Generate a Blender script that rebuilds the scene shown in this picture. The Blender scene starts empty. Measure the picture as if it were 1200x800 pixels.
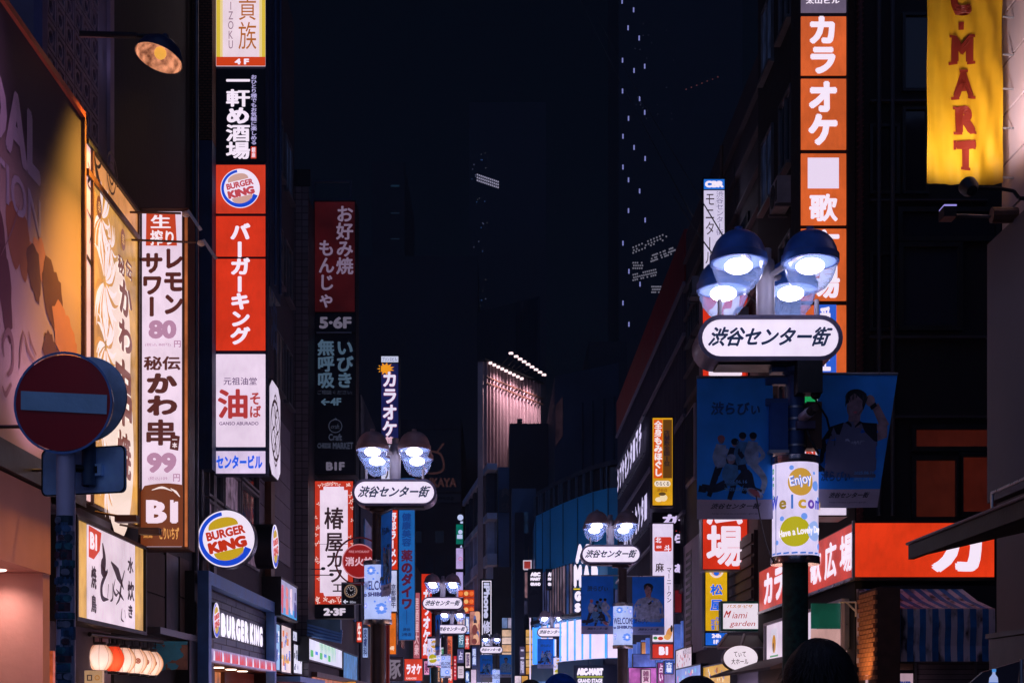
import bpy, math, random
from mathutils import Vector, Euler
S = bpy.context.scene
C = S.collection
PI = math.pi
# ------------------------------------------------------------------ camera
F = 1667.0; CX = 582.0; HY = 831.0; EYE = 1.6      # focal length and vanishing point of the street, in photo pixels
cd = bpy.data.cameras.new('camera'); cam = bpy.data.objects.new('camera', cd); C.objects.link(cam)
cd.sensor_width = 36; cd.lens = F / 1200 * 36
cd.shift_x = (600 - CX) / 1200; cd.shift_y = (HY - 400) / 1200
cd.clip_start = 0.1; cd.clip_end = 5000
cam.location = (0, 0, EYE); cam.rotation_euler = (PI / 2, 0, 0)
S.camera = cam
# ------------------------------------------------------------------ night sky
W = bpy.data.worlds.new('World'); S.world = W; W.use_nodes = True
wn = W.node_tree.nodes; wl = W.node_tree.links
bg = wn['Background']
tc = wn.new('ShaderNodeTexCoord'); sx = wn.new('ShaderNodeSeparateXYZ'); cr = wn.new('ShaderNodeValToRGB')
wl.new(tc.outputs['Generated'], sx.inputs[0]); wl.new(sx.outputs['Z'], cr.inputs[0]); wl.new(cr.outputs[0], bg.inputs[0])
cr.color_ramp.elements[0].position = 0.0; cr.color_ramp.elements[0].color = (0.0008, 0.0017, 0.0044, 1)
cr.color_ramp.elements[1].position = 0.8; cr.color_ramp.elements[1].color = (0.0005, 0.0013, 0.0036, 1)
bg.inputs[1].default_value = 1.0
S.view_settings.view_transform = 'Standard'; S.view_settings.look = 'None'
S.view_settings.exposure = 0.0; S.view_settings.gamma = 1.0
sl = bpy.data.lights.new('night_sky_glow', 'SUN'); sl.energy = 0.40; sl.angle = math.radians(120); sl.color = (0.30, 0.44, 1.0)   # the lit district behind the viewer
so = bpy.data.objects.new('night_sky_glow', sl); C.objects.link(so); so.rotation_euler = (math.radians(58), 0, math.radians(-12))
S.cycles.use_denoising = True
S.cycles.sample_clamp_indirect = 3.0
S.cycles.max_bounces = 6
S.cycles.transparent_max_bounces = 16
# ------------------------------------------------------------------ colour and materials
def lin(c):
    return tuple(((v / 255) / 12.92 if v / 255 <= 0.04045 else ((v / 255 + 0.055) / 1.055) ** 2.4) for v in c)
MC = {}
def _new(key):
    m = bpy.data.materials.new(key); m.use_nodes = True
    return m, m.node_tree.nodes, m.node_tree.links, m.node_tree.nodes['Principled BSDF']
def _noise(n, l, scale, detail=4, src='Object', vec=(1, 1, 1)):
    t = n.new('ShaderNodeTexCoord'); mp = n.new('ShaderNodeMapping'); mp.inputs['Scale'].default_value = vec
    z = n.new('ShaderNodeTexNoise'); z.inputs['Scale'].default_value = scale; z.inputs['Detail'].default_value = detail
    l.new(t.outputs[src], mp.inputs[0]); l.new(mp.outputs[0], z.inputs['Vector'])
    return z
def _ramp(n, l, fac, c0, c1, p0=0.3, p1=0.7):
    r = n.new('ShaderNodeValToRGB'); l.new(fac, r.inputs[0])
    r.color_ramp.elements[0].position = p0; r.color_ramp.elements[0].color = (*c0, 1)
    r.color_ramp.elements[1].position = p1; r.color_ramp.elements[1].color = (*c1, 1)
    return r
def lit(c, s=1.0, var=0.10, light=True, scale=1.3, vec=(1, 1, 1)):
    """a face lit from behind, shown in the colour c (sRGB 0..255); the film varies a little with its tubes and dirt"""
    key = f'lit{c}{s}{var}{light}{scale}{vec}'
    if key in MC: return MC[key]
    m, n, l, p = _new('backlit_film')
    e = lin(c)
    p.inputs['Base Color'].default_value = (*[0.25 * v + 0.01 for v in e], 1); p.inputs['Roughness'].default_value = 0.35
    if var:
        z = _noise(n, l, scale, 3, vec=vec)
        r = _ramp(n, l, z.outputs['Fac'], tuple(v * (1 - 2.4 * min(var, .35)) for v in e), tuple(min(1.25, v * (1 + 0.9 * var)) for v in e), 0.3, 0.68)
        g = _noise(n, l, 14, 6, vec=(1, 1, .45)); gr_ = _ramp(n, l, g.outputs['Fac'], (1 - .9 * min(var, .2),) * 3, (1, 1, 1), .32, .55)   # grime
        mm = n.new('ShaderNodeMix'); mm.data_type = 'RGBA'; mm.blend_type = 'MULTIPLY'; mm.inputs[0].default_value = 1
        l.new(r.outputs[0], mm.inputs[6]); l.new(gr_.outputs[0], mm.inputs[7])
        l.new(mm.outputs[2], p.inputs['Emission Color'])
    else:
        p.inputs['Emission Color'].default_value = (*e, 1)
    p.inputs['Emission Strength'].default_value = s
    if not light: m.cycles.emission_sampling = 'NONE'
    MC[key] = m; return m
def ink(c, s=1.0): return lit(c, s, 0, False)
def matte(c, rough=0.75, var=0.25, scale=3.0, bump=0.15, metal=0.0, vec=(1, 1, 1), spec=0.4):
    """c linear base colour"""
    key = f'mat{c}{rough}{var}{scale}{bump}{metal}{vec}'
    if key in MC: return MC[key]
    m, n, l, p = _new('painted_surface')
    z = _noise(n, l, scale, 6, vec=vec)
    r = _ramp(n, l, z.outputs['Fac'], tuple(v * (1 - var) for v in c), tuple(v * (1 + var) for v in c))
    l.new(r.outputs[0], p.inputs['Base Color'])
    rr = n.new('ShaderNodeMapRange'); l.new(z.outputs['Fac'], rr.inputs[0]); rr.inputs[3].default_value = max(0.05, rough - 0.12); rr.inputs[4].default_value = min(1, rough + 0.12)
    l.new(rr.outputs[0], p.inputs['Roughness'])
    p.inputs['Metallic'].default_value = metal; p.inputs['Specular IOR Level'].default_value = spec
    if bump:
        z2 = _noise(n, l, scale * 9, 4); b = n.new('ShaderNodeBump'); b.inputs['Strength'].default_value = bump; b.inputs['Distance'].default_value = 0.02
        l.new(z2.outputs['Fac'], b.inputs['Height']); l.new(b.outputs[0], p.inputs['Normal'])
    MC[key] = m; return m
def flat(c, rough=0.6):
    """printed ink or cloth, linear base colour"""
    return matte(c, rough, 0.06, 5.0, 0.0)
def tiles(c, mortar, w, h, rough=0.4, off=0.0, axis='XZ', mort=0.012):
    key = f'tile{c}{w}{h}{axis}{off}'
    if key in MC: return MC[key]
    m, n, l, p = _new('tiled_wall')
    t = n.new('ShaderNodeTexCoord'); s = n.new('ShaderNodeSeparateXYZ'); cb = n.new('ShaderNodeCombineXYZ')
    l.new(t.outputs['Object'], s.inputs[0]); l.new(s.outputs[axis[0]], cb.inputs[0]); l.new(s.outputs[axis[1]], cb.inputs[1])
    b = n.new('ShaderNodeTexBrick'); l.new(cb.outputs[0], b.inputs['Vector'])
    b.inputs['Scale'].default_value = 1; b.inputs['Brick Width'].default_value = w; b.inputs['Row Height'].default_value = h
    b.inputs['Mortar Size'].default_value = mort; b.offset = off
    b.inputs['Color1'].default_value = (*c, 1); b.inputs['Color2'].default_value = (*[v * 0.7 for v in c], 1); b.inputs['Mortar'].default_value = (*mortar, 1)
    l.new(b.outputs['Color'], p.inputs['Base Color']); p.inputs['Roughness'].default_value = rough
    bp = n.new('ShaderNodeBump'); bp.invert = True; bp.inputs['Strength'].default_value = 0.6; bp.inputs['Distance'].default_value = 0.02
    l.new(b.outputs['Fac'], bp.inputs['Height']); l.new(bp.outputs[0], p.inputs['Normal'])
    MC[key] = m; return m
def glass_mat():
    if 'glass' in MC: return MC['glass']
    m, n, l, p = _new('clear_glass')
    n.remove(p); out = n['Material Output']
    tr = n.new('ShaderNodeBsdfTransparent'); tr.inputs[0].default_value = (0.86, 0.92, 1, 1)
    gl = n.new('ShaderNodeBsdfGlossy'); gl.inputs['Roughness'].default_value = 0.12
    df = n.new('ShaderNodeBsdfTranslucent'); df.inputs[0].default_value = (0.30, 0.50, 1, 1)
    lw = n.new('ShaderNodeLayerWeight'); lw.inputs[0].default_value = 0.22
    m1 = n.new('ShaderNodeMixShader'); m2 = n.new('ShaderNodeMixShader'); m2.inputs[0].default_value = 0.10
    l.new(lw.outputs['Facing'], m1.inputs[0]); l.new(tr.outputs[0], m1.inputs[1]); l.new(gl.outputs[0], m1.inputs[2])
    l.new(m1.outputs[0], m2.inputs[1]); l.new(df.outputs[0], m2.inputs[2]); l.new(m2.outputs[0], out.inputs[0])
    MC['glass'] = m; return m
def window_glass(c=(0.01, 0.014, 0.022)):
    key = f'wg{c}'
    if key in MC: return MC[key]
    m, n, l, p = _new('dark_window_glass')
    p.inputs['Base Color'].default_value = (*c, 1); p.inputs['Roughness'].default_value = 0.08; p.inputs['Specular IOR Level'].default_value = 0.8
    z = _noise(n, l, 1.2, 2); b = n.new('ShaderNodeBump'); b.inputs['Strength'].default_value = 0.12; b.inputs['Distance'].default_value = 0.05
    l.new(z.outputs['Fac'], b.inputs['Height']); l.new(b.outputs[0], p.inputs['Normal'])
    MC[key] = m; return m
# ------------------------------------------------------------------ frames: a flat (or rolled) surface with across, up and outward
class Fr:
    def __init__(s, o, u):
        s.o = Vector((o[0], o[1], 0)); s.u = Vector((u[0], u[1], 0)).normalized(); s.n = Vector((s.u.y, -s.u.x, 0))
    def pt(s, a, b, c=0.0): return s.o + s.u * a + s.n * c + Vector((0, 0, b))
    def a(s, px):
        d = (px - CX) / F                                  # ray (d*Y, Y): o.n == ray.n
        Y = s.o.dot(s.n) / (d * s.n.x + s.n.y)
        return (Vector((d * Y, Y, 0)) - s.o).dot(s.u)
    def Y(s, px):
        d = (px - CX) / F
        return s.o.dot(s.n) / (d * s.n.x + s.n.y)
    def z(s, px, py): return EYE + (HY - py) * s.Y(px) / F
    def rect(s, x0, x1, y0, y1):
        m = (x0 + x1) / 2
        return (s.a(x0), s.a(x1), s.z(m, y1), s.z(m, y0))
def front(Y): return Fr((0, Y), (1, 0))
def left(x): return Fr((x, 0), (0, 1))
def right(x): return Fr((x, 0), (0, -1))
def two(p0, p1): return Fr(p0, (p1[0] - p0[0], p1[1] - p0[1]))
class Cyl:
    def __init__(s, o, R, mid=0.0): s.o = Vector(o); s.R = R; s.mid = mid
    def pt(s, a, b, c=0.0):
        t = a / s.R + s.mid; r = s.R + c
        return Vector((s.o.x + r * math.sin(t), s.o.y - r * math.cos(t), b))
def X(px, Y): return (px - CX) * Y / F
def Z(py, Y): return EYE + (HY - py) * Y / F
GC = {}
def glyph(s):
    if s in GC: return GC[s]
    c = bpy.data.curves.new('t', 'FONT'); c.body = s; c.resolution_u = 3
    o = bpy.data.objects.new('t', c); me = bpy.data.meshes.new_from_object(o)
    v = [(q.co.x, q.co.y) for q in me.vertices]; f = [tuple(p.vertices) for p in me.polygons]
    bpy.data.objects.remove(o); bpy.data.curves.remove(c); bpy.data.meshes.remove(me)
    GC[s] = (v, f); return GC[s]
# ------------------------------------------------------------------ mesh building
LOC = {}
class MB:
    def __init__(s): s.v = []; s.f = []; s.m = []; s.mats = []
    def add(s, vs, fs, mat):
        if mat not in s.mats: s.mats.append(mat)
        k = s.mats.index(mat); b = len(s.v)
        s.v += [tuple(q) for q in vs]; s.f += [tuple(i + b for i in f) for f in fs]; s.m += [k] * len(fs); return s
    def hexa(s, p, mat):   # p: 8 points, bottom 4 then top 4, counter-clockwise
        return s.add(p, [(3, 2, 1, 0), (4, 5, 6, 7), (0, 1, 5, 4), (1, 2, 6, 5), (2, 3, 7, 6), (3, 0, 4, 7)], mat)
    def box(s, x0, x1, y0, y1, z0, z1, mat):
        return s.hexa([(x0, y0, z0), (x1, y0, z0), (x1, y1, z0), (x0, y1, z0), (x0, y0, z1), (x1, y0, z1), (x1, y1, z1), (x0, y1, z1)], mat)
    def fbox(s, fr, a0, a1, b0, b1, c0, c1, mat):
        P = fr.pt
        return s.hexa([P(a0, b0, c1), P(a1, b0, c1), P(a1, b0, c0), P(a0, b0, c0), P(a0, b1, c1), P(a1, b1, c1), P(a1, b1, c0), P(a0, b1, c0)], mat)
    def frame(s, fr, a0, a1, b0, b1, w, c0, c1, mat):
        s.fbox(fr, a0, a0 + w, b0, b1, c0, c1, mat); s.fbox(fr, a1 - w, a1, b0, b1, c0, c1, mat)
        s.fbox(fr, a0 + w, a1 - w, b0, b0 + w, c0, c1, mat); s.fbox(fr, a0 + w, a1 - w, b1 - w, b1, c0, c1, mat); return s
    def fpoly(s, fr, pts, c, mat):
        return s.add([fr.pt(a, b, c) for a, b in pts], [tuple(range(len(pts)))], mat)
    def fprism(s, fr, pts, c0, c1, mat):
        n = len(pts)
        return s.add([fr.pt(a, b, c1) for a, b in pts] + [fr.pt(a, b, c0) for a, b in pts],
                     [tuple(range(n)), tuple(range(2 * n - 1, n - 1, -1))] + [(i + n, (i + 1) % n + n, (i + 1) % n, i) for i in range(n)], mat)
    def disc(s, fr, a, b, rx, ry, c, mat, n=28, t0=0.0, t1=2 * PI, rot=0.0):
        full = abs(t1 - t0 - 2 * PI) < 1e-6; k = n if full else n + 1
        if isinstance(fr, Cyl) and rx > 0.03:          # follow the curve of the drum
            for i in range(14):
                q0 = PI - PI * i / 14; q1 = PI - PI * (i + 1) / 14
                s.fpoly(fr, [(a + rx * math.cos(q0), b - ry * math.sin(q0)), (a + rx * math.cos(q1), b - ry * math.sin(q1)), (a + rx * math.cos(q1), b + ry * math.sin(q1)), (a + rx * math.cos(q0), b + ry * math.sin(q0))], c, mat)
            return s
        pts = []
        for i in range(k):
            t = t0 + (t1 - t0) * i / n; x = rx * math.cos(t); y = ry * math.sin(t)
            pts.append((a + x * math.cos(rot) - y * math.sin(rot), b + x * math.sin(rot) + y * math.cos(rot)))
        return s.fpoly(fr, pts, c, mat)
    def arc(s, fr, a, b, r0, r1, c, mat, t0=0.0, t1=2 * PI, n=32, d=0.0, r2=None):
        """flat ring or crescent; r2: inner radius at the far end"""
        for i in range(n):
            ta = t0 + (t1 - t0) * i / n; tb = t0 + (t1 - t0) * (i + 1) / n
            ra = r0 + ((r2 - r0) * i / n if r2 is not None else 0); rb = r0 + ((r2 - r0) * (i + 1) / n if r2 is not None else 0)
            q = [(a + r * math.cos(t), b + r * math.sin(t)) for r, t in ((ra, ta), (r1, ta), (r1, tb), (rb, tb))]
            if t1 < t0: q.reverse()
            s.fprism(fr, q, c - d, c, mat) if d else s.fpoly(fr, q, c, mat)
        return s
    def stroke(s, fr, pts, w, c, mat, d=0.0):
        """a brushed line through pts; w is the width or (start, middle, end)"""
        if 3 <= len(pts) <= 9:                          # smooth the line
            P = [Vector(p) for p in pts]; P = [P[0] * 2 - P[1]] + P + [P[-1] * 2 - P[-2]]; o = []
            for i in range(1, len(P) - 2):
                for k in range(5):
                    t = k / 5; o.append(0.5 * (2 * P[i] + (P[i + 1] - P[i - 1]) * t + (2 * P[i - 1] - 5 * P[i] + 4 * P[i + 1] - P[i + 2]) * t * t + (3 * P[i] - P[i - 1] - 3 * P[i + 1] + P[i + 2]) * t ** 3))
            pts = [(p.x, p.y) for p in o] + [tuple(pts[-1])]
        n = len(pts)
        if not isinstance(w, tuple): w = (w, w, w)
        L = []; R = []
        for i, (x, y) in enumerate(pts):
            x0, y0 = pts[max(0, i - 1)]; x1, y1 = pts[min(n - 1, i + 1)]
            dx, dy = x1 - x0, y1 - y0; q = math.hypot(dx, dy) or 1; t = i / (n - 1)
            ww = (w[0] * (1 - 2 * t) + w[1] * 2 * t if t < 0.5 else w[1] * (2 - 2 * t) + w[2] * (2 * t - 1)) / 2
            L.append((x - dy / q * ww, y + dx / q * ww)); R.append((x + dy / q * ww, y - dx / q * ww))
        vs = [fr.pt(x, y, c) for x, y in L] + [fr.pt(x, y, c) for x, y in R]
        return s.add(vs, [(i, i + n, i + n + 1, i + 1) for i in range(n - 1)], mat)
    def tube(s, p, q, r, mat, n=10, r2=None):
        p = Vector(p); q = Vector(q); d = (q - p).normalized(); r2 = r if r2 is None else r2
        x = d.orthogonal().normalized(); y = d.cross(x)
        vs = [p + (x * math.cos(2 * PI * i / n) + y * math.sin(2 * PI * i / n)) * r for i in range(n)] + [q + (x * math.cos(2 * PI * i / n) + y * math.sin(2 * PI * i / n)) * r2 for i in range(n)]
        return s.add(vs, [(i, (i + 1) % n, n + (i + 1) % n, n + i) for i in range(n)] + [tuple(range(n - 1, -1, -1)), tuple(range(n, 2 * n))], mat)
    def path(s, pts, r, mat, n=6):
        for a, b in zip(pts, pts[1:]): s.tube(a, b, r, mat, n)
        return s
    def lathe(s, c, prof, mat, n=32, axis=None):
        """prof: (radius, height) pairs about the vertical through c (or a tilted axis)"""
        c = Vector(c); ax = Vector(axis).normalized() if axis else Vector((0, 0, 1))
        x = ax.orthogonal().normalized(); y = ax.cross(x); k = len(prof); vs = []
        for r, h in prof:
            for i in range(n): vs.append(c + ax * h + (x * math.cos(2 * PI * i / n) + y * math.sin(2 * PI * i / n)) * r)
        return s.add(vs, [(j * n + i, j * n + (i + 1) % n, (j + 1) * n + (i + 1) % n, (j + 1) * n + i) for j in range(k - 1) for i in range(n)], mat)
    def ell(s, c, r, mat, n=16, m=10):
        c = Vector(c); vs = []
        for j in range(m + 1):
            t = PI * j / m
            for i in range(n): vs.append(c + Vector((r[0] * math.sin(t) * math.cos(2 * PI * i / n), r[1] * math.sin(t) * math.sin(2 * PI * i / n), -r[2] * math.cos(t))))
        return s.add(vs, [(j * n + i, j * n + (i + 1) % n, (j + 1) * n + (i + 1) % n, (j + 1) * n + i) for j in range(m) for i in range(n)], mat)
    def text(s, fr, t, R, mat, bold=0.0, c=0.004, vert=False, rot=0.0, shear=0.0, squeeze=1.0):
        """lettering that fills the rectangle R = (a0, a1, b0, b1); vert: one cell per character, top to bottom"""
        a0, a1, b0, b1 = R; w = a1 - a0; h = b1 - b0; jobs = []
        if vert:
            n = len(t); ch = h / n
            for i, q in enumerate(t):
                if q == ' ': continue
                v, f = glyph(q)
                if not v: continue
                ca = (a0 + a1) / 2; cb = b1 - ch * (i + 0.5)
                if q in 'ー-~': pts = [(-(y - 0.36), -(x - 0.5)) for x, y in v]
                else:
                    x0 = min(p[0] for p in v); x1 = max(p[0] for p in v)
                    mx = 0.5 if ord(q) > 0x2000 else (x0 + x1) / 2
                    pts = [(x - mx, y - 0.36) for x, y in v]
                em = 1.02 if ord(q) > 0x2000 else 1.2
                jobs.append(([(ca + x * w * em, cb + y * ch * em * squeeze) for x, y in pts], f, w, ch))
        else:
            v, f = glyph(t)
            if not v: return s
            v = [(x + y * shear, y) for x, y in v]
            x0 = min(p[0] for p in v); x1 = max(p[0] for p in v); y0 = min(p[1] for p in v); y1 = max(p[1] for p in v)
            kx = w / (x1 - x0 + 2 * bold); ky = h / (y1 - y0 + 2 * bold)
            ca = (a0 + a1) / 2; cb = (b0 + b1) / 2; cs, sn = math.cos(rot), math.sin(rot); o = []
            for x, y in v:
                x = (x - (x0 + x1) / 2) * kx; y = (y - (y0 + y1) / 2) * ky
                o.append((ca + x * cs - y * sn, cb + x * sn + y * cs))
            jobs.append((o, f, kx, ky))
        offs = [(0, 0)] + ([(math.cos(k * PI / 4 + 0.39), math.sin(k * PI / 4 + 0.39)) for k in range(8)] if bold else [])
        chars = [q for q in t if q != ' '] if vert else [t] * len(jobs); full = bold
        for (o, f, kx, ky), tq in zip(jobs, chars):
            mo_ = max(ord(q) for q in tq); bold = min(full, 0.034 if mo_ > 0x4dff and mo_ < 0xa000 else 0.062) if mo_ > 0x2000 else full
            for k, (ox, oy) in enumerate(offs):
                s.add([fr.pt(x + ox * bold * kx, y + oy * bold * ky, c + k * 0.0006) for x, y in o], f, mat)
        return s
    def build(s, name, parent=None, smooth=False, label=None, kind=None, loc=None):
        base = LOC[parent.name] if parent is not None else Vector(loc or (0, 0, 0))
        me = bpy.data.meshes.new(name)
        me.from_pydata([tuple(Vector(q) - base) for q in s.v], [], s.f); me.update()
        for m in s.mats: me.materials.append(m)
        me.polygons.foreach_set('material_index', s.m)
        if smooth:
            me.polygons.foreach_set('use_smooth', [True] * len(me.polygons))
            try: me.set_sharp_from_angle(angle=math.radians(40))
            except Exception: pass
        o = bpy.data.objects.new(name, me); C.objects.link(o)
        if parent is not None: o.parent = parent; LOC[o.name] = base
        else: o.location = base; LOC[o.name] = base
        if label: o['label'] = label
        if kind: o['kind'] = kind
        return o
def tag(o, label, cat, group=None):
    o['label'] = label; o['category'] = cat
    if group: o['group'] = group
    return o
def thing(name, loc, label, cat, group=None):
    o = bpy.data.objects.new(name, None); C.objects.link(o); o.location = loc; o.empty_display_size = 0.3
    LOC[o.name] = Vector(loc); return tag(o, label, cat, group)
def copy_tree(o, parent=None):
    c = o.copy(); C.objects.link(c)
    if parent is not None: c.parent = parent
    for ch in list(o.children): copy_tree(ch, c)
    return c
def piece(name, me, parent, loc, scale=None):
    o = bpy.data.objects.new(name, me); C.objects.link(o); o.parent = parent; o.location = Vector(loc) - LOC[parent.name]
    if scale: o.scale = scale
    return o
def spot(name, loc, target, energy, color, size, blend=0.6, rad=0.06, parent=None):
    l = bpy.data.lights.new(name, 'SPOT'); l.energy = energy; l.color = color; l.spot_size = size; l.spot_blend = blend; l.shadow_soft_size = rad
    o = bpy.data.objects.new(name, l); C.objects.link(o); o.location = loc
    o.rotation_euler = (Vector(target) - Vector(loc)).to_track_quat('-Z', 'Y').to_euler(); return o
def point(name, loc, energy, color, rad=0.08):
    l = bpy.data.lights.new(name, 'POINT'); l.energy = energy; l.color = color; l.shadow_soft_size = rad
    o = bpy.data.objects.new(name, l); C.objects.link(o); o.location = loc; return o
rnd = random.Random(7)
WHITE = (243, 226, 250)
RED = (226, 52, 22)
# common materials
black_metal = matte((0.012, 0.013, 0.018), 0.45, 0.3, 4, 0.1)
grey_metal = matte((0.16, 0.16, 0.18), 0.4, 0.2, 4, 0.1, 0.6)
steel = matte((0.42, 0.43, 0.47), 0.3, 0.15, 5, 0.05, 0.8)
dark_wall = matte((0.011, 0.012, 0.018), 0.8, 0.4, 0.9, 0.3)
navy_wall = matte((0.020, 0.030, 0.052), 0.75, 0.35, 0.7, 0.3)
brown_wall = matte((0.055, 0.038, 0.040), 0.8, 0.3, 0.8, 0.3)
brown_metal = matte((0.10, 0.045, 0.03), 0.45, 0.3, 4, 0.1)
purple_plaster = matte((0.16, 0.14, 0.22), 0.85, 0.25, 1.3, 0.4)
# ================================================================== THE SETTING
MB().box(-400, 400, -30, 1500, -1.0, -0.02, matte((0.05, 0.05, 0.055), 0.85, 0.3, 2, 0.3)).build('ground', kind='structure')
MB().box(-3.3, 4.2, -20, 300, -0.02, 0.0, matte((0.05, 0.05, 0.055), 0.6, 0.35, 2.5, 0.5)).build('road', kind='structure')
slab = tiles((0.14, 0.13, 0.14), (0.04, 0.04, 0.04), 0.6, 0.3, 0.7, 0.5, 'XY')
MB().box(-6.0, -3.45, -20, 300, -0.02, 0.12, slab).build('pavement_left', kind='structure')
MB().box(4.35, 6.0, -20, 300, -0.02, 0.12, slab).build('pavement_right', kind='structure')
MB().box(-3.45, -3.3, -20, 300, -0.02, 0.125, matte((0.25, 0.25, 0.26), 0.8, 0.2, 4)).build('kerb_left', kind='structure')
MB().box(4.2, 4.35, -20, 300, -0.02, 0.125, matte((0.25, 0.25, 0.26), 0.8, 0.2, 4)).build('kerb_right', kind='structure')
# ------------------------------------------------------------------ helpers for signs
def lit_face(par, fr, R, mat, name='panel', c=0.0, d=0.03, label=None):
    mb = MB(); mb.fbox(fr, R[0], R[1], R[2], R[3], c - d, c, mat); return mb.build(name, par, label=label)
def sign(name, fr, px, segs, label, cat='sign', depth=0.35, fm=black_metal, edge=1.0, group=None, gap=0.012, sidemat=None):
    """a box sign; px = (x0, x1); segs = [(y0, y1, panel material)], photo pixels, top to bottom. Returns (thing, list of rects)"""
    y0 = segs[0][0]; y1 = segs[-1][1]
    R = fr.rect(px[0], px[1], y0, y1)
    k = abs(fr.a(px[0] + 1) - fr.a(px[0])) * edge
    mid = fr.pt((R[0] + R[1]) / 2, 0, -depth / 2)
    t = thing(name, (mid.x, mid.y, R[2]), label, cat, group)
    h = MB(); h.fbox(fr, R[0] - k, R[1] + k, R[2] - k, R[3] + k, -depth, -0.035, sidemat or fm)
    h.build('housing', t)
    f = MB(); f.frame(fr, R[0] - k, R[1] + k, R[2] - k, R[3] + k, k * 0.98, -0.034, 0.012, fm); f.build('frame', t)
    rs = []
    for (a, b, m) in segs:
        r = fr.rect(px[0], px[1], a, b)
        r = (R[0] + gap, R[1] - gap, r[2] + gap * 1.2, r[3] - gap * 1.2)
        lit_face(t, fr, r, m, 'panel'); rs.append(r)
    return t, rs
def words(t, fr, items, name='lettering'):
    """items: (text, px x0, x1, y0, y1, material, bold, vertical, extra dict) drawn on one part each"""
    for it in items:
        s, x0, x1, y0, y1, m, b = it[:7]; v = it[7] if len(it) > 7 else False; ex = it[8] if len(it) > 8 else {}
        mb = MB(); mb.text(fr, s, fr.rect(x0, x1, y0, y1), m, b, vert=v, **ex); mb.build(name, t)
def bracket(t, fr, a, bs, wall_c, r=0.03, mat=black_metal):
    pass
def bk_logo(mb, fr, a, b, R, c, dim=False):
    """round burger badge: buns, tilted two-line name, blue crescent"""
    w = ink((240, 226, 246)); bl = ink((24, 70, 205)); y = ink((196, 158, 34) if not dim else (205, 160, 150)); r = ink((190, 48, 24) if not dim else (190, 70, 80))
    th = math.radians(13)
    mb.disc(fr, a, b, R * 0.97, R * 0.97, c, w, 48)
    mb.arc(fr, a, b, R * 0.80, R * 0.93, c + 0.003, bl, math.radians(100), math.radians(185), 20, r2=R * 0.80)
    mb.arc(fr, a, b, R * 0.80, R * 0.93, c + 0.003, bl, math.radians(185), math.radians(338), 36, r2=R * 0.70)
    def seg(sgn):
        pts = []
        for i in range(19):
            q = i / 18 * PI; x = 0.52 * R * math.cos(q); yv = sgn * (0.40 * R + 0.34 * R * math.sin(q) ** 0.8)
            pts.append((a + x * math.cos(th) - yv * math.sin(th), b + x * math.sin(th) + yv * math.cos(th)))
        if sgn < 0: pts.reverse()
        mb.fpoly(fr, pts, c + 0.003, y)
    seg(1); seg(-1)
    hl = [(a + R * (0.30 + 0.14 * math.cos(q)), b + R * (0.60 + 0.16 * math.sin(q))) for q in [1.9 - 0.25 * i for i in range(7)]]
    mb.stroke(fr, hl, R * 0.035, c + 0.005, w)
    mb.text(fr, 'BURGER', (a - R * 0.69 , a + R * 0.66, b + R * 0.05, b + R * 0.36), r, 0.05, c + 0.006, rot=th)
    mb.text(fr, 'KING', (a - R * 0.62, a + R * 0.72, b - R * 0.40, b + R * 0.0), r, 0.08, c + 0.006, rot=th)
# ================================================================== LAMP POSTS WITH ROUNDED STREET SIGNS
def cloth(c):
    key = f'cloth{c}'
    if key in MC: return MC[key]
    m, n, l, p = _new('banner_cloth')
    z = _noise(n, l, 2.5, 4); r = _ramp(n, l, z.outputs['Fac'], tuple(v * 0.85 for v in c), tuple(v * 1.1 for v in c))
    l.new(r.outputs[0], p.inputs['Base Color']); p.inputs['Roughness'].default_value = 0.55
    tl = n.new('ShaderNodeBsdfTranslucent'); l.new(r.outputs[0], tl.inputs[0])
    mx = n.new('ShaderNodeMixShader'); mx.inputs[0].default_value = 0.55
    l.new(p.outputs[0], mx.inputs[1]); l.new(tl.outputs[0], mx.inputs[2]); l.new(mx.outputs[0], n['Material Output'].inputs[0])
    MC[key] = m; return m
SHIBUYA = '渋谷センター街'
def stadium(a, b, w, h, n=12):
    r = h / 2; pts = []
    for i in range(n + 1):
        t = -PI / 2 + PI * i / n; pts.append((a + w / 2 - r + r * math.cos(t), b + r * math.sin(t)))
    for i in range(n + 1):
        t = PI / 2 + PI * i / n; pts.append((a - w / 2 + r + r * math.cos(t), b + r * math.sin(t)))
    return pts
bulb_mat = lit((255, 236, 255), 13, 0, True)
dome_mat = matte((0.40, 0.28, 0.31), 0.38, 0.25, 5, 0.08, 0.2)
dome_blue = matte((0.05, 0.16, 0.55), 0.35, 0.25, 5, 0.05, 0.2)
post_mat = matte((0.075, 0.055, 0.06), 0.4, 0.25, 4, 0.1, 0.3)
post_blue = matte((0.04, 0.09, 0.24), 0.42, 0.35, 3, 0.1, 0.2)
post_green = matte((0.012, 0.075, 0.055), 0.5, 0.6, 14, 0.8)
sign_grey = matte((0.17, 0.15, 0.24), 0.4, 0.15, 5, 0.05, 0.3)
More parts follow.
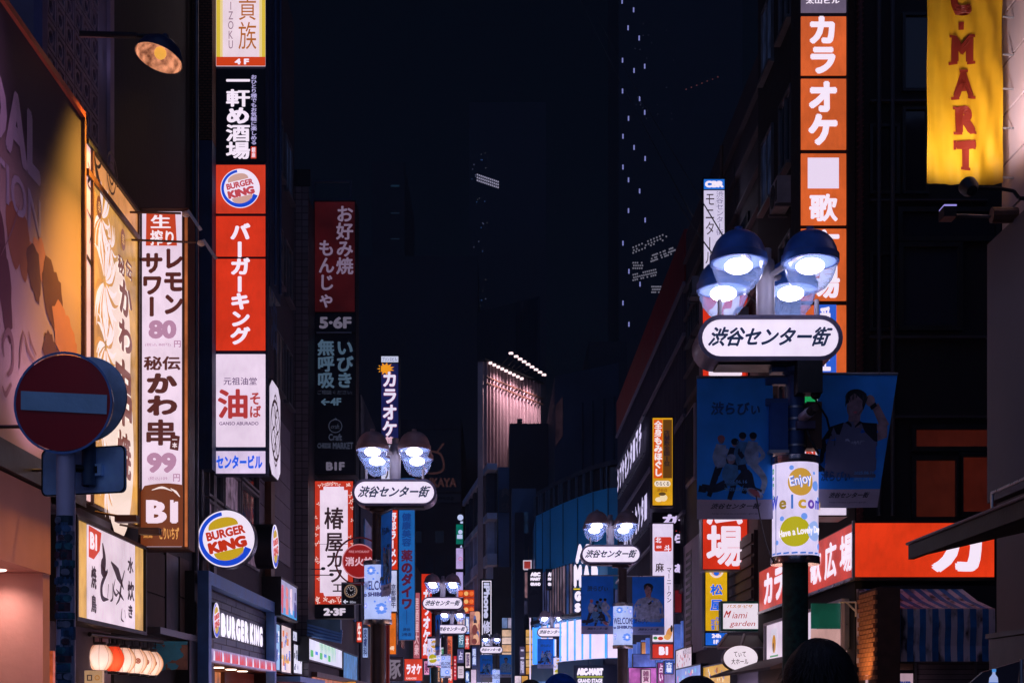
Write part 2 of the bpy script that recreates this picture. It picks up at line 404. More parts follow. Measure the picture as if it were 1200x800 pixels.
def lamp(t, x, y, z, dm):
    d = MB(); d.lathe((x, y, z), [(0.30, -0.02), (0.335, -0.015), (0.335, 0.065), (0.325, 0.072), (0.318, 0.075), (0.30, 0.15), (0.265, 0.225), (0.21, 0.29), (0.14, 0.335), (0.07, 0.355), (0.045, 0.36), (0.045, 0.40), (0.0, 0.405)], dm, 36)
    d.lathe((x, y, z), [(0.30, -0.01), (0.26, 0.10), (0.14, 0.17), (0, 0.19)], matte((0.16, 0.24, 0.42), 0.5, 0.1, 5, 0), 28)
    sh = d.build('lamp_shade', t, True)
    g = MB(); g.lathe((x, y, z), [(0.325, -0.018), (0.325, -0.04), (0.305, -0.05), (0.29, -0.12), (0.25, -0.22), (0.18, -0.31), (0.10, -0.355), (0, -0.37)], glass_mat(), 36)
    g.build('glass_bowl', sh, True)
    b = MB(); b.ell((x, y, z - 0.055), (0.165, 0.165, 0.085), bulb_mat, 20, 10); b.build('bulb', sh, True)
def make_post(xs, Y, side, wrap, label, detail=False):
    """xs, Y: middle of the sign's near face; the pole stands on the outer side"""
    t = thing('lamp_post', (xs + side * 0.36, Y + 0.3, 0), label, 'lamp post', 'twin lamp posts with rounded street-name signs')
    px, py = xs + side * 0.36, Y + 0.3
    lowm = post_green if wrap == 'sun' else post_mat
    upm = post_blue if detail else post_mat
    m = MB(); m.lathe((px, py, 0), [(0.30, 0.125), (0.30, 0.2), (0.2, 0.35), (0.155, 0.5), (0.155, 3.42)], lowm, 24); m.build('lower_pole', t, True)
    m = MB(); m.lathe((px, py, 0), [(0.115, 3.5), (0.115, 5.62), (0.16, 5.66), (0.16, 5.72)], upm, 24)
    m.box(px - 0.3 if side > 0 else px - 0.16, px + 0.16 if side > 0 else px + 0.3, py - 0.09, py + 0.09, 5.66, 5.76, upm)
    m.build('upper_pole', t, True)
    # printed drum around the pole
    cap = steel if wrap != 'sun' else matte((0.45, 0.4, 0.42), 0.18, 0.3, 3, 0, 0.9)
    m = MB()
    for z in (3.40, 4.60):
        m = MB(); m.lathe((px, py, z), [(0.0, -0.05), (0.29, -0.05), (0.295, -0.04), (0.295, 0.035), (0.285, 0.045), (0, 0.045)], cap, 32); m.build('drum_cap', t, True)
    cy = Cyl((px, py, 0), 0.28)
    cb = (222, 208, 246)
    m = MB(); m.lathe((px, py, 0), [(0.275, 3.447), (0.275, 4.553)], lit(cb if wrap == 'sun' else (176, 190, 246), 1, 0.12), 40); dr = m.build('lit_drum', t, True)
    art = MB()
    if wrap == 'sun':
        P = 0.0
        art.disc(cy, 0.01, 4.31, 0.155, 0.165, 0.004, ink((196, 148, 60)), 24)
        art.text(cy, 'Enjoy', (-0.12, 0.14, 4.24, 4.40), ink((70, 120, 215)), 0.07, 0.009, rot=0.18)
        art.text(cy, 'Enjoy', (-0.12, 0.14, 4.24, 4.40), ink((244, 232, 250)), 0.01, 0.014, rot=0.18)
        for i, (ch, cc) in enumerate(zip('Welcome', [(60, 70, 190), (150, 120, 40), (60, 110, 190), (196, 150, 50), (100, 60, 170), (60, 70, 190), (190, 150, 40)])):
            art.text(cy, ch, (-0.37 + i * 0.115 - (0.0 if i else 0.03) + (.035 if ch == 'l' else 0), -0.37 + i * 0.115 + 0.095 - (.035 if ch == 'l' else 0), 3.99, 4.10 + (0.06 if ch in 'Wl' else 0)), ink(cc), 0.035, 0.008)
        art.disc(cy, -0.06, 3.72, 0.19, 0.18, 0.004, ink((180, 168, 30)), 24)
        art.disc(cy, 0.20, 3.73, 0.11, 0.12, 0.005, ink((150, 175, 235)), 24)
        art.text(cy, 'Have a Lovely Day', (-0.26, 0.30, 3.66, 3.77), ink((248, 238, 255)), 0.035, 0.009, rot=0.12)
        for a, b, r in ((-0.10, 4.48, 0.028), (0.19, 4.42, 0.02), (0.22, 4.27, 0.06), (-0.22, 3.88, 0.03), (0.05, 3.9, 0.04), (0.28, 4.12, 0.025), (-0.3, 3.6, 0.03), (0.3, 3.55, 0.04)):
            art.disc(cy, a, b, r, r, 0.004, ink((110, 150, 232)), 14)
        art.text(cy, "Don't", (-0.385, -0.345, 4.12, 4.5), ink((30, 140, 90)), 0.05, 0.007, vert=True)
        for a, b in ((-0.32, 3.5), (-0.31, 3.5)): art.stroke(cy, [(a, 3.46), (a, 4.54)], 0.008, 0.006, ink((120, 120, 160)))
        for k in range(-4, 5): art.stroke(cy, [(k * 0.1, 3.465), (k * 0.1 + 0.07, 3.47)], 0.02, 0.006, ink((60, 110, 200)))
    else:
        bl = ink((96, 140, 240)); dk = ink((46, 44, 110)); pl = ink((150, 160, 246))
        for a, b, r in ((-0.12, 4.43, 0.11), (0.22, 4.40, 0.10), (-0.3, 4.3, 0.06), (0.1, 3.66, 0.14), (-0.27, 3.72, 0.07), (0.32, 3.85, 0.08)):
            for k in range(8):
                q = k * PI / 4; art.disc(cy, a + 0.6 * r * math.cos(q), b + 0.6 * r * math.sin(q), r * 0.38, r * 0.2, 0.004 + k * 0.0003, bl if r > 0.1 else pl, 12, rot=q)
            art.disc(cy, a, b, r * 0.3, r * 0.3, 0.008, ink((236, 228, 252)), 14)
        for k in range(16): art.disc(cy, rnd.uniform(-0.4, 0.4), rnd.uniform(3.5, 4.5), 0.022, 0.022, 0.004, bl, 10)
        art.text(cy, 'WELCOME', (-0.32, 0.32, 4.03, 4.22), dk, 0.02, 0.009)
        art.text(cy, 'to SHIBUYA', (-0.34, 0.32, 3.90, 3.99), dk, 0.05, 0.009)
        art.stroke(cy, [(-0.36, 3.5), (0.36, 3.5)], 0.015, 0.006, dk)
    art.build('printed_artwork', dr)
    # rounded sign
    fr = front(Y)
    body = MB(); body.fprism(fr, stadium(xs, 6.01, 1.70, 0.52), -0.60, -0.012, sign_grey)
    body.box(xs - 0.6, xs + 0.6, Y + 0.10, Y + 0.5, 5.72, 5.752, black_metal)
    bo = body.build('sign_body', t, True)
    rim = MB()
    A = stadium(xs, 6.01, 1.72, 0.54); B_ = stadium(xs, 6.01, 1.62, 0.44)
    n = len(A)
    for i in range(n):
        j = (i + 1) % n
        rim.hexa([fr.pt(*A[i], 0.02), fr.pt(*A[j], 0.02), fr.pt(*B_[j], 0.02), fr.pt(*B_[i], 0.02), fr.pt(*A[i], -0.04), fr.pt(*A[j], -0.04), fr.pt(*B_[j], -0.04), fr.pt(*B_[i], -0.04)], sign_grey)
    rim.build('sign_rim', t)
    m = MB(); m.fprism(fr, stadium(xs, 6.01, 1.615, 0.435), -0.011, 0.006, lit((243, 228, 252), 1, 0.05)); pn = m.build('sign_face', t)
    m = MB(); m.text(fr, SHIBUYA, (xs - 0.74, xs + 0.74, 5.91, 6.14), ink((18, 34, 66)), 0.032, 0.010, shear=0.42); m.build('lettering', pn)
    back = Fr((0, Y + 0.6), (-1, 0))
    m = MB(); m.fprism(back, stadium(-xs, 6.01, 1.60, 0.42), 0.002, 0.012, lit((243, 228, 252), 1, 0.05)); pb = m.build('sign_face', t)
    m = MB(); m.text(back, SHIBUYA, (-xs - 0.74, -xs + 0.74, 5.91, 6.14), ink((18, 34, 66)), 0.032, 0.016, shear=0.42); m.build('lettering', pb)
    # lamp carrier
    m = MB(); lightm = matte((0.38, 0.36, 0.42), 0.45, 0.1, 5, 0.05, 0.1)
    m.lathe((xs, Y + 0.3, 0), [(0.11, 6.27), (0.11, 7.0), (0.07, 7.04), (0.07, 7.16), (0, 7.18)], lightm, 20); m.build('lamp_column', t, True)
    for sx_ in (-1, 1):
        m = MB(); m.tube((xs + sx_ * 0.58, Y + 0.12, 6.27), (xs + sx_ * 0.58, Y + 0.12, 6.50), 0.028, lightm, 10); m.build('support_rod', t, True)
        for sy in (-1, 1):
            x, y = xs + sx_ * 0.42, Y + 0.3 + sy * 0.55
            m = MB(); m.tube((xs, Y + 0.3, 6.80), (x, y, 7.0), 0.035, lightm, 8); m.build('lamp_arm', t, True)
            lamp(t, x, y, 6.84, dome_blue if detail else dome_mat)
    if detail:
        m = MB(); m.box(px - 0.04, px + 0.26, py - 0.32, py - 0.10, 5.36, 5.74, black_metal); m.ell((px + 0.2, py - 0.21, 5.35), (0.06, 0.06, 0.05), black_metal, 12, 8); m.build('loudspeaker', t)
        m = MB(); m.box(px - 0.32, px - 0.11, py - 0.12, py + 0.12, 4.72, 5.28, matte((0.02, 0.08, 0.3), 0.4, 0.2, 4)); m.box(px - 0.34, px - 0.10, py - 0.14, py + 0.14, 4.68, 4.715, steel); m.build('control_cabinet', t)
        m = MB(); m.box(px + 0.12, px + 0.30, py - 0.10, py + 0.12, 4.74, 5.30, brown_metal); m.build('control_cabinet', t)
        m = MB(); m.tube((px + 0.06, py - 0.14, 5.10), (px + 0.10, py - 0.36, 5.12), 0.06, matte((0.5, 0.48, 0.6), 0.4, 0.1, 4), 16); m.tube((px + 0.10, py - 0.36, 5.12), (px + 0.135, py - 0.46, 5.155), 0.052, black_metal, 14)
        m.box(px - 0.02, px + 0.2, py - 0.2, py - 0.11, 4.96, 5.05, matte((0.12, 0.1, 0.2), 0.5, 0.1, 4)); m.build('security_camera', t, True)
        m = MB(); m.path([Vector((px + 0.1, py - 0.16, 4.97)), Vector((px + 0.13, py - 0.2, 4.85)), Vector((px + 0.24, py - 0.2, 4.65))], 0.016, black_metal); m.path([Vector((px + 0.18, py - 0.2, 5.34)), Vector((px + 0.36, py - 0.1, 5.1)), Vector((px + 0.42, py - 0.05, 4.9))], 0.012, black_metal); m.build('cable', t)
        for k, z in enumerate((5.24, 5.10, 4.97, 4.78)):
            m = MB(); m.lathe((px, py, z), [(0.12, -0.012), (0.126, -0.012), (0.126, 0.012), (0.12, 0.012)], steel, 20); m.build('clamp_band', t, True)
        for z in (5.30, 5.55):
            m = MB(); m.box(px - 0.36, px - 0.1, py - 0.05, py + 0.05, z - 0.03, z + 0.05, upm); m.build('cabinet_bracket', t)
    return t
# printed figures for the hanging banners --------------------------------------------------
def fig_single(mb, fr, T, hair, skin, top, sleeve, arm_up):
    """T maps unit coordinates (0..1, 0..1.85) of the banner to the frame"""
    def D(x, y, rx, ry, m, c, rot=0.0): a, b = T(x, y); mb.disc(fr, a, b, rx * T.w, ry * T.w, c, m, 20, rot=rot)
    def Pl(pts, c, m): mb.fpoly(fr, [T(*p) for p in pts], c, m)
    Pl([(0.10, 0.42), (0.90, 0.42), (0.86, 0.9), (0.78, 1.12), (0.60, 1.20), (0.40, 1.20), (0.22, 1.12), (0.12, 0.85)], 0.004, top)
    Pl([(0.0, 0.50), (0.16, 0.50), (0.26, 0.85), (0.36, 1.19), (0.18, 1.13), (0.06, 0.95)], 0.006, sleeve)
    Pl([(0.42, 1.12), (0.58, 1.12), (0.58, 1.32), (0.42, 1.32)], 0.006, skin)
    Pl([(0.38, 1.19), (0.5, 1.10), (0.62, 1.19), (0.58, 1.21), (0.5, 1.14), (0.42, 1.21)], 0.008, sleeve)
    D(0.50, 1.42, 0.115, 0.16, skin, 0.008, -0.1)
    D(0.50, 1.53, 0.145, 0.11, hair, 0.010, -0.1)
    Pl([(0.365, 1.40), (0.40, 1.50), (0.36, 1.56)], 0.011, hair); Pl([(0.61, 1.36), (0.655, 1.55), (0.57, 1.50)], 0.011, hair)
    for x in (0.46, 0.55): D(x, 1.43, 0.018, 0.007, hair, 0.012)
    D(0.505, 1.33, 0.024, 0.008, ink((70, 20, 40)), 0.012)
    mb.stroke(fr, [T(0.505, 1.41), T(0.515, 1.37), T(0.50, 1.365)], 0.006 * T.w, 0.012, hair)
    fold = ink((28, 40, 70)) if False else matte((0.05, .06, .10), .7, .3, 9, 0)
    for (x0, y0, x1, y1) in ((.30, .6, .34, .95), (.62, .55, .60, .9), (.72, .6, .68, 1.0), (.42, .5, .45, .7), (.20, .7, .24, 1.0)): mb.stroke(fr, [T(x0, y0), T((x0 + x1) / 2 + .02, (y0 + y1) / 2), T(x1, y1)], (.002 * T.w, .018 * T.w, .002 * T.w), .0075, fold)
    for k in range(7): mb.stroke(fr, [T(.38 + k * .04, 1.60), T(.37 + k * .045, 1.52), T(.39 + k * .04, 1.45 + .02 * (k % 3))], (.004 * T.w, .02 * T.w, .002 * T.w), .0125, matte((.03, .03, .05), .5, .3, 9, 0))
    mb.stroke(fr, [T(.585, 1.50), T(.60, 1.40), T(.55, 1.29)], (.01 * T.w, .03 * T.w, .01 * T.w), .0115, matte((.20, .10, .13), .6, .2, 9, 0))
    if arm_up:
        a_, b_ = T(.38, .82); mb.text(fr, 'Dream', (a_, a_ + .30 * T.w, b_, b_ + .14 * T.w), matte((.45, .45, .6), .6, .2, 9, 0), .03, .0085, rot=.12, shear=.3)
        Pl([(0.60, 1.19), (0.82, 1.18), (0.86, 0.92), (0.72, 0.95)], 0.007, sleeve)
        Pl([(0.82, 1.17), (0.96, 1.18), (0.985, 0.98), (0.86, 0.93)], 0.007, skin)
        Pl([(0.88, 1.1), (0.985, 1.16), (0.80, 1.46), (0.72, 1.40)], 0.009, skin)
        D(0.69, 1.49, 0.06, 0.075, skin, 0.010, 0.5); Pl([(0.72, 1.36), (0.79, 1.42), (0.76, 1.47), (0.69, 1.41)], 0.012, hair)
    else:
        Pl([(0.84, 0.50), (1.0, 0.55), (0.94, 0.95), (0.82, 1.13), (0.64, 1.19), (0.74, 0.85)], 0.006, sleeve)
        Pl([(0.40, 0.55), (0.60, 0.55), (0.60, 1.10), (0.50, 1.0), (0.40, 1.10)], 0.007, hair)
        mb.stroke(fr, [T(0.42, 0.95), T(0.50, 0.86), T(0.58, 0.95)], 0.01 * T.w, 0.009, skin)
def fig_group(mb, fr, T, P):
    def D(x, y, rx, ry, m, c, rot=0.0): a, b = T(x, y); mb.disc(fr, a, b, rx * T.w, ry * T.w, c, m, 14, rot=rot)
    def limb(pts, w, c, m): mb.stroke(fr, [T(*p) for p in pts], tuple(v * T.w for v in w), c, m)
    pale, dark, blue, skin, hair, pink = P
    for i, (x, y, h, s, l) in enumerate(((0.32, 1.04, pink, pale, dark), (0.50, 1.0, hair, dark, dark), (0.60, 1.08, hair, blue, dark), (0.74, 1.08, hair, pale, pale))):
        c = 0.005 + i * 0.002
        limb([(x, y - 0.06), (x - 0.02, y - 0.22), (x, y - 0.36)], (0.13, 0.19, 0.14), c, s)
        limb([(x - 0.02, y - 0.33), (x - 0.10 + 0.08 * i, y - 0.55), (x - 0.16 + 0.09 * i, y - 0.74)], (0.10, 0.08, 0.06), c, l)
        limb([(x + 0.06, y - 0.12), (x + 0.13, y - 0.24), (x + 0.06, y - 0.32)], (0.06, 0.055, 0.045), c + 0.001, s)
        D(x, y, 0.042, 0.052, skin, c + 0.001); D(x, y + 0.02, 0.05, 0.045, h, c + 0.002)
    limb([(0.46, 0.72), (0.44, 0.60), (0.46, 0.44)], (0.16, 0.22, 0.2), 0.015, blue)
    D(0.45, 0.78, 0.05, 0.06, skin, 0.016); D(0.45, 0.81, 0.06, 0.045, pale, 0.017)
    limb([(0.38, 0.46), (0.22, 0.40), (0.06, 0.42)], (0.12, 0.10, 0.08), 0.016, dark); limb([(0.02, 0.40), (0.12, 0.38)], (0.09, 0.09, 0.07), 0.018, hair)
    limb([(0.54, 0.46), (0.66, 0.60), (0.72, 0.40), (0.84, 0.34)], (0.13, 0.11, 0.09), 0.016, dark)
    a, b = T(0.76, 0.34); mb.disc(fr, a, b, 0.12 * T.w, 0.055 * T.w, 0.018, pale, 14, rot=-0.5); mb.disc(fr, a, b, 0.095 * T.w, 0.04 * T.w, 0.019, pink, 14, rot=-0.5)
def banner(xp, yp, ang, side, kind, label, zt=5.58, swing=0.0, w=0.92, h=1.66):
    """hangs off the pole at (xp, yp); ang turns its arm about the pole, side = which way along the arm"""
    u = Vector((math.cos(ang), math.sin(ang)))
    a0 = 0.27 if side > 0 else -0.27 - w
    fr0 = Fr((xp, yp), (u.x, u.y))
    class Sw:                                   # a cloth that swings a little sideways and billows
        def pt(s, a, b, c=0.0):
            t = (zt - b) / h; f = (a - a0) / w
            k = swing * t
            aa = a + (k * (f if swing < 0 else 1 - f) * w if swing else 0)
            return fr0.pt(aa, b, c + 0.02 * math.sin(f * 5 + t * 3) * t + .005 * math.sin(f * 17 + t * 9) + .004 * math.sin(t * 40 + f * 4))
    fr = Sw()
    t = thing('hanging_banner', (xp + u.x * (a0 + w / 2), yp + u.y * (a0 + w / 2), zt - h), label, 'banner', 'blue advertising banners on the lamp posts')
    m = MB(); m.tube(fr0.pt(0.11 * side, zt + 0.015), fr0.pt(a0 + w if side > 0 else a0, zt + 0.015), 0.018, steel, 8); m.build('banner_arm', t, True)
    base = cloth((0.018, 0.25, 0.95)); foot = cloth((0.33, 0.34, 0.52))
    m = MB(); nx, ny = 8, 14
    def grid(z0, z1, mat, n):
        vs = [fr.pt(a0 + w * i / nx, z1 + (z0 - z1) * j / n, 0) for j in range(n + 1) for i in range(nx + 1)]
        m.add(vs, [(j * (nx + 1) + i, (j + 1) * (nx + 1) + i, (j + 1) * (nx + 1) + i + 1, j * (nx + 1) + i + 1) for j in range(n) for i in range(nx)], mat)
    grid(zt - h * 0.86, zt, base, ny); grid(zt - h, zt - h * 0.86, foot, 3)
    cl = m.build('cloth', t, True)
    class T_:
        w = 0.0
        def __call__(s, x, y): return (a0 + x * w, zt - h + y / 1.85 * h)
    T = T_(); T.w = w
    ph = lambda c: matte(c, .6, .45, 9.0, 0.0)
    pale = ph((0.32, 0.38, 0.55)); dark = ph((0.012, 0.018, 0.05)); blue = ph((0.08, 0.24, 0.48)); skin = ph((0.36, 0.21, 0.24)); hair = flat((0.006, 0.008, 0.02)); pink = flat((0.5, 0.14, 0.16))
    line = flat((0.14, 0.36, 0.72)); wht = flat((0.45, 0.5, 0.65))
    A = MB()
    if kind == 'group':
        fig_group(A, fr, T, (pale, dark, blue, skin, hair, pink))
        lo = (0.18, 0.83, 1.36, 1.54)
    else:
        H = {'a': (hair, skin, flat((0.16, 0.16, 0.28)), hair, True), 'b': (hair, skin, pale, pale, False), 'c': (wht, skin, blue, blue, False)}[kind]
        fig_single(A, fr, T, *H); lo = (0.04, 0.50, 0.36, 0.52)
    # outlined brush-style caption and small dates
    x0, y0 = T(lo[0], lo[2]); x1, y1 = T(lo[1], lo[3])
    A.text(fr, '渋らびぃ', (x0 - 0.01, x1 + 0.01, y0 - 0.01, y1 + 0.01), flat((0.20, 0.50, 0.95)), 0.16, 0.016, shear=0.1)
    A.text(fr, '渋らびぃ', (x0, x1, y0, y1), flat((0.02, 0.10, 0.32)), 0.05, 0.022, shear=0.1)
    for k, s in enumerate(('2025.06.16', '2025.07.09')):
        ax, ay = (0.36, 0.47 - 0.1 * k) if kind == 'group' else (0.56, 0.46 - 0.09 * k)
        p, q = T(ax, ay); A.text(fr, s, (p, p + 0.3 * w, q, q + 0.04), line, 0.03, 0.024)
    p, q = T(0.18, 0.14); A.text(fr, SHIBUYA, (p, p + 0.66 * w, q - 0.005, q + 0.065), flat((0.01, 0.02, 0.06)), 0.03, 0.012, shear=0.4)
    p, q = T(0.20, 0.06); A.text(fr, 'http://www.center-gai.jp', (p, p + 0.6 * w, q, q + 0.022), flat((0.01, 0.02, 0.06)), 0.0, 0.012)
    A.build('printed_artwork', cl)
    return t
P0 = make_post(-2.1, 4.9, -1, 'flower', 'lamp post beside the viewer, just outside the picture on the left')
PZ = make_post(3.25, -7.0, 1, 'sun', 'lamp post behind the viewer on the right')
PA = make_post(3.25, 16.9, 1, 'sun', 'nearest lamp post with blue domes and camera, printed Enjoy drum on its pole', True)
PB = make_post(-2.08, 28.9, -1, 'flower', 'lamp post in front of the fire hydrant sign, with blue WELCOME SHIBUYA drum')
PC = make_post(3.25, 40.4, 1, 'flower', 'brown domed lamp post left of the tall white B1 sign, between two blue banners')
PD = make_post(-2.24, 59, -1, 'sun', 'lamp post whose lights overlap the red karaoke strip and orange lantern grid')
PE = make_post(3.16, 81, 1, 'sun', 'distant lamp post before the bright white shop panels, blue banners below its sign')
PF = make_post(-2.45, 78, -1, 'flower', 'half hidden distant lamp post just beyond the one by the orange lantern grid')
PG = make_post(-0.40, 105, 1, 'flower', 'smallest lamp post, standing before the phone repair sign')
pA = (3.61, 17.2)
banner(*pA, 0, -1, 'group', 'dark blue banner with a group of five performers, left of the nearest drum', 5.60, w=0.92, h=1.70)
banner(*pA, 0.0, 1, 'a', 'dark blue banner of a man with one hand on his black hair', 5.64, swing=-0.26, w=0.97, h=1.60)
banner(3.61, 40.7, 0, -1, 'group', 'mid-street blue banner with a group of five, left of the flowered drum', 5.42)
banner(3.61, 40.7, 0, 1, 'b', 'blue banner of a black-haired man in a pale jacket beside the white B1 sign', 5.40)
banner(3.52, 81.3, 0, -1, 'group', 'small far blue banner with a group before the white shop panels', 5.62)
banner(3.52, 81.3, 0, 1, 'c', 'small far blue banner of a pale-haired figure before the white shop panels', 5.60)
banner(-0.04, 105.3, 0, -1, 'group', 'bright far blue banner under the phone repair sign, left one', 5.65)
banner(-0.04, 105.3, 0, 1, 'b', 'bright far blue banner under the phone repair sign, right one', 5.65)
banner(-2.44, 29.2, math.radians(-70), 1, 'group', 'blue banner seen nearly edge-on above the WELCOME SHIBUYA drum', 5.55, w=0.8)
banner(-2.60, 59.3, math.radians(-76), 1, 'b', 'blue banner seen nearly edge-on beside the small yellow-dotted drum', 5.5)
banner(-2.60, 59.3, math.radians(80), 1, 'a', 'narrow turned blue banner leaning out beside the small yellow-dotted drum', 5.5, w=0.85)
# ================================================================== LEFT SIDE OF THE STREET
def building(name, plan, z1, mat, label, z0=-0.02, cat='building', group=None):
    """plan: ground corners, counter-clockwise from above"""
    cx = sum(p[0] for p in plan) / len(plan); cy = sum(p[1] for p in plan) / len(plan)
    t = thing(name, (cx, cy, 0), label, cat, group); n = len(plan)
    m = MB(); m.add([(x, y, z0) for x, y in plan] + [(x, y, z1) for x, y in plan],
                    [(i, (i + 1) % n, (i + 1) % n + n, i + n) for i in range(n)] + [tuple(range(n, 2 * n))], mat)
    m.build('wall', t); return t
def rect_plan(x0, x1, y0, y1): return [(x0, y0), (x1, y0), (x1, y1), (x0, y1)]
LF = left(-6.0)
# --- near shop with salmon front, under the billboard
salmon = matte((0.62, 0.30, 0.27), 0.7, 0.1, 1.2, 0.15)
shopA = building('shop_building', rect_plan(-14, -6.25, 4, 20.55), 10.1, dark_wall, 'salmon-fronted shop building carrying the big bridal billboard', z0=4.5)
m = MB(); m.box(-14, -6.02, 4, 19.2, 3.42, 4.50, salmon); m.build('fascia', shopA)
m = MB(); m.box(-14, -7.0, 4, 19.15, 0.1, 3.415, salmon); m.build('recessed_wall', shopA)
m = MB(); m.box(-7.35, -6.9, 17.8, 18.9, 0.12, 2.6, matte((0.3, 0.26, 0.22), 0.5, 0.1, 3)); m.frame(left(-6.89), 17.7, 19.0, 0.12, 2.7, 0.08, 0, 0.05, matte((0.45, 0.4, 0.34), 0.5, 0.1, 3)); m.build('shop_door', shopA)
m = MB(); m.box(-6.95, -6.03, 18.9, 19.19, 0.1, 3.415, salmon); m.build('end_pier', shopA)
for Yd in (16.2, 17.5, 18.5):
    m = MB(); m.lathe((-6.5, Yd, 3.415), [(0.0, -0.012), (0.10, -0.012), (0.12, -0.004), (0.12, 0.0)], lit((255, 225, 215), 6, 0), 20); m.build('downlight', shopA)
for Yd in (16.2, 18.5): spot('downlight_beam', (-6.5, Yd, 3.38), (-6.6, Yd, 0), 70, (1, 0.72, 0.62), math.radians(150), 0.9, 0.1)
point('shop_glow', (-5.2, 17.2, 2.2), 26, (1, 0.55, 0.50), 0.4)
m = MB(); m.box(-6.1, -5.94, 17.0, 20.6, 4.52, 4.80, black_metal); m.build('billboard_ledge', shopA)
# billboard
bb = thing('billboard', (-6.0, 15, 4.85), 'large billboard reading BRIDAL COLLECTION with dark and peach petals', 'billboard')
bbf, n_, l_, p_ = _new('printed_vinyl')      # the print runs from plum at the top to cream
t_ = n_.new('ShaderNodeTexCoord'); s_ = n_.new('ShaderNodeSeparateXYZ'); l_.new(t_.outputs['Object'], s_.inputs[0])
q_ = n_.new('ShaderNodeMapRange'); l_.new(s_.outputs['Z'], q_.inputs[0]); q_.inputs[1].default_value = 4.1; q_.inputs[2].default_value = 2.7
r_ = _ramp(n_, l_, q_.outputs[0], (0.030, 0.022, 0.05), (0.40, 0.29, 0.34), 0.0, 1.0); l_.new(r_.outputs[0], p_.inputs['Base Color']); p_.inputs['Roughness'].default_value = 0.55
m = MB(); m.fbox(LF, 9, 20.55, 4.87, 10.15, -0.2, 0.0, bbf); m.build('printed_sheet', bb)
m = MB(); m.fbox(LF, 9, 20.6, 10.15, 10.24, -0.2, 0.05, matte((0.45, 0.10, 0.05), 0.4, 0.1, 4)); m.fbox(LF, 20.555, 20.64, 4.85, 10.15, -0.2, 0.05, brown_metal); m.fbox(LF, 9, 20.6, 4.80, 4.868, -0.2, 0.05, black_metal); m.build('frame', bb)
tx = flat((0.30, 0.27, 0.42)); dk = flat((0.10, 0.035, 0.06)); pk = flat((0.46, 0.20, 0.17)); br = flat((0.26, 0.10, 0.07)); gr = flat((0.22, 0.12, 0.16))
m = MB()
m.text(LF, 'BRIDAL', (15.1, 18.70, 8.45, 9.30), tx, 0.05, 0.003)
m.text(LF, 'COLLECTION', (14.1, 18.70, 7.78, 8.28), tx, 0.015, 0.003)
m.text(LF, '2025', (18.25, 19.0, 7.30, 7.62), pk, 0.0, 0.003)
m.build('lettering', bb)
m = MB()
def petal(a, b, rx, ry, rot, mat, c, jag=0.1):
    pts = []; r_ = random.Random(int(a * 100 + b * 37))
    for i in range(22):
        t = 2 * PI * i / 22; k = 1 + r_.uniform(-jag, jag)
        x = rx * k * math.cos(t); y = ry * k * math.sin(t) * (1 - 0.25 * math.cos(t)); pts.append((a + x * math.cos(rot) - y * math.sin(rot), b + x * math.sin(rot) + y * math.cos(rot)))
    m.fpoly(LF, pts, c, mat)
def bp(px, py): return LF.a(px), LF.z(px, py)
for (px, py, rx, ry, rot, mt, c, j) in ((17, 275, 0.42, 0.30, -1.5, br, 0.003, .06), (27, 290, 0.42, 0.24, -1.5, br, 0.004, .06), (40, 318, 0.38, 0.26, -1.1, dk, 0.005, .12), (50, 312, 0.42, 0.20, -0.8, pk, 0.004, .2), (58, 345, 0.45, 0.30, -1.2, dk, 0.006, .15), (66, 360, 0.46, 0.30, -1.3, dk, 0.007, .15),
                             (70, 385, 0.40, 0.30, -1.3, pk, 0.008, .22), (80, 400, 0.34, 0.24, -0.9, pk, 0.009, .25), (58, 410, 0.3, 0.24, 0.2, dk, 0.009, .2), (6, 345, 0.55, 0.22, -1.3, dk, 0.004, .12), (2, 290, 0.5, 0.16, -1.2, dk, 0.003, .12), (84, 418, 0.3, 0.3, -0.9, pk, 0.010, .2)):
    a, b = bp(px, py); petal(a, b, rx, ry, rot, mt, c, j)
for (pts, w) in (([(4, 418), (3, 400), (9, 388), (14, 400), (14, 430), (8, 440)], .10), ([(22, 432), (24, 405), (27, 388)], .07), ([(28, 392), (33, 412), (40, 424)], .07), ([(33, 388), (36, 402), (42, 416)], .06), ([(2, 452), (6, 462), (13, 450)], .08), ([(0, 300), (14, 268), (22, 240)], .03)):
    m.stroke(LF, [bp(*p) for p in pts], (w * .4, w, w * .5), 0.008, gr)
m.build('printed_petals', bb)
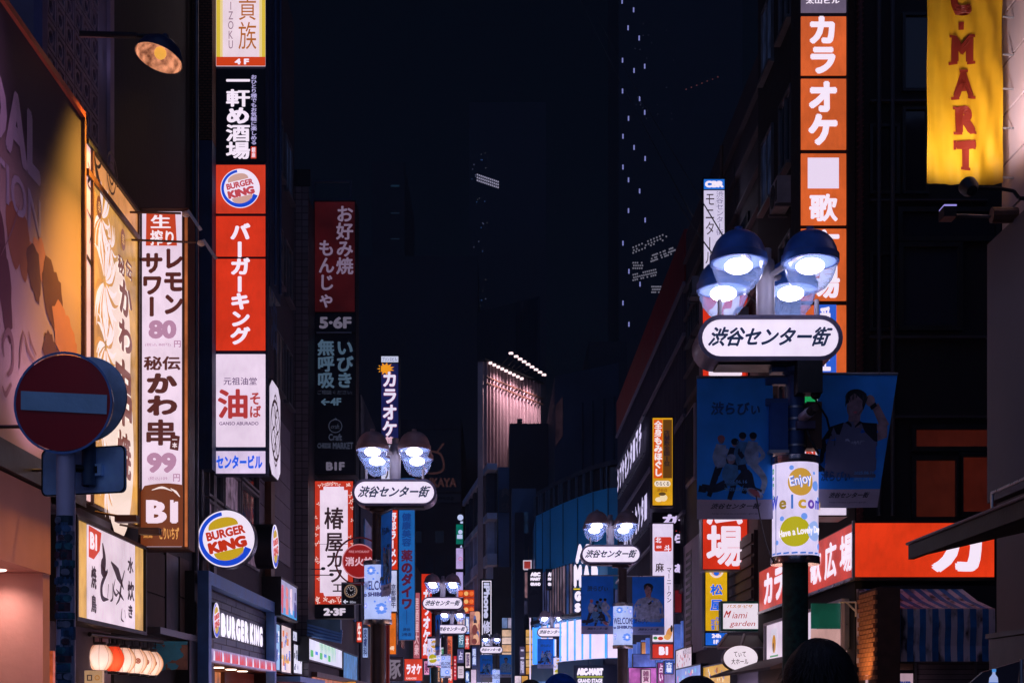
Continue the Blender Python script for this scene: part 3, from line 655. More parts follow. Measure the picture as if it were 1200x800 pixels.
# street lamp on an arm, lighting the billboard from above
def arm_lamp(dy, label, colr, en, tgt):
  arm = thing('arm_lamp', (-6.9, 21.0 + dy, 11.4), label, 'street lamp', 'arm lamps over the billboard')
  ax = lambda px, py, Y=21.0: Vector((X(px, Y), Y + dy, Z(py, Y)))
  m = MB(); m.tube(ax(40, 38), ax(160, 42), 0.045, black_metal); m.tube(ax(52, 68), ax(86, 41), 0.04, black_metal); m.tube(ax(88, 43), ax(158, 43.5), 0.016, matte((0.5, 0.3, 0.25), .4, .1, 4)); m.tube(ax(60, 34), ax(46, 100), 0.05, black_metal); m.build('arm', arm)
  ax_l = Vector((-0.26, -0.18, -1)).normalized()
  hd = ax(186, 68)
  m = MB(); m.lathe(hd - ax_l * 0.02, [(0.36, 0.03), (0.345, -0.05), (0.29, -0.16), (0.18, -0.25), (0.07, -0.29), (0.05, -0.36), (0, -0.37)], matte((0.02, 0.035, 0.09), 0.35, 0.2, 5), 32, axis=ax_l); sh = m.build('lamp_shade', arm, True)
  m = MB(); m.lathe(hd - ax_l * 0.02, [(0.345, 0.028), (0.33, -0.05), (0.27, -0.14), (0.16, -0.22), (0, -0.24)], lit((214, 140, 104), 1.0, 0.45, True, 9), 28, axis=ax_l); m.build('reflector', sh, True)
  m = MB(); m.ell(hd - ax_l * 0.08, (0.09, 0.09, 0.09), lit((236, 170, 70), .95, 0, True), 14, 8); m.build('bulb', sh, True)
  m = MB(); m.tube(ax(160, 42), hd - ax_l * 0.36, 0.03, black_metal); m.build('neck', arm)
  spot('arm_lamp_beam', tuple(hd + ax_l * 0.02), tgt, en, colr, math.radians(52 if dy == 0 else 95), 1.0, 0.4)
arm_lamp(0, 'barn-shade lamp on a long horizontal arm above the billboard', (1.0, 0.47, 0.05), 6000, (-6.05, 20.2, 7.6))
arm_lamp(-4.6, 'unseen barn-shade lamp added above the picture to tint the billboard mauve', (0.95, 0.42, 0.66), 450, (-6.1, 15.6, 6.5))  # unseen second lamp, added for mauve fill on the billboard
# --- building behind the billboard with a patterned concrete screen
B2 = building('lattice_building', rect_plan(-15, -6.25, 19.2, 23.05), 24, purple_plaster, 'mauve building with a pierced concrete screen above the billboard')
G = left(-6.25)
bm_ = MB(); q = Fr((0, 0), (1, 0))
bs = 0.42
class L0:      # unit screen block in local coordinates facing +x
    @staticmethod
    def pt(a, b, c=0.0): return Vector((c, a, b))
scr = matte((0.20, 0.17, 0.25), 0.8, 0.2, 3, 0.3)
bm_.frame(L0, 0.01, bs - 0.01, 0.01, bs - 0.01, 0.05, 0.0, 0.10, scr)
bm_.arc(L0, bs / 2, bs / 2, 0.085, 0.125, 0.09, scr, n=14, d=0.07)
for (p, s_) in (((0.04, 0.04), (0.13, 0.13)), ((0.38, 0.04), (0.29, 0.13)), ((0.04, 0.38), (0.13, 0.29)), ((0.38, 0.38), (0.29, 0.29))): bm_.tube(L0.pt(*p, 0.05), L0.pt(*s_, 0.05), 0.03, scr, 5)
proto = bm_.build('screen_block', B2); bmesh0 = proto.data
for v in bmesh0.vertices: v.co += LOC[B2.name]
proto.location = Vector((-6.25, 19.45, 9.4)) - LOC[B2.name]
for i in range(6):
    for j in range(14):
        if i == 0 and j == 0: continue
        y = 19.45 + i * 0.425
        piece('screen_block', bmesh0, B2, (-6.25, y, 9.4 + j * 0.425))
m = MB(); m.fbox(G, 19.44, 22.0, 8.5, 18.6, -0.01, 0.004, matte((0.02, 0.02, 0.04), .9, .3, 2)); m.build('screen_backing', B2)
m = MB(); m.fbox(G, 19.2, 19.42, 8.5, 18.6, 0.0, 0.12, matte((0.10, 0.09, 0.2), .8, .2, 2)); m.build('pilaster', B2)
m = MB(); m.fbox(G, 22.80, 23.03, 8.5, 18.6, 0.0, 0.06, matte((0.26, 0.2, 0.27), .8, .2, 2)); m.build('pilaster', B2)
for k, yy in enumerate((15.4, 18.2)):  # ledge lamps added for a mauve wash rising up the billboard
    t = thing('added_billboard_uplight', (-5.3, yy, 4.9), ('left' if k == 0 else 'right') + ' small flood lamp added on the ledge to wash the billboard from below', 'lamp', 'added billboard wash lamps')
    m = MB(); m.tube((-5.95, yy, 4.66), (-5.0, yy, 4.66), .02, black_metal, 6); m.box(-5.1, -4.94, yy - .12, yy + .12, 4.62, 4.74, black_metal); m.build('lamp_head', t)
    spot('added_uplight_beam', (-5.0, yy, 4.80), (-6.0, yy + .2, 6.6), 130, (0.72, 0.40, 0.66), math.radians(130), 1.0, 0.15)
point('billboard_top_glow', (-6.3, 22.6, 12.0), 5, (0.55, 0.5, 1.0), 0.5)
# --- yellow wall sign with the fried chicken skewer lettering
brn = ink((112, 52, 28)); cream = lit((242, 214, 214), 1.0, 0.10); gold = lit((222, 160, 78), 0.95, 0.28, True, 1.0); amber = lit((226, 150, 90), 1.0, 0.18)
wsg = thing('wall_sign', (-6.0, 22.2, 4.6), 'tall amber wall sign with skewer lettering and a swirl-ornament strip on top', 'sign')
a0, a1 = LF.a(99.5), LF.a(160.5); zt = LF.z(99.5, 163)
m = MB(); m.fbox(LF, a0, a1, 4.62, zt, -0.3, -0.002, brown_metal); m.build('housing', wsg)
m = MB(); m.fbox(LF, a0 + 0.02, a0 + 0.22, 4.66, zt - 0.05, 0, 0.02, lit((236, 190, 190), 1, 0.12)); m.build('edge_panel', wsg)
zb = LF.z(107, 211)
for (p, q_) in ((107.5, 126), (126.6, 135.5), (136.2, 160)):
    m = MB(); m.fbox(LF, LF.a(p) + 0.02, LF.a(q_) - 0.02, zb + 0.06, zt - 0.07, 0, 0.02, amber); m.build('top_panel', wsg)
m = MB(); m.fbox(LF, LF.a(108) , LF.a(160) - 0.02, 4.68, zb - 0.05, 0, 0.02, gold); m.build('main_panel', wsg)
m = MB()
m.fbox(LF, a0, a1, zb - 0.05, zb + 0.05, 0.0, 0.06, brown_metal); m.fbox(LF, a0, a1, zt - 0.06, zt, 0.0, 0.06, black_metal); m.fbox(LF, a0 + 0.23, a0 + 0.29, 4.62, zt - 0.06, 0.0, 0.055, brown_metal); m.fbox(LF, a1 - 0.05, a1, 4.62, zt - 0.06, 0, 0.055, brown_metal); m.build('frame', wsg)
bk = ink((34, 20, 22)); m = MB()
def wp(px, py): return LF.a(px), LF.z(px, py)
spi = [(0.30 * (1 - i / 40) * math.cos(0.42 * i), 0.30 * (1 - i / 40) * math.sin(0.42 * i)) for i in range(36)]
ca, cb_ = wp(129, 206)
m.stroke(LF, [(ca + x * 1.15, cb_ + y * 1.3) for x, y in spi], 0.035, 0.026, bk)
m.stroke(LF, [wp(108, 178), wp(112, 205), wp(118, 222)], (0.02, 0.16, 0.02), 0.026, bk)
m.stroke(LF, [wp(110, 170), wp(116, 190), wp(113, 196), wp(109, 190)], (0.02, 0.06, 0.02), 0.027, bk)
m.stroke(LF, [wp(101, 190), wp(104, 205), wp(101, 215), wp(106, 225)], (0.02, 0.07, 0.02), 0.026, bk)
m.stroke(LF, [wp(100, 245), wp(106, 262), wp(103, 285)], (0.02, 0.05, 0.02), 0.026, bk)
m.stroke(LF, [wp(99.8, 300), wp(105, 310)], 0.08, 0.026, bk)
m.build('swirl_ornament', wsg)
# white glowing chrysanthemum drawing
m = MB(); wgl = ink((246, 224, 226)); mid = ink((204, 138, 60))
r_ = random.Random(5)
for (cpx, cpy, R, nn) in ((117, 255, 0.55, 26), (121, 330, 0.75, 30), (122, 405, 0.62, 26), (118, 470, 0.6, 24), (128, 290, 0.35, 18), (124, 560, 0.5, 20)):
    ca, cb_ = wp(cpx, cpy)
    for k in range(nn):
        t = 2 * PI * k / nn + r_.uniform(-.1, .1); rr = R * r_.uniform(.75, 1.05)
        pts = [(ca + rr * s_ * math.cos(t + .35 * s_ * s_), cb_ + rr * s_ * math.sin(t + .35 * s_ * s_) * 1.25) for s_ in (0.12, 0.35, 0.6, 0.8, 1.0)]
        if any(p[0] < LF.a(108.5) or p[0] > LF.a(158) for p in pts): continue
        m.stroke(LF, pts, (0.02, R * 0.13, 0.012), 0.024 + k * 0.0001, wgl if k % 4 else mid)
a, b = wp(138, 520); m.disc(LF, a, b, 0.9, 1.5, 0.0225, ink((240, 214, 200)), 30)
m.disc(LF, *wp(138, 400), 0.7, 1.25, 0.0222, ink((238, 208, 196)), 30)
for p in ((114, 243), (142, 281)):
    a, b = wp(*p); m.disc(LF, a, b, 0.14, 0.17, 0.03, ink((120, 66, 40)), 16); m.text(LF, '串', (a - .07, a + .07, b - .09, b + .09), ink((225, 170, 110)), 0.0, 0.034)
m.build('printed_flowers', wsg)
m = MB(); hal = ink((250, 236, 232))
for (s, x0, x1, y0, y1) in (('秘', 135, 143.5, 300, 322), ('伝', 144, 152, 305, 327), ('か', 137, 152, 330, 372), ('わ', 136, 152, 376, 414), ('串', 131, 152, 420, 500), ('焼', 134, 151, 505, 560)):
    R = LF.rect(x0, x1, y0, y1)
    m.text(LF, s, R, hal, 0.09, 0.030); m.text(LF, s, R, brn, 0.045, 0.037)
m.build('lettering', wsg)
# --- white projecting sign
WS = front(23.8)
wt, rs = sign('projecting_sign', WS, (163, 220), [(245, 642, lit((234, 150, 110), 0.8, 0.1))], 'tall white and brown projecting sign, lemon sour 80 and skewer 99 yen, B1', depth=0.5, fm=brown_metal)
for o in list(wt.children):
    if o.name.startswith('panel'): bpy.data.objects.remove(o)
lit_face(wt, WS, WS.rect(166.5, 213, 248, 640), lit((238, 214, 236), 1, 0.07), 'panel')
m = MB(); m.fbox(WS, WS.a(163.4), WS.a(166.2), Z(641, 23.8), Z(247, 23.8), -0.03, 0.004, brown_metal); m.fbox(WS, WS.a(213.3), WS.a(216), Z(641, 23.8), Z(247, 23.8), -0.03, 0.005, brown_metal); m.build('inner_frame', wt)
m = MB(); m.fbox(WS, WS.a(216.4), WS.a(219.6), Z(640, 23.8), Z(248, 23.8), -0.03, 0.0, lit((206, 112, 62), 0.8, 0.3)); m.build('edge_panel', wt)
m = MB(); m.fpoly(WS, [(WS.a(x), Z(y, 23.8)) for x, y in ((171, 288), (207.5, 288), (205.5, 250), (171.5, 250))], 0.006, ink((190, 62, 34)))
br2 = ink((86, 34, 16)); z = lambda y: Z(y, 23.8); A_ = WS.a
arcp = [(A_(165), z(640)), (A_(214.5), z(640)), (A_(214.5), z(579))] + [(A_(214.5 - i * 5), z(570 - 0 - 4 * math.sin(PI * (i + 2) / 12))) for i in range(0, 10)] + [(A_(165), z(576))]
m.fpoly(WS, arcp, 0.006, ink((108, 48, 22)))
m.stroke(WS, [(A_(178), z(574)), (A_(190), z(571)), (A_(202), z(575))], (0.01, .04, .01), 0.010, ink((240, 220, 220)))
m.stroke(WS, [(A_(200), z(572)), (A_(206), z(576)), (A_(211), z(582))], (0.01, .04, .01), 0.010, ink((240, 220, 220)))
m.build('printed_ground', wt)
dbr = ink((78, 30, 30)); mau = ink((176, 128, 160))
words(wt, WS, [('生', 176, 201, 251, 268, ink((246, 230, 240)), 0.06), ('搾り', 176, 204, 269, 288, ink((246, 230, 240)), 0.05),
    ('レモン', 191, 215, 290, 370, dbr, 0.055, True), ('サワー', 166, 191, 296, 372, dbr, 0.055, True),
    ('80', 174, 207, 375, 397, mau, 0.06), ('(税込 88円)', 170, 200, 402, 406, mau, 0.0), ('円', 204, 212, 399, 407, mau, 0.02),
    ('秘伝', 168, 212, 417, 434, dbr, 0.05), ('か', 172, 208, 437, 461, dbr, 0.06), ('わ', 172, 208, 463, 487, dbr, 0.06), ('串', 170, 207, 490, 523, dbr, 0.07),
    ('99', 172, 207, 530, 554, mau, 0.06), ('(税込)109', 174, 196, 558, 563, mau, 0.0), ('円', 203, 211, 555, 564, mau, 0.02),
    ('B1', 171, 209, 584, 613, ink((238, 214, 232)), 0.07), ('水炊き', 168, 183, 619, 624, ink((210, 140, 70)), 0.04), ('焼鳥', 168, 179, 625, 630, ink((210, 140, 70)), 0.04), ('とりいちず', 187, 210, 617, 632, ink((220, 150, 80)), 0.04)])
m = MB(); m.fpoly(WS, [(A_(199), z(526)), (A_(209), z(528)), (A_(211), z(511)), (A_(201), z(509))], 0.012, dbr); m.text(WS, '一本', (A_(202), A_(208), z(525), z(512)), ink((240, 220, 230)), 0.03, 0.016, vert=True); m.build('small_stamp', wt)
# lamps on rods
for k, (x0, y0, x1, y1) in enumerate(((120, 248, 212, 250), (152, 281, 230, 284))):
    Yk = 23.2 - 0.5 * k if k == 0 else 23.3
    t = thing('clip_lamp', (X(x0, Yk), Yk, Z(y0, Yk)), ('upper' if k == 0 else 'lower') + ' rod lamp reaching over the top of the tall white skewer sign', 'lamp', 'rod lamps at the white sign')
    m = MB(); m.tube((X(x0, Yk), Yk, Z(y0, Yk)), (X(x1, Yk), Yk, Z(y1, Yk)), 0.018, brown_metal); m.build('rod', t)
    x_, z_ = X(x1 + 6, Yk), Z(y1 + 1, Yk)
    m = MB(); m.ell((x_, Yk, z_), (0.07, 0.06, 0.05), matte((0.5, 0.42, 0.45), .4, .1, 4), 12, 8); m.hexa([(x_ + .03, Yk - .1, z_ + .02), (x_ + .2, Yk - .1, z_ - .24), (x_ + .2, Yk + .1, z_ - .24), (x_ + .03, Yk + .1, z_ + .02), (x_ + .07, Yk - .1, z_ + .04), (x_ + .25, Yk - .1, z_ - .22), (x_ + .25, Yk + .1, z_ - .22), (x_ + .07, Yk + .1, z_ + .04)], steel); m.build('lamp_head', t)
# --- lower wall sign
ws2 = thing('wall_sign', (-5.9, 22.0, 2.7), 'white slanting chicken restaurant sign with large brush writing and red B1 corner', 'sign')
L2 = left(-5.9)
a0, a1 = L2.a(88), L2.a(168); z1 = L2.z(88, 608); z0 = L2.z(88, 722)
m = MB(); m.fbox(L2, a0 - 0.05, a1 + 0.05, z0 - 0.06, z1 + 0.06, -0.35, -0.002, black_metal); m.build('housing', ws2)
pan = [(88.5, 100, lit((232, 176, 96), 0.95, 0.2)), (101.5, 157, lit((240, 216, 232), 1, 0.10)), (158.3, 166.5, lit((232, 176, 96), 0.95, 0.2))]
for p, q_, mm in pan: lit_face(ws2, L2, (L2.a(p) + 0.01, L2.a(q_) - 0.01, z0, z1), mm, 'panel', 0.02)
m = MB(); m.frame(L2, a0 - 0.05, a1 + 0.05, z0 - 0.06, z1 + 0.06, 0.06, 0, 0.05, black_metal); m.build('frame', ws2)
z2 = lambda px, py: L2.z(px, py)
m = MB(); m.fpoly(L2, [(L2.a(102), z2(102, 652)), (L2.a(108), z2(108, 655)), (L2.a(115), z2(115, 645)), (L2.a(117), z2(117, 624)), (L2.a(102), z1 - .01)], 0.024, ink((206, 66, 46)))
bi = ink((48, 30, 36))
def s2(pts, w): m.stroke(L2, [(L2.a(x), z2(x, y)) for x, y in pts], w, 0.028, bi)
s2([(118, 636), (120, 655), (118, 668), (123, 672)], (.05, .26, .05)); s2([(124, 668), (117, 685), (118, 700), (125, 702)], (.06, .14, .02)); s2([(128, 658), (136, 672), (143, 690)], (.03, .2, .02)); s2([(144, 668), (140, 685), (138, 700), (134, 708)], (.03, .09, .02)); s2([(134, 690), (140, 698), (143, 703)], (.02, .06, .02))
s2([(125, 684), (124, 700)], (.03, .05, .02)); s2([(130, 683), (130, 700), (127, 704)], (.03, .06, .02)); s2([(133, 678), (131, 690), (134, 697), (137, 693)], (.02, .06, .02)); s2([(141, 712), (140, 724), (143, 728)], (.02, .05, .02)); s2([(144, 714), (145, 724)], (.02, .04, .02))
m.build('printed_brushwork', ws2)
m = MB()
for (s, x0, x1, y0, y1, mt) in (('B1', 103, 111, 624, 644, ink((244, 228, 240))), ('焼', 104, 110.5, 662, 690, bi), ('鳥', 104, 110.5, 696, 718, bi), ('水', 147, 154, 652, 672, bi), ('炊', 147, 155, 680, 704, bi), ('き', 148, 153, 708, 724, bi)):
    m.text(L2, s, (L2.a(x0), L2.a(x1), z2((x0 + x1) / 2, y1), z2((x0 + x1) / 2, y0)), mt, 0.05, 0.030)
m.build('lettering', ws2)
for px, py in ((122, 616), (150, 630)):
    Yk = L2.Y(px) - 0.4; x_, z_ = -5.45, L2.z(px, py - 4)
    t = thing('flood_lamp', (x_, Yk, z_), 'small dark flood lamp above the slanting chicken sign, ' + ('near' if px == 122 else 'far') + ' end', 'lamp', 'flood lamps over the chicken sign')
    m = MB(); m.tube((-5.95, Yk + .1, z_ + .12), (x_, Yk, z_ + .02), 0.018, brown_metal); m.build('rod', t)
    m = MB(); m.box(x_ - .16, x_ + .16, Yk - .1, Yk + .1, z_ - .05, z_ + .05, brown_metal); m.build('lamp_head', t)
# --- lanterns
Yl = [21.3, 21.75, 22.2, 22.7, 23.2, 23.7]; lantern_cream = lit((246, 206, 160), 1.0, 0.10, True, 4); lantern_red = lit((190, 62, 26), 0.9, 0.15, True, 4)
ltx = [117, 133, 144, 158, 168, 177]
def paper_mat(c):
    key = f'paper{c}'
    if key in MC: return MC[key]
    m, n, l, p = _new('lantern_paper')
    lw = n.new('ShaderNodeLayerWeight'); lw.inputs[0].default_value = .5; r = _ramp(n, l, lw.outputs['Facing'], c, (c[0] * .62, c[1] * .34, c[2] * .08), .18, .9)   # dimming towards the rim is painted into the paper colour by view angle
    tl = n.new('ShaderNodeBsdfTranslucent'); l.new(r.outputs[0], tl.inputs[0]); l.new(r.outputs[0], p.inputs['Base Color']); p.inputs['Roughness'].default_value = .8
    p.inputs['Emission Color'].default_value = (*[v * .5 for v in c], 1); p.inputs['Emission Strength'].default_value = .0; m.cycles.emission_sampling = 'NONE'
    mx = n.new('ShaderNodeMixShader'); mx.inputs[0].default_value = .7; l.new(p.outputs[0], mx.inputs[1]); l.new(tl.outputs[0], mx.inputs[2]); l.new(mx.outputs[0], n['Material Output'].inputs[0])
    MC[key] = m; return m
for k, px in enumerate(ltx):
    Yk = 22.0 + k * 0.32; xk = X(px, Yk); zk = Z(770 + k * 1.4, Yk); R = 0.20 if k != 1 else 0.16
    t = thing('paper_lantern', (xk, Yk, zk - 0.24), ['round cream paper lantern nearest the camera, left end of the row', 'small rust-red paper lantern between cream ones', 'cream paper lantern just right of the red one', 'cream paper lantern with brown emblem, fourth in the row', 'cream paper lantern, last but one to the right', 'cream paper lantern at the right end of the row'][k], 'lantern', 'row of paper lanterns')
    m = MB(); prof = []
    for i in range(17):
        q = i / 16; prof.append((R * math.sin(PI * (0.15 + 0.70 * q)) ** 0.85, -0.19 + 0.38 * q))
    m.lathe((xk, Yk, zk), prof, paper_mat((0.75, .10, .04) if k == 1 else (0.92, .82, .80)), 28); sh = m.build('paper_shade', t, True)
    m = MB(); m.ell((xk, Yk, zk - .04), (.05, .05, .06), lit((255, 222, 206), 24, 0, True), 12, 8); m.build('bulb', sh, True)
    m = MB()
    for i in range(8):
        q = 2 * PI * i / 8 + .2
        pts = [Vector((xk + (p[0] * 1.012) * math.cos(q), Yk + p[0] * 1.012 * math.sin(q), zk + p[1])) for p in prof[::2]]
        m.path(pts, 0.0032, matte((.25, .13, .08), .7, .2, 9), 4)
    m.build('ribs', sh)
    m = MB(); m.lathe((xk, Yk, zk), [(0, 0.2), (0.10, 0.2), (0.10, 0.24), (0, 0.245)], black_metal, 16); m.lathe((xk, Yk, zk), [(0, -0.245), (0.09, -0.24), (0.09, -0.2), (0, -0.2)], black_metal, 16); m.tube((xk, Yk, zk + .24), (xk, Yk, 2.72), 0.008, black_metal, 5); m.build('cap', t)
    if k in (3, 4, 5):
        cy = Cyl((xk, Yk, 0), R * 1.01, 0.5); m = MB(); m.arc(cy, 0, zk, 0.03, 0.045, 0.004, ink((150, 70, 40)), n=14); m.text(cy, '鳥', (-0.03, 0.03, zk - .03, zk + .03), ink((150, 70, 40)), 0.03, 0.005); m.build('printed_emblem', sh)
t = thing('lantern_rail', (-5.5, 22.8, 2.7), 'dark iron rail with hooks carrying the paper lanterns', 'rail')
m = MB(); m.tube((X(105, 21.5), 21.5, 2.74), (X(190, 24), 24, 2.74), 0.035, black_metal); m.build('bar', t)
for k in range(9):
    Yk = 21.7 + k * 0.25; m = MB(); m.tube((X(110 + 9 * k, Yk), Yk, 2.72), (X(110 + 9 * k, Yk), Yk, 2.62), 0.014, black_metal, 6); m.build('hook', t)
# --- dark building behind the white sign
B3 = building('dark_building', rect_plan(-15, -6.2, 23.06, 29.0), 24, dark_wall, 'dark building behind the tall white skewer sign')
H = left(-6.2)
for i, (x0, x1, y0, y1) in enumerate(((168, 190, 645, 695), (168, 190, 697, 740), (192, 206, 650, 738), (208, 219, 655, 700), (208, 219, 702, 742))):
    m = MB(); R = H.rect(x0, x1, y0, y1); m.fbox(H, *R, 0.0, 0.05, brown_wall if i != 2 else black_metal); m.build('wall_panel', B3)
m = MB(); m.fbox(H, H.a(168), H.a(232), H.z(168, 742), H.z(168, 734), 0.0, 0.3, grey_metal); m.build('ledge', B3)
for px in (221, 227, 232.5):
    m = MB(); m.tube(H.pt(H.a(px), 0.1, 0.16), H.pt(H.a(px), 24, 0.16), 0.045, grey_metal if px < 228 else brown_metal); m.build('drainpipe', B3, True)
m = MB(); m.fbox(H, H.a(205), H.a(235), 0.12, H.z(205, 742), 0.02, 0.28, black_metal); m.build('pier', B3)
t = thing('peeling_board', (-5.7, 24.6, 2.3), 'peeling turquoise-painted board beside the paper lanterns', 'board')
m = MB(); Q = front(24.3); pb_ = matte((0.05, 0.32, 0.5), 0.7, 0.2, 3, .3); pb2 = matte((0.25, 0.13, 0.10), 0.8, 0.4, 5, .4)
m.fbox(Q, Q.a(181), Q.a(219), Z(784, 24.3), Z(752, 24.3), -0.06, 0, pb2); m.build('board', t)
m = MB()
for k in range(22):
    a_ = rnd.uniform(Q.a(184), Q.a(212)); b_ = rnd.uniform(Z(781, 24.3), Z(756, 24.3)); pts = [(a_ + rnd.uniform(.04, .13) * math.cos(q_ * .9), b_ + rnd.uniform(.03, .1) * math.sin(q_ * .9)) for q_ in range(7)]; m.fpoly(Q, pts, 0.003 + k * .0004, pb_)
m.fbox(Q, Q.a(181), Q.a(219), Z(755, 24.3), Z(751, 24.3), -.07, .02, matte((0.04, 0.35, 0.55), .6, .2, 4)); m.build('paint_flakes', t)
# small menu lights below the lanterns
t = thing('menu_box', (-5.6, 21.2, 1.9), 'small lit cream menu box at the foot of the lanterns', 'sign')
m = MB(); Q = front(21.3); m.fbox(Q, Q.a(99), Q.a(120), 1.0, Z(785, 21.3), -.1, 0, lit((206, 160, 120), .8, .1)); m.build('panel', t)
m = MB(); m.frame(Q, Q.a(102), Q.a(108), Z(797, 21.3), Z(790, 21.3), .015, 0.0, .006, bi); m.arc(Q, Q.a(114), Z(793.5, 21.3), .025, .04, .006, ink((170, 110, 40)), n=14); m.build('printed_icons', t)
t = thing('lit_strip', (-6.05, 19.9, 0.1), 'narrow orange-lit strip between the salmon shop and the sign pole', 'sign')
m = MB(); Q = front(19.8); m.fbox(Q, Q.a(55), Q.a(62), .2, Z(762, 19.8), -.1, 0, lit((205, 88, 48), .9, .4, True, 5)); m.build('panel', t)
# --- no-entry sign in front
Yn = 7.2; NF = Fr((X(75, Yn), Yn), (math.cos(-0.10), math.sin(-0.10)))
t = thing('no_entry_sign', (X(75, Yn), Yn, 0), 'round red no-entry sign with a pale bar on a stickered pole, left foreground', 'road sign')
xn = X(73, Yn); sR = 60 * Yn / F
m = MB(); m.lathe((xn, Yn + 0.06, 0), [(0.048, 0), (0.048, Z(527, Yn))], matte((0.60, 0.58, 0.80), .45, .15, 4, .1, .1), 20); m.build('pole', t, True)
ca, cb_ = NF.a(74), Z(472, Yn)
m = MB(); m.disc(NF, ca, cb_, sR, sR * .935, 0.0, matte((0.40, 0.008, 0.014), .4, .1, 3, .02), 56); m.arc(NF, ca, cb_, sR * .955, sR * 1.0, .004, matte((0.10, 0.22, 0.55), .4, .1, 3), n=48); 
m.fprism(NF, [(ca + sR * math.cos(2 * PI * i / 48), cb_ + sR * .935 * math.sin(2 * PI * i / 48)) for i in range(48)], -.018, -.003, steel); dsc = m.build('disc', t)
m = MB(); m.fpoly(NF, [(NF.a(25), Z(479, Yn)), (NF.a(125.5), Z(486.5, Yn)), (NF.a(126), Z(464, Yn)), (NF.a(25), Z(457, Yn))], 0.006, matte((0.30, 0.55, 0.80), .5, .12, 4)); m.build('bar', dsc)
Bk = Fr((X(100, Yn + .16), Yn + .16), (math.cos(-0.3), math.sin(-0.3)))
m = MB(); bkm = matte((0.42, 0.62, 0.90), .5, .5, 3, .2, .2)
m.fprism(Bk, [(Bk.a(101) + .235 * math.cos(2 * PI * i / 48), Z(468, Yn + .16) + .22 * math.sin(2 * PI * i / 48)) for i in range(48)], -.012, 0, bkm); m.build('rear_disc', t)
m = MB(); m.fprism(Bk, stadium(0, 0, .1, .1), 0, 0, bkm) if False else None
R = (Bk.a(49), Bk.a(147), Z(579, Yn + .16), Z(524, Yn + .16)); pts = []
for (cx_, cz_, q0) in ((R[1] - .03, R[2] + .03, -90), (R[1] - .03, R[3] - .03, 0), (R[0] + .03, R[3] - .03, 90), (R[0] + .03, R[2] + .03, 180)):
    for i in range(5): q = math.radians(q0 + i * 22.5); pts.append((cx_ + .03 * math.cos(q), cz_ + .03 * math.sin(q)))
m = MB(); m.fprism(Bk, pts, -.012, 0, bkm)
n = len(pts); k2 = [(R[0] + (p[0] - R[0]) * .97 + (R[1] - R[0]) * .015, R[2] + (p[1] - R[2]) * .95 + (R[3] - R[2]) * .025) for p in pts]
for i in range(n):
    j = (i + 1) % n; m.add([Bk.pt(*pts[i], .004), Bk.pt(*pts[j], .004), Bk.pt(*k2[j], .004), Bk.pt(*k2[i], .004)], [(0, 1, 2, 3)], black_metal)
m.build('rear_plate', t)
for (px, py) in ((100, 552), (99, 442)):
    m = MB(); a_, b_ = Bk.a(px + 8), Z(py, Yn + .16); m.fbox(Bk, a_ - .03, a_ + .07, b_ - .03, b_ + .03, 0.004, .03, bkm)
    for q in range(2): m.fbox(Bk, a_ + .015 + .022 * q, a_ + .027 + .022 * q, b_ - .018, b_ + .018, .03, .034, black_metal)
    m.build('bracket', t)
m = MB(); m.lathe((xn + .10, Yn + .12, 0), [(0.032, Z(565, Yn)), (0.036, Z(564, Yn)), (0.036, Z(525, Yn)), (0.032, Z(430, Yn))], matte((0.05, 0.09, 0.16), .45, .2, 4), 16); m.tube((xn, Yn + .06, Z(545, Yn)), (xn + .1, Yn + .12, Z(545, Yn)), .02, black_metal, 10); m.build('clamp', t, True)
PCy = Cyl((xn, Yn + .06, 0), .0492)
stc = [(0.02, 0.06, 0.10), (0.05, 0.14, 0.3), (0.25, 0.28, 0.4), (0.03, 0.10, 0.2), (0.12, 0.05, 0.08), (0.04, 0.2, 0.28)]
m = MB()
for k in range(26):
    zz = Z(604, Yn) - k * 0.044 - .02; hh = rnd.uniform(.03, .07); aa = rnd.uniform(-.05, .0); ww = rnd.uniform(.05, .1)
    for s_ in range(4): m.fpoly(PCy, [(aa + ww * s_ / 4, zz - hh / 2), (aa + ww * (s_ + 1) / 4, zz - hh / 2), (aa + ww * (s_ + 1) / 4, zz + hh / 2), (aa + ww * s_ / 4, zz + hh / 2)], .001 + k * .0002, matte(stc[k % 6], .5, .5, 25, .0))
    m.disc(PCy, rnd.uniform(-.04, .03), zz, .02, .018, .008, matte(stc[(k * 5 + 2) % 6], .5, .3, 20, 0), 14); m.text(PCy, rnd.choice(['祭', 'ー', '夜', '福', '鬼']), (aa + .01, aa + .04, zz - .015, zz + .015), matte(stc[(k + 2) % 6], .5, .3, 20, 0), .03, .010)
m.build('sticker', t, kind='stuff')
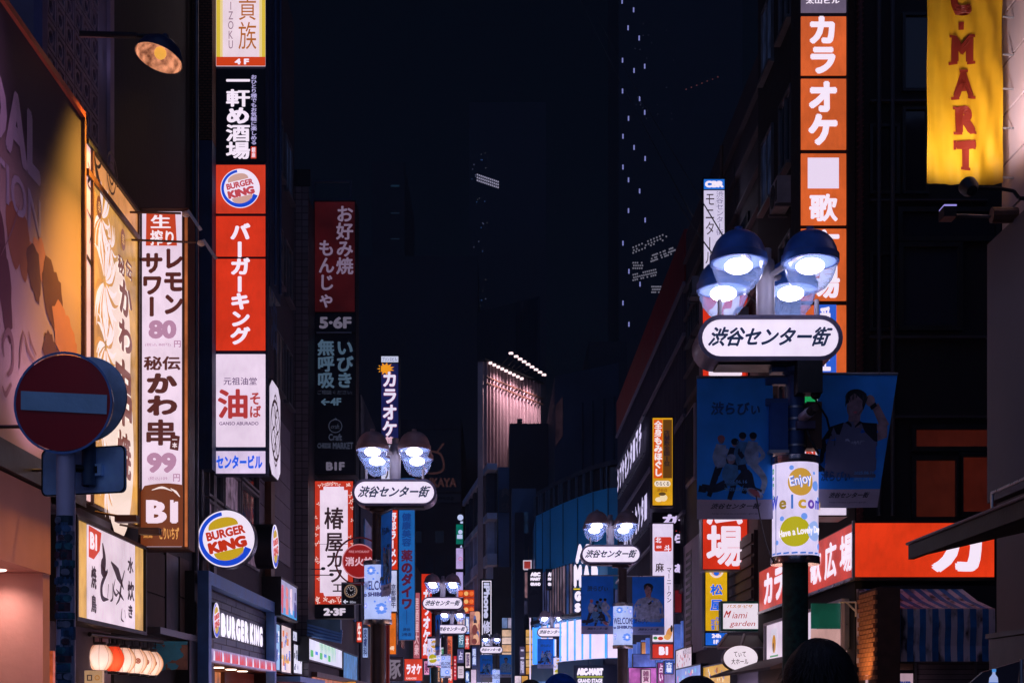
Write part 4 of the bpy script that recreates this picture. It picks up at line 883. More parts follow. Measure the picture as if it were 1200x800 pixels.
# --- tall sign tower of the burger restaurant building
TF = front(29.5)
dk_panel = matte((0.012, 0.016, 0.03), 0.4, 0.2, 3, .02); redp = lit((214, 52, 26), 1, 0.10, True, 0.9); whp = lit((238, 214, 238), 1, 0.06)
tw, rs = sign('sign_tower', TF, (252.5, 311.5), [(-75, 78, lit((240, 216, 228), 1, .05)), (80.5, 190.5, dk_panel), (192.5, 250.5, lit((210, 58, 34), 1, .08)), (252.5, 301, redp), (302.5, 411, redp), (414, 524, whp), (527.5, 555, lit((228, 206, 240), 1, .1))],
              'tall stacked sign tower, top yellow-white 4F down to the blue lettered strip', 'sign tower', depth=.33, fm=matte((0.02, 0.035, 0.09), .5, .3, 2, .1))
w = ink((246, 230, 248)); r4 = ink((176, 96, 30)); zT = lambda y: Z(y, 29.5); aT = TF.a
m = MB()
for (x0, x1) in ((253.5, 258), (307, 311)): m.fpoly(TF, [(aT(x0), zT(68)), (aT(x1), zT(68)), (aT(x1), zT(-74)), (aT(x0), zT(-74))], .004, ink((216, 184, 60)))
for (x0, x1) in ((258, 261), (304, 307)): m.fpoly(TF, [(aT(x0), zT(68)), (aT(x1), zT(68)), (aT(x1), zT(-74)), (aT(x0), zT(-74))], .004, ink((232, 206, 140)))
m.fpoly(TF, [(aT(253.5), zT(77.5)), (aT(311), zT(77.5)), (aT(311), zT(67)), (aT(253.5), zT(67))], .005, ink((204, 62, 24))); m.build('printed_ground', tw)
sk = ink((192, 150, 160))
words(tw, TF, [('4 F', 275, 292, 69, 76, w, .06), ('KIZOKU', 267, 274, -10, 58, ink((150, 120, 140)), .01, True), ('TORI', 267, 274, -70, -12, ink((150, 120, 140)), .01, True), ('鳥貴族', 279, 301, -43, 60, r4, .0, True),
   ('一軒め酒場', 265, 293, 85, 187, w, .05, True), ('おひとり様でもお気軽に楽しめる', 294, 301, 88, 170, ink((180, 170, 220)), .03, True),
   ('バーガーキング', 270, 293, 262, 404, w, .055, True),
   ('元祖油堂', 262, 301, 442, 451, ink((96, 66, 110)), .01), ('油', 254.5, 291, 455, 491, ink((176, 56, 56)), .05), ('そ', 293, 305, 460, 474, ink((176, 60, 60)), .03), ('ば', 293, 306, 475, 489, ink((176, 60, 60)), .03),
   ('GANSO ABURADO', 257, 303, 494, 498, ink((110, 80, 120)), .02), ('センタービル', 253.5, 307.5, 533, 549, ink((24, 90, 232)), .05)])
m = MB(); m.fpoly(TF, [(aT(294), zT(186)), (aT(300.5), zT(186)), (aT(300.5), zT(172)), (aT(294), zT(172))], .006, ink((200, 60, 40))); m.text(TF, '銀座', (aT(295), aT(299.5), zT(185), zT(173)), w, .02, .009, vert=True)
m.build('printed_patch', tw)
m = MB(); bk_logo(m, TF, aT(281.5), zT(221), 0.42, .006, True); m.build('printed_emblem', tw)
SD = left(aT(313) + .0)
m = MB()
for yy in (30.2, 30.9): m.tube(SD.pt(yy, 10.6, .06), SD.pt(yy, 19, .06), .03, matte((0.02, 0.06, 0.16), .4, .2, 4), 8)
m.build('conduit', tw, True)
m = MB(); m.box(-5.9, aT(313) + .01, 29.84, 31.3, zT(330), zT(-75), matte((0.02, 0.04, 0.10), .5, .3, 2, .1)); m.build('side_cladding', tw)
m = MB(); m.text(SD, '元祖油', (29.9, 30.8, 9.2, 13.2), matte((0.03, 0.08, 0.2), .6, .2, 4), .02, .004, vert=True); m.build('side_lettering', tw)
# oval flower sign edge-on
OS = left(-5.5)
t = thing('flower_sign', (-5.7, 35.3, OS.z(322, 558)), 'elongated white sign with a black flower outline right of the oil noodle panel', 'sign')
a0, a1 = OS.a(316), OS.a(328.5); z0, z1 = OS.z(322, 560), OS.z(322, 448); am = (a0 + a1) / 2; ah = (a1 - a0) / 2; zh = (z1 - z0) / 2; zm = (z0 + z1) / 2
oc = [(am + ah * x, zm + zh * y) for x, y in ((-.55, -1), (.55, -1), (1, -.8), (1, .8), (.55, 1), (-.55, 1), (-1, .8), (-1, -.8))]
m = MB(); m.fprism(OS, oc, -.35, -.01, black_metal); m.build('housing', t)
m = MB(); m.fprism(OS, [(am + (x - am) * .95, zm + (y - zm) * .97) for x, y in oc], -.009, .005, lit((222, 206, 232), 1, .08)); m.build('panel', t)
m = MB()
for k in range(6):
    q = PI / 6 + k * PI / 3; m.arc(OS, am + ah * .42 * math.cos(q), zm + zh * .5 * math.sin(q), ah * .30, ah * .36, .012, bi, n=14); m.stroke(OS, [(am + ah * .1 * math.cos(q), zm + zh * .1 * math.sin(q)), (am + ah * .7 * math.cos(q), zm + zh * .8 * math.sin(q))], .03, .013, bi)
m.arc(OS, am, zm, ah * .80, ah * .9, .010, bi, n=24); m.build('printed_flower', t)
# --- burger restaurant building
D = building('restaurant_building', rect_plan(-16, -6.02, 29.02, 42.3), 22, matte((0.05, 0.045, 0.06), .8, .25, 1, .3), 'burger restaurant building with grey cladding behind the sign tower', z0=2.66)
m = MB(); m.box(-16, -7.2, 29.1, 42.2, 0.0, 2.65, matte((0.3, .2, .15), .7, .2, 1)); m.build('ground_floor_wall', D)
brick_s = tiles((0.15, 0.06, 0.03), (0.03, 0.015, 0.01), .11, .055, .8, .5)
m = MB(); m.box(-6.30, -5.80, 29.0, 29.4, Z(168, 29.2), 22, brick_s); m.build('brick_pier', D)
m = MB(); m.box(-6.30, -5.80, 29.0, 29.4, 6.5, Z(169, 29.2), matte((0.02, 0.05, 0.12), .6, .3, 2)); m.build('metal_pier', D)
DF = left(-6.02); clad = matte((0.17, 0.15, 0.19), .7, .15, 2, .15)
for i in range(7):          # cladding strips beside the windows
    for (x0, x1) in ((302, 318), (319, 338)):
        zt_ = 9.6 - i * .56
        m = MB(); m.fbox(DF, DF.a(x0), DF.a(x1), zt_ - .535, zt_, 0.0, .05, clad); m.build('cladding_panel', D)
for i in range(4):
    for (x0, x1) in ((240, 258), (259, 278), (279, 300)):
        zt_ = 8.9 - i * .98
        if zt_ < 5.0: continue
        m = MB(); m.fbox(DF, DF.a(x0) + .1, DF.a(x1) - .05, zt_ - .86, zt_ - .04, -.05, .02, window_glass() if (i + x0) % 3 else lit((120, 96, 120), .7, .5, False, 4)); w_ = m.build('window', D)
        m = MB(); m.frame(DF, DF.a(x0) + .04, DF.a(x1), zt_ - .92, zt_, .06, 0, .09, grey_metal); m.build('window_frame', w_)
m = MB(); m.fbox(DF, 36.6, 37.2, 4.5, 9.8, 0.06, .22, brown_metal); m.build('pilaster', D)
m = MB(); m.fbox(DF, 29.9, 30.2, 4.4, 12, 0.0, .08, grey_metal); m.build('pilaster', D)
# --- shopfront of the burger restaurant
SF = left(-5.8)
t = thing('restaurant_shopfront', (-5.9, 33, 2.6), 'dark tiled burger restaurant shopfront with white raised letters and grey portal', 'shopfront')
a0, a1 = SF.a(237.5), SF.a(318.5); zt_ = SF.z(237.5, 668); zb_ = SF.z(237.5, 774)
frm = matte((0.12, 0.28, 0.60), .4, .15, 3, .05, .4)  # blue of the street light is put into this paint colour
rows = 8; hh = (zt_ - .28 - zb_ - .30) / rows; tile_m = [matte((0.075, 0.09, 0.14), .35, .3, 3, .1), matte((0.05, 0.065, 0.11), .35, .3, 3, .1)]
m = MB(); m.box(-6.2, -5.96, a0, a1, zb_, zt_, black_metal); m.build('backing', t)
tb = {}
for i in range(rows):
    n = 7; off = .5 if i % 2 else 0
    for k in range(n + (1 if off else 0)):
        p0 = max(0, k - off) / n; p1 = min(n, k + 1 - off) / n
        if p1 <= p0: continue
        A0 = a0 + .3 + (a1 - a0 - .6) * p0; A1 = a0 + .3 + (a1 - a0 - .6) * p1
        m = MB(); m.fbox(left(-5.96), A0 + .012, A1 - .012, zb_ + .30 + i * hh + .012, zb_ + .30 + (i + 1) * hh - .012, 0, .025 + .008 * rnd.random(), tile_m[(i * 3 + k) % 2]); m.build('tile', t)
m = MB(); m.fbox(SF, a0, a1, zt_ - .26, zt_, -.1, .12, frm); m.build('top_beam', t)
m = MB(); m.fbox(SF, a0, a0 + .28, 0.12, zt_ - .261, -.1, .12, frm); m.build('side_post', t)
m = MB(); m.fbox(SF, a1 - .3, a1, 0.12, zt_ - .261, -.1, .12, frm); m.build('side_post', t)
m = MB(); m.fbox(SF, a0 + .29, a1 - .31, zb_ + .02, zb_ + .26, -.05, .14, lit((170, 150, 200), .8, .15, False, 4)); vl = m.build('striped_valance', t)
m = MB()
for k in range(44):
    A0 = a0 + .35 + k * (a1 - a0 - .75) / 44; m.fpoly(SF, [(A0, zb_ + .03), (A0 + .15 + .06 * (k % 3), zb_ + .03), (A0 + .12, zb_ + .2), (A0 + .04, zb_ + .24)], .145 + .0005 * k, ink((206, 50, 50) if k % 5 else (230, 220, 240)))
m.build('printed_flames', vl)
words_m = lit((246, 236, 255), 1.15, .03, True)
LT = 'BURGER KING'; pos = [259.0, 265.3, 271.3, 276.5, 282.3, 286.6, None, 293.0, 297.6, 299.8, 303.8]
ends = [264.6, 270.6, 275.9, 281.7, 285.9, 291.2, None, 297.1, 299.1, 303.2, 307.6]
SL = left(-5.9)
zz0 = lambda px: SL.z(px, 0)
LB, LTp = 3.17, 3.68
for ch, p, e in zip(LT, pos, ends):
    if ch == ' ': continue
    m = MB(); m.text(SL, ch, (SL.a(p), SL.a(e), LB, LTp), words_m, .09, .0)
    for q in range(3): m.text(SL, ch, (SL.a(p), SL.a(e), LB, LTp), grey_metal, .09, -.04 - .03 * q)
    m.build('raised_letter', t)
ca, cb_ = left(-5.72).a(253.5), (LB + LTp) / 2
m = MB(); m.fprism(SL, [(ca + .37 * math.cos(2 * PI * i / 32), cb_ + .37 * math.sin(2 * PI * i / 32)) for i in range(32)], -.02, .18, black_metal); em = m.build('round_emblem', t)
m = MB(); Q = left(-5.72); bk_logo(m, Q, ca, cb_, .37, .005); m.build('printed_emblem', em)
m = MB(); m.box(-7.1, -5.9, a0 + .3, a1 - .3, 2.56, 2.63, matte((0.35, 0.25, 0.2), .6, .1, 3)); m.build('soffit', t)
for k in range(5):
    m = MB(); yy = a0 + .9 + k * 1.5; m.lathe((-6.25, yy, 2.545), [(0, -.01), (.12, -.01), (.13, 0)], lit((255, 226, 205), 7, 0), 14); m.build('downlight', t)
m = MB(); m.box(-7.15, -7.0, a0 + .3, a1 - .3, .12, 2.54, lit((226, 132, 70), .9, .5, True, 2)); m.build('lit_shop_window', t)
for k in range(6):
    m = MB(); m.fbox(left(-6.8), a0 + .5 + k * 1.35, a0 + .62 + k * 1.35, .12, 2.54, -.05, .05, brown_metal); m.build('mullion', t)
# round projecting burger sign (faces the camera)
t = thing('round_sign', (X(265, 29), 29.2, Z(665, 29)), 'large round white burger restaurant sign with yellow buns and blue crescent, facing the viewer', 'sign')
Q = front(29.0); ca, cb_, R_ = Q.a(265), Z(631, 29), 34.2 * 29 / F
circ = lambda r, n=48: [(ca + r * math.cos(2 * PI * i / n), cb_ + r * math.sin(2 * PI * i / n)) for i in range(n)]
m = MB(); m.fprism(Q, circ(R_ * 1.0), -.32, -.01, matte((0.03, 0.04, 0.08), .3, .2, 4, .05, .5)); m.box(-6.1, ca, 29.12, 29.2, cb_ - .05, cb_ + .05, black_metal); m.build('drum', t, True)
m = MB(); m.fprism(Q, circ(R_ * .985), -.009, .0, lit((238, 226, 248), 1, .05)); fc = m.build('face', t)
m = MB(); bk_logo(m, Q, ca, cb_, R_, .004); m.build('printed_emblem', fc)
m = MB(); m.arc(Q, ca, cb_, R_ * .975, R_ * 1.012, .012, matte((0.35, 0.34, 0.42), .4, .1, 4), n=48, d=.04); m.build('rim', t)
# second round sign facing across the street
Q = left(-5.5); ca, cb_ = Q.a(322.6), Q.z(322.6, 640); R_ = 26 * Q.Y(322.6) / F
t = thing('round_sign', (-5.7, ca, cb_ - R_), 'second round burger sign on a thick black drum, seen nearly edge-on', 'sign')
m = MB(); m.fprism(Q, circ(R_), -.45, -.01, black_metal); m.build('drum', t, True)
m = MB(); m.fprism(Q, circ(R_ * .98), -.009, .0, lit((224, 220, 250), 1, .05)); fc = m.build('face', t)
m = MB(); bk_logo(m, Q, ca, cb_, R_ * 1.0, .004); m.build('printed_emblem', fc)
# picture box sign
def side_box(fr, x0, x1, y0, y1, mat, label, name='box_sign', depth=.5, group=None, fw=.05):
    R = fr.rect(x0, x1, y0, y1); mid = fr.pt((R[0] + R[1]) / 2, 0, -depth / 2)
    t = thing(name, (mid.x, mid.y, R[2]), label, 'sign', group)
    m = MB(); m.fbox(fr, R[0], R[1], R[2], R[3], -depth, -.03, black_metal); m.build('housing', t)
    m = MB(); m.fbox(fr, R[0] + fw, R[1] - fw, R[2] + fw, R[3] - fw, -.029, .0, mat); m.build('panel', t)
    m = MB(); m.frame(fr, R[0], R[1], R[2], R[3], fw, -.029, .03, black_metal); m.build('frame', t)
    return t, (R[0] + fw, R[1] - fw, R[2] + fw, R[3] - fw)
Q = left(-5.55)
t, R = side_box(Q, 328, 348, 681, 725, lit((172, 170, 214), .8, .15), 'small picture box of red tower drinks above the lit menus', depth=.6)
m = MB(); rr = [ink((206, 70, 90)), ink((220, 120, 120)), ink((230, 200, 220)), ink((60, 60, 130))]
for k in range(36):
    x = R[0] + (R[1] - R[0]) * (.12 + .76 * ((k % 4) / 3)) + rnd.uniform(-.1, .1); y = R[2] + (R[3] - R[2]) * rnd.uniform(.15, .75)
    m.fpoly(Q, [(x - .12, y - .1), (x + .14, y - .1), (x + .12, y + .12), (x - .1, y + .12)], .003 + k * .0004, rr[k % 4])
m.fpoly(Q, [(R[0], R[2]), (R[1], R[2]), (R[1], R[2] + .25), (R[0], R[2] + .18)], .002, ink((60, 150, 214))); m.build('printed_pictures', t)
# lit menu boards and following shop signs
def food_board(fr, x0, x1, y0, y1, base, label, cols, n=18, glyphs='焼肉丼麺酒飯'):
    t, R = side_box(fr, x0, x1, y0, y1, lit(base, 1, .12), label, 'menu_board', .25, None, .04)
    m = MB()
    for k in range(n):
        x = R[0] + (R[1] - R[0]) * rnd.uniform(.1, .85); y = R[2] + (R[3] - R[2]) * rnd.uniform(.1, .85); s_ = min(R[1] - R[0], R[3] - R[2]) * rnd.uniform(.06, .14)
        cc = ink(cols[k % len(cols)])
        if k % 3 == 0: m.disc(fr, x, y, s_, s_ * .8, .004 + k * .0004, cc, 12)
        elif k % 3 == 1: m.fpoly(fr, [(x - s_, y - s_ * .6), (x + s_, y - s_ * .6), (x + s_, y + s_ * .6), (x - s_, y + s_ * .6)], .004 + k * .0004, cc)
        else: m.text(fr, rnd.choice(glyphs), (x - s_, x + s_, y - s_, y + s_), cc, .06, .012 + k * .0005)
    m.build('printed_pictures', t); return t, R
Q = left(-5.8)
food_board(Q, 319.5, 328, 729, 786, (150, 190, 240), 'first lit menu board past the burger shopfront, pale blue', [(80, 120, 210), (240, 240, 255), (60, 80, 160)])
food_board(Q, 328.5, 341, 732, 789, (240, 214, 220), 'second lit menu board past the burger shopfront, with yellow drinks', [(216, 160, 30), (220, 110, 40), (90, 110, 190)])
food_board(Q, 342, 348, 738, 752, (216, 216, 244), 'small lit square board right of the yellow drinks board', [(60, 70, 120)], 8)
food_board(Q, 343, 354, 754, 790, (230, 226, 250), 'white lit board with black brush writing beside the tiled building', [(26, 28, 50), (50, 60, 100)], 14)
t = thing('shop_canopy', (-5.9, 40, 2.2), 'canopy edge tinted as if blue-lit, under the row of lit menu boards', 'canopy')
m = MB(); m.box(-6.0, -5.3, 38.4, 44, 2.35, 2.5, frm); m.build('canopy', t)
m = MB(); m.box(-6.4, -6.1, 38.4, 42.2, .1, 2.3, lit((205, 84, 52), .9, .3, True, 2)); m.build('lit_shop_window', t)
# --- tiled building
wt_tile = tiles((0.20, 0.17, 0.20), (0.02, 0.02, 0.03), .20, .20, .35, 0.0)
TB = building('tiled_building', rect_plan(-16, -5.62, 42.5, 58), 16.9, matte((0.02, 0.02, 0.03), .7, .3, 1), 'dark building with a pale square-tile pier behind the two-column sign tower')
m = MB(); m.box(-6.10, -5.62, 42.44, 42.6, 0.1, 17.6, wt_tile); m.build('tiled_pier', TB)
m = MB(); m.box(-6.12, -5.55, 42.42, 42.46, 17.2, 17.7, black_metal); m.build('coping', TB)
TFr = left(-5.62)
for zz in (6.2, 9, 12):
    for aa in (45.2, 48.2, 51.2, 54):
        m = MB(); m.fbox(TFr, aa, aa + 2.1, zz, zz + 1.5, 0, .03, window_glass()); m.build('window', TB)
m = MB(); m.tube((-5.5, 55, 5), (-5.5, 55, 14), .06, frm); m.build('drainpipe', TB, True)
m = MB(); m.fbox(front(42.42), -5.62, X(400, 42.4), Z(745, 42.4), Z(726, 42.4), -.1, .3, matte((0.06, 0.14, 0.22), .4, .3, 3)); m.build('pipe_gallery', TB)
for k in range(5): m = MB(); m.tube((-5.6, 42.2 - .05 * k, Z(728 + 4 * k, 42.4)), (X(402, 42.4), 42.2 - .05 * k, Z(740 + 3.2 * k, 42.4)), .045, frm); m.build('pipe', TB, True)
Q = left(-5.5)
t, R = side_box(Q, 361, 401, 753, 779, lit((220, 218, 244), 1, .08), 'wide lit white sign with green squiggly lettering past the tiled pier', depth=.5)
m = MB(); g_ = ink((60, 176, 90)); b_ = ink((60, 120, 220)); y_ = ink((150, 210, 130))
for k in range(14): x = R[0] + (R[1] - R[0]) * (.30 + .035 * k); m.stroke(Q, [(x, R[2] + .12), (x + .1, R[2] + .35), (x - .08, R[2] + .6), (x + .05, R[3] - .08)], (.03, .11, .03), .004 + k * .0003, g_ if k % 3 else y_)
for k in range(5): m.fbox(Q, R[0] + .5 + 1.1 * k, R[0] + 1.1 + 1.1 * k, R[2] + .1 + .1 * (k % 2), R[2] + .3, .002, .006, b_ if k % 2 else g_)
m.build('printed_lettering', t)
t, R = side_box(Q, 401.5, 419, 765, 797, lit((60, 130, 196), .8, .3, True, 3), 'turquoise lit panel right of the green-lettered sign', depth=.3)
t = thing('lit_shop', (-6.0, 50, 0.1), 'warm-lit open shop below the green-lettered sign', 'shop')
m = MB(); m.box(-5.9, -5.6, 43.2, 60, .1, 2.6, lit((196, 110, 70), .8, .45, True, 1.5)); m.build('lit_shop_window', t)
m = MB(); m.box(-5.7, -5.45, 43.2, 60, 2.6, 2.75, brown_metal); m.build('canopy', t)
# --- second sign tower
T2 = front(44.0); a2 = T2.a; z2_ = lambda y: Z(y, 44)
dim = matte((0.015, 0.02, 0.035), .4, .2, 2, .05)
t2, rs = sign('sign_tower', T2, (368.5, 416), [(236, 365.5, lit((56, 8, 10), .7, .6, True, .55)), (367, 389, dim), (391, 555, dim)], 'half-dark sign tower with a dim red top panel, marked 5-6F and 4F', 'sign tower', depth=1.0)
m = MB(); m.frame(T2, a2(366), a2(412), z2_(235), z2_(211), .06, -.1, 0, matte((0.03, 0.05, 0.1), .4, .2, 4)); m.build('top_frame', t2)
g1 = ink((112, 96, 120)); g2 = ink((64, 84, 104)); g3 = ink((46, 50, 66)); g4 = ink((94, 88, 106))
words(t2, T2, [('お好み焼', 394, 414, 241, 322, g1, .03, True), ('もんじゃ', 373, 392, 281, 361, g1, .03, True), ('5·6F', 374, 412, 371, 385, g4, .05), ('いびき', 394, 414, 398, 455, g2, .04, True), ('無呼吸', 372, 392, 398, 455, g2, .04, True), ('ご相談ください', 372, 412, 457, 462, g3, 0),
   ('←4F', 376, 400, 466, 475, g2, .05), ('Craft', 385, 401, 508, 516, g3, .03), ('CHEESE', 372, 388, 519, 525, g3, .03), ('MARKET', 390, 414, 518, 526, g3, .04), ('craft', 388, 398, 497, 502, g3, 0), ('B1F', 382, 404, 541, 551, g4, .06)])
m = MB(); m.arc(T2, a2(393), z2_(499), .19, .215, .004, g3, n=20); m.fpoly(T2, [(a2(391), z2_(491)), (a2(396), z2_(492)), (a2(393.5), z2_(489.5))], .004, g3); m.build('printed_emblem', t2)
m = MB(); m.fbox(front(43.99), a2(371), a2(412), z2_(390.8), z2_(389.2), -.02, .05, steel); m.build('divider_bar', t2)
# cafe sign
t3, rs = sign('cafe_sign', T2, (367, 414), [(563, 708, lit((198, 54, 34), 1, .10)), (710, 723, dim)], 'red bordered white cafe sign with black brush characters, 2-3F below', depth=.6)
m = MB(); pw = [(376, 578), (381, 572), (402, 572), (407, 578), (407, 692), (402, 697), (381, 697), (376, 692)]; pw.reverse()
m.fprism(T2, [(a2(x), z2_(y)) for x, y in [(375, 574), (379, 574), (379, 570), (403, 570), (403, 574), (407.5, 574), (407.5, 694), (404, 694), (402, 698), (380, 698), (379, 694), (375, 694)][::-1]], .002, .012, lit((240, 218, 240), 1, .06)); m.build('inner_panel', t3)
m = MB(); m.fpoly(T2, [(a2(375), z2_(637.5)), (a2(407.5), z2_(637.5)), (a2(407.5), z2_(637)), (a2(375), z2_(637))], .014, g4)
cr_ = ink((236, 200, 196))
for k in range(54):
    x, y = rnd.choice([(rnd.uniform(369, 374), rnd.uniform(566, 704)), (rnd.uniform(408.5, 413), rnd.uniform(566, 704)), (rnd.uniform(370, 412), rnd.uniform(700, 706)), (rnd.uniform(370, 412), rnd.uniform(565, 569))])
    for q in range(3): m.disc(T2, a2(x) + .035 * math.cos(q * 2.1 + k), z2_(y) + .035 * math.sin(q * 2.1 + k), .026, .017, .006 + q * .0005, cr_, 8, rot=q * 2.1 + k)
m.build('printed_petals', t3)
def strokes(fr, Y, name, t, data, c=.02, mat=None):
    m = MB()
    for k, (pts, w) in enumerate(data): m.stroke(fr, [(fr.a(x), Z(y, Y)) for x, y in pts], w, c + k * .0004, mat or bi)
    m.build(name, t)
words(t3, T2, [('椿', 380, 403, 594, 620, bi, .022, False, {'c': .02}), ('屋', 381, 402, 624, 646, bi, .022, False, {'c': .02}), ('カ', 383, 401, 647, 664, bi, .022, False, {'c': .02}), ('フ', 386, 401, 667, 682, bi, .022, False, {'c': .02}), ('ェ', 390, 402, 684, 693, bi, .01, False, {'c': .02}), ('2·3F', 379, 405, 712, 721, ink((210, 196, 214)), .07)])
t = thing('clip_lamp', (-5.9, 43.4, 5.4), 'pair of thin arm lamps pointing at the red bordered cafe sign', 'lamp')
for yy in (666, 673):
    m = MB(); m.tube((X(340, 43.2), 43.2, Z(yy, 43.2)), (X(378 + (yy - 666) * 1.4, 43.2), 43.2, Z(yy + .5, 43.2)), .014, grey_metal, 6); m.ell((X(379 + (yy - 666) * 1.4, 43.2), 43.15, Z(yy, 43.2)), (.07, .05, .05), grey_metal, 10, 6); m.build('rod_lamp', t)
# karaoke strip
T6 = front(60.0); a6 = T6.a; z6 = lambda y: Z(y, 60)
t4, rs = sign('karaoke_sign', T6, (446.5, 467), [(417, 424.5, lit((200, 204, 232), 1, .05)), (425.5, 520, lit((26, 30, 86), .9, .2)), (521, 565, lit((206, 206, 236), 1, .05))], 'navy vertical karaoke sign with a yellow starburst on top', depth=.6)
for zz_ in (519,): pass
m = MB(); sb = []
for k in range(22): q = 2 * PI * k / 22; r = (.34 if k % 2 else .20); sb.append((a6(452) + r * 1.1 * math.cos(q), z6(432) + r * .8 * math.sin(q)))
m.fpoly(T6, sb, .004, ink((236, 150, 30))); m.build('printed_starburst', t4)
kr = ink((176, 30, 46))
for s_, b_, mt in (('カラオケ', .085, kr), ('カラオケ', .045, ink((226, 220, 244)))): words(t4, T6, [(s_, 448, 465.5, 435, 512, mt, b_, True, {'c': .006 if b_ > .05 else .012})])
words(t4, T6, [('館', 451, 461, 511, 520, ink((226, 180, 200)), .05), ('プリンスビル', 448, 465, 418.5, 423, ink((60, 60, 110)), .01), ('ール', 451, 462, 530, 562, bi, .03, True)])
# fire hydrant sign
Yh = 33.0; QH = front(Yh)
t = thing('hydrant_sign', (X(454.5, Yh), Yh, 0), 'round red fire hydrant sign on a red pole with a watch advert below', 'road sign')
m = MB(); m.tube((X(454.5, Yh), Yh, 0), (X(454.5, Yh), Yh, Z(612, Yh)), .045, matte((0.35, 0.02, 0.02), .4, .1, 4)); m.tube((X(400, Yh), Yh + .03, Z(683, Yh)), (X(454.5, Yh), Yh + .03, Z(683, Yh)), .03, matte((0.35, 0.02, 0.02), .4, .1, 4)); m.build('pole', t, True)
ca, cb_ = X(421, Yh), Z(657, Yh)
m = MB(); m.arc(QH, ca, cb_, .53, .565, .01, matte((0.3, 0.02, 0.03), .4, .1, 4), n=40, d=.05); m.build('ring', t)
m = MB(); m.fprism(QH, [(ca + .40 * math.cos(2 * PI * i / 36), cb_ + .40 * math.sin(2 * PI * i / 36)) for i in range(36)], -.05, 0, lit((150, 22, 20), .9, .1)); m.arc(QH, ca, cb_, .375, .40, .004, ink((190, 120, 130)), n=36); ds = m.build('disc', t)
m = MB(); m.text(QH, '消火栓', (ca - .33, ca + .33, cb_ - .12, cb_ + .10), ink((216, 170, 186)), .05, .006); m.text(QH, 'FIRE HYDRANT', (ca - .24, ca + .24, cb_ + .19, cb_ + .245), ink((200, 130, 140)), .02, .006); m.build('lettering', ds)
R = QH.rect(400, 424, 682.5, 708)
m = MB(); m.fbox(QH, *R, -.05, 0, matte((0.01, 0.012, 0.015), .3, .2, 3, .0)); pl = m.build('advert_plate', t)
m = MB(); m.frame(QH, *R, .02, 0, .012, steel); m.build('plate_frame', pl)
ca, cb_ = X(411, Yh), Z(692, Yh); m = MB(); m.arc(QH, ca, cb_, .12, .155, .004, ink((120, 96, 80)), n=28)
for k in range(12): q = k * PI / 6; m.stroke(QH, [(ca + .085 * math.cos(q), cb_ + .085 * math.sin(q)), (ca + .108 * math.cos(q), cb_ + .108 * math.sin(q))], .014, .006, ink((190, 180, 190)))
m.stroke(QH, [(ca, cb_), (ca + .05, cb_ + .03)], .01, .007, ink((190, 180, 190))); m.stroke(QH, [(ca, cb_), (ca - .03, cb_ + .07)], .008, .007, ink((190, 180, 190)))
m.text(QH, '←', (X(402, Yh), X(408, Yh), Z(707, Yh), Z(702, Yh)), ink((200, 200, 220)), .07, .006); m.text(QH, '80m', (X(410, Yh), X(417, Yh), Z(706.5, Yh), Z(703.5, Yh)), ink((150, 150, 170)), .03, .006); m.build('printed_watch', pl)
# ================================================================== FAR END OF THE STREET
E1 = building('shop_building', rect_plan(-16, -5.55, 58.1, 90), 14.5, navy_wall, 'dark shop building behind the navy karaoke sign, left side')
Q = left(-5.55)
for zz in (5.2, 8, 10.8):
    for aa in range(5):
        m = MB(); m.fbox(Q, 59.5 + aa * 5.6, 62.6 + aa * 5.6, zz, zz + 1.6, 0, .04, lit((40, 70, 120), .6, .5, False, 3) if (aa * 3 + int(zz)) % 4 == 0 else window_glass()); m.build('window', E1)
F1 = building('shop_building', rect_plan(-18, -5.8, 90.1, 149), 12.0, dark_wall, 'far dark shop building on the left before the restaurant block')
Q = left(-5.8)
for aa in range(8):
    m = MB(); m.fbox(Q, 92 + aa * 7, 96 + aa * 7, 7.5, 9.3, 0, .04, window_glass()); m.build('window', F1)
TKB = building('department_building', rect_plan(X(470, 150), X(541, 150), 150, 175), Z(491, 150), matte((0.026, 0.026, 0.038), .8, .3, .3, .2), 'wide dark building with a faint brown pot emblem, end of the street on the left')
Q = front(150)
for k in range(6):
    m = MB(); m.fbox(Q, Q.a(478 + k * 10.4), Q.a(487.6 + k * 10.4), Z(503, 150), Z(491.5, 150), 0, .15, matte((0.035, 0.036, 0.05), .8, .2, 1)); m.build('parapet_panel', TKB)
m = MB(); m.fbox(Q, Q.a(486), Q.a(540), Z(576, 150), Z(504, 150), 0, .25, matte((0.012, 0.017, 0.03), .5, .2, 1)); sg = m.build('name_panel', TKB)
fb = lit((58, 32, 28), .8, .1, False)
m = MB(); m.text(Q, 'TANKAYA', (Q.a(483), Q.a(535), Z(571, 150), Z(560, 150)), fb, .05, .26); ca, cb_ = Q.a(509), Z(541, 150)
m.stroke(Q, [(ca - .8, cb_ + 1.2), (ca + .7, cb_ + .7), (ca + .9, cb_ - .9), (ca - .6, cb_ - 1.2), (ca - 1.0, cb_ + .1)], .22, .26, fb); m.stroke(Q, [(ca + .3, cb_ + 1.0), (ca + 1.0, cb_ + 1.9)], .18, .262, fb)
m.build('lettering', sg)
m = MB(); m.fbox(Q, Q.a(486), Q.a(540), Z(589, 150), Z(579, 150), 0, .2, matte((0.05, 0.055, 0.07), .6, .2, 1)); m.text(Q, 'www.co.jp', (Q.a(512), Q.a(532), Z(587, 150), Z(581, 150)), matte((0.005, .006, .01), .6, .1, 1), .04, .22); m.build('web_strip', TKB)
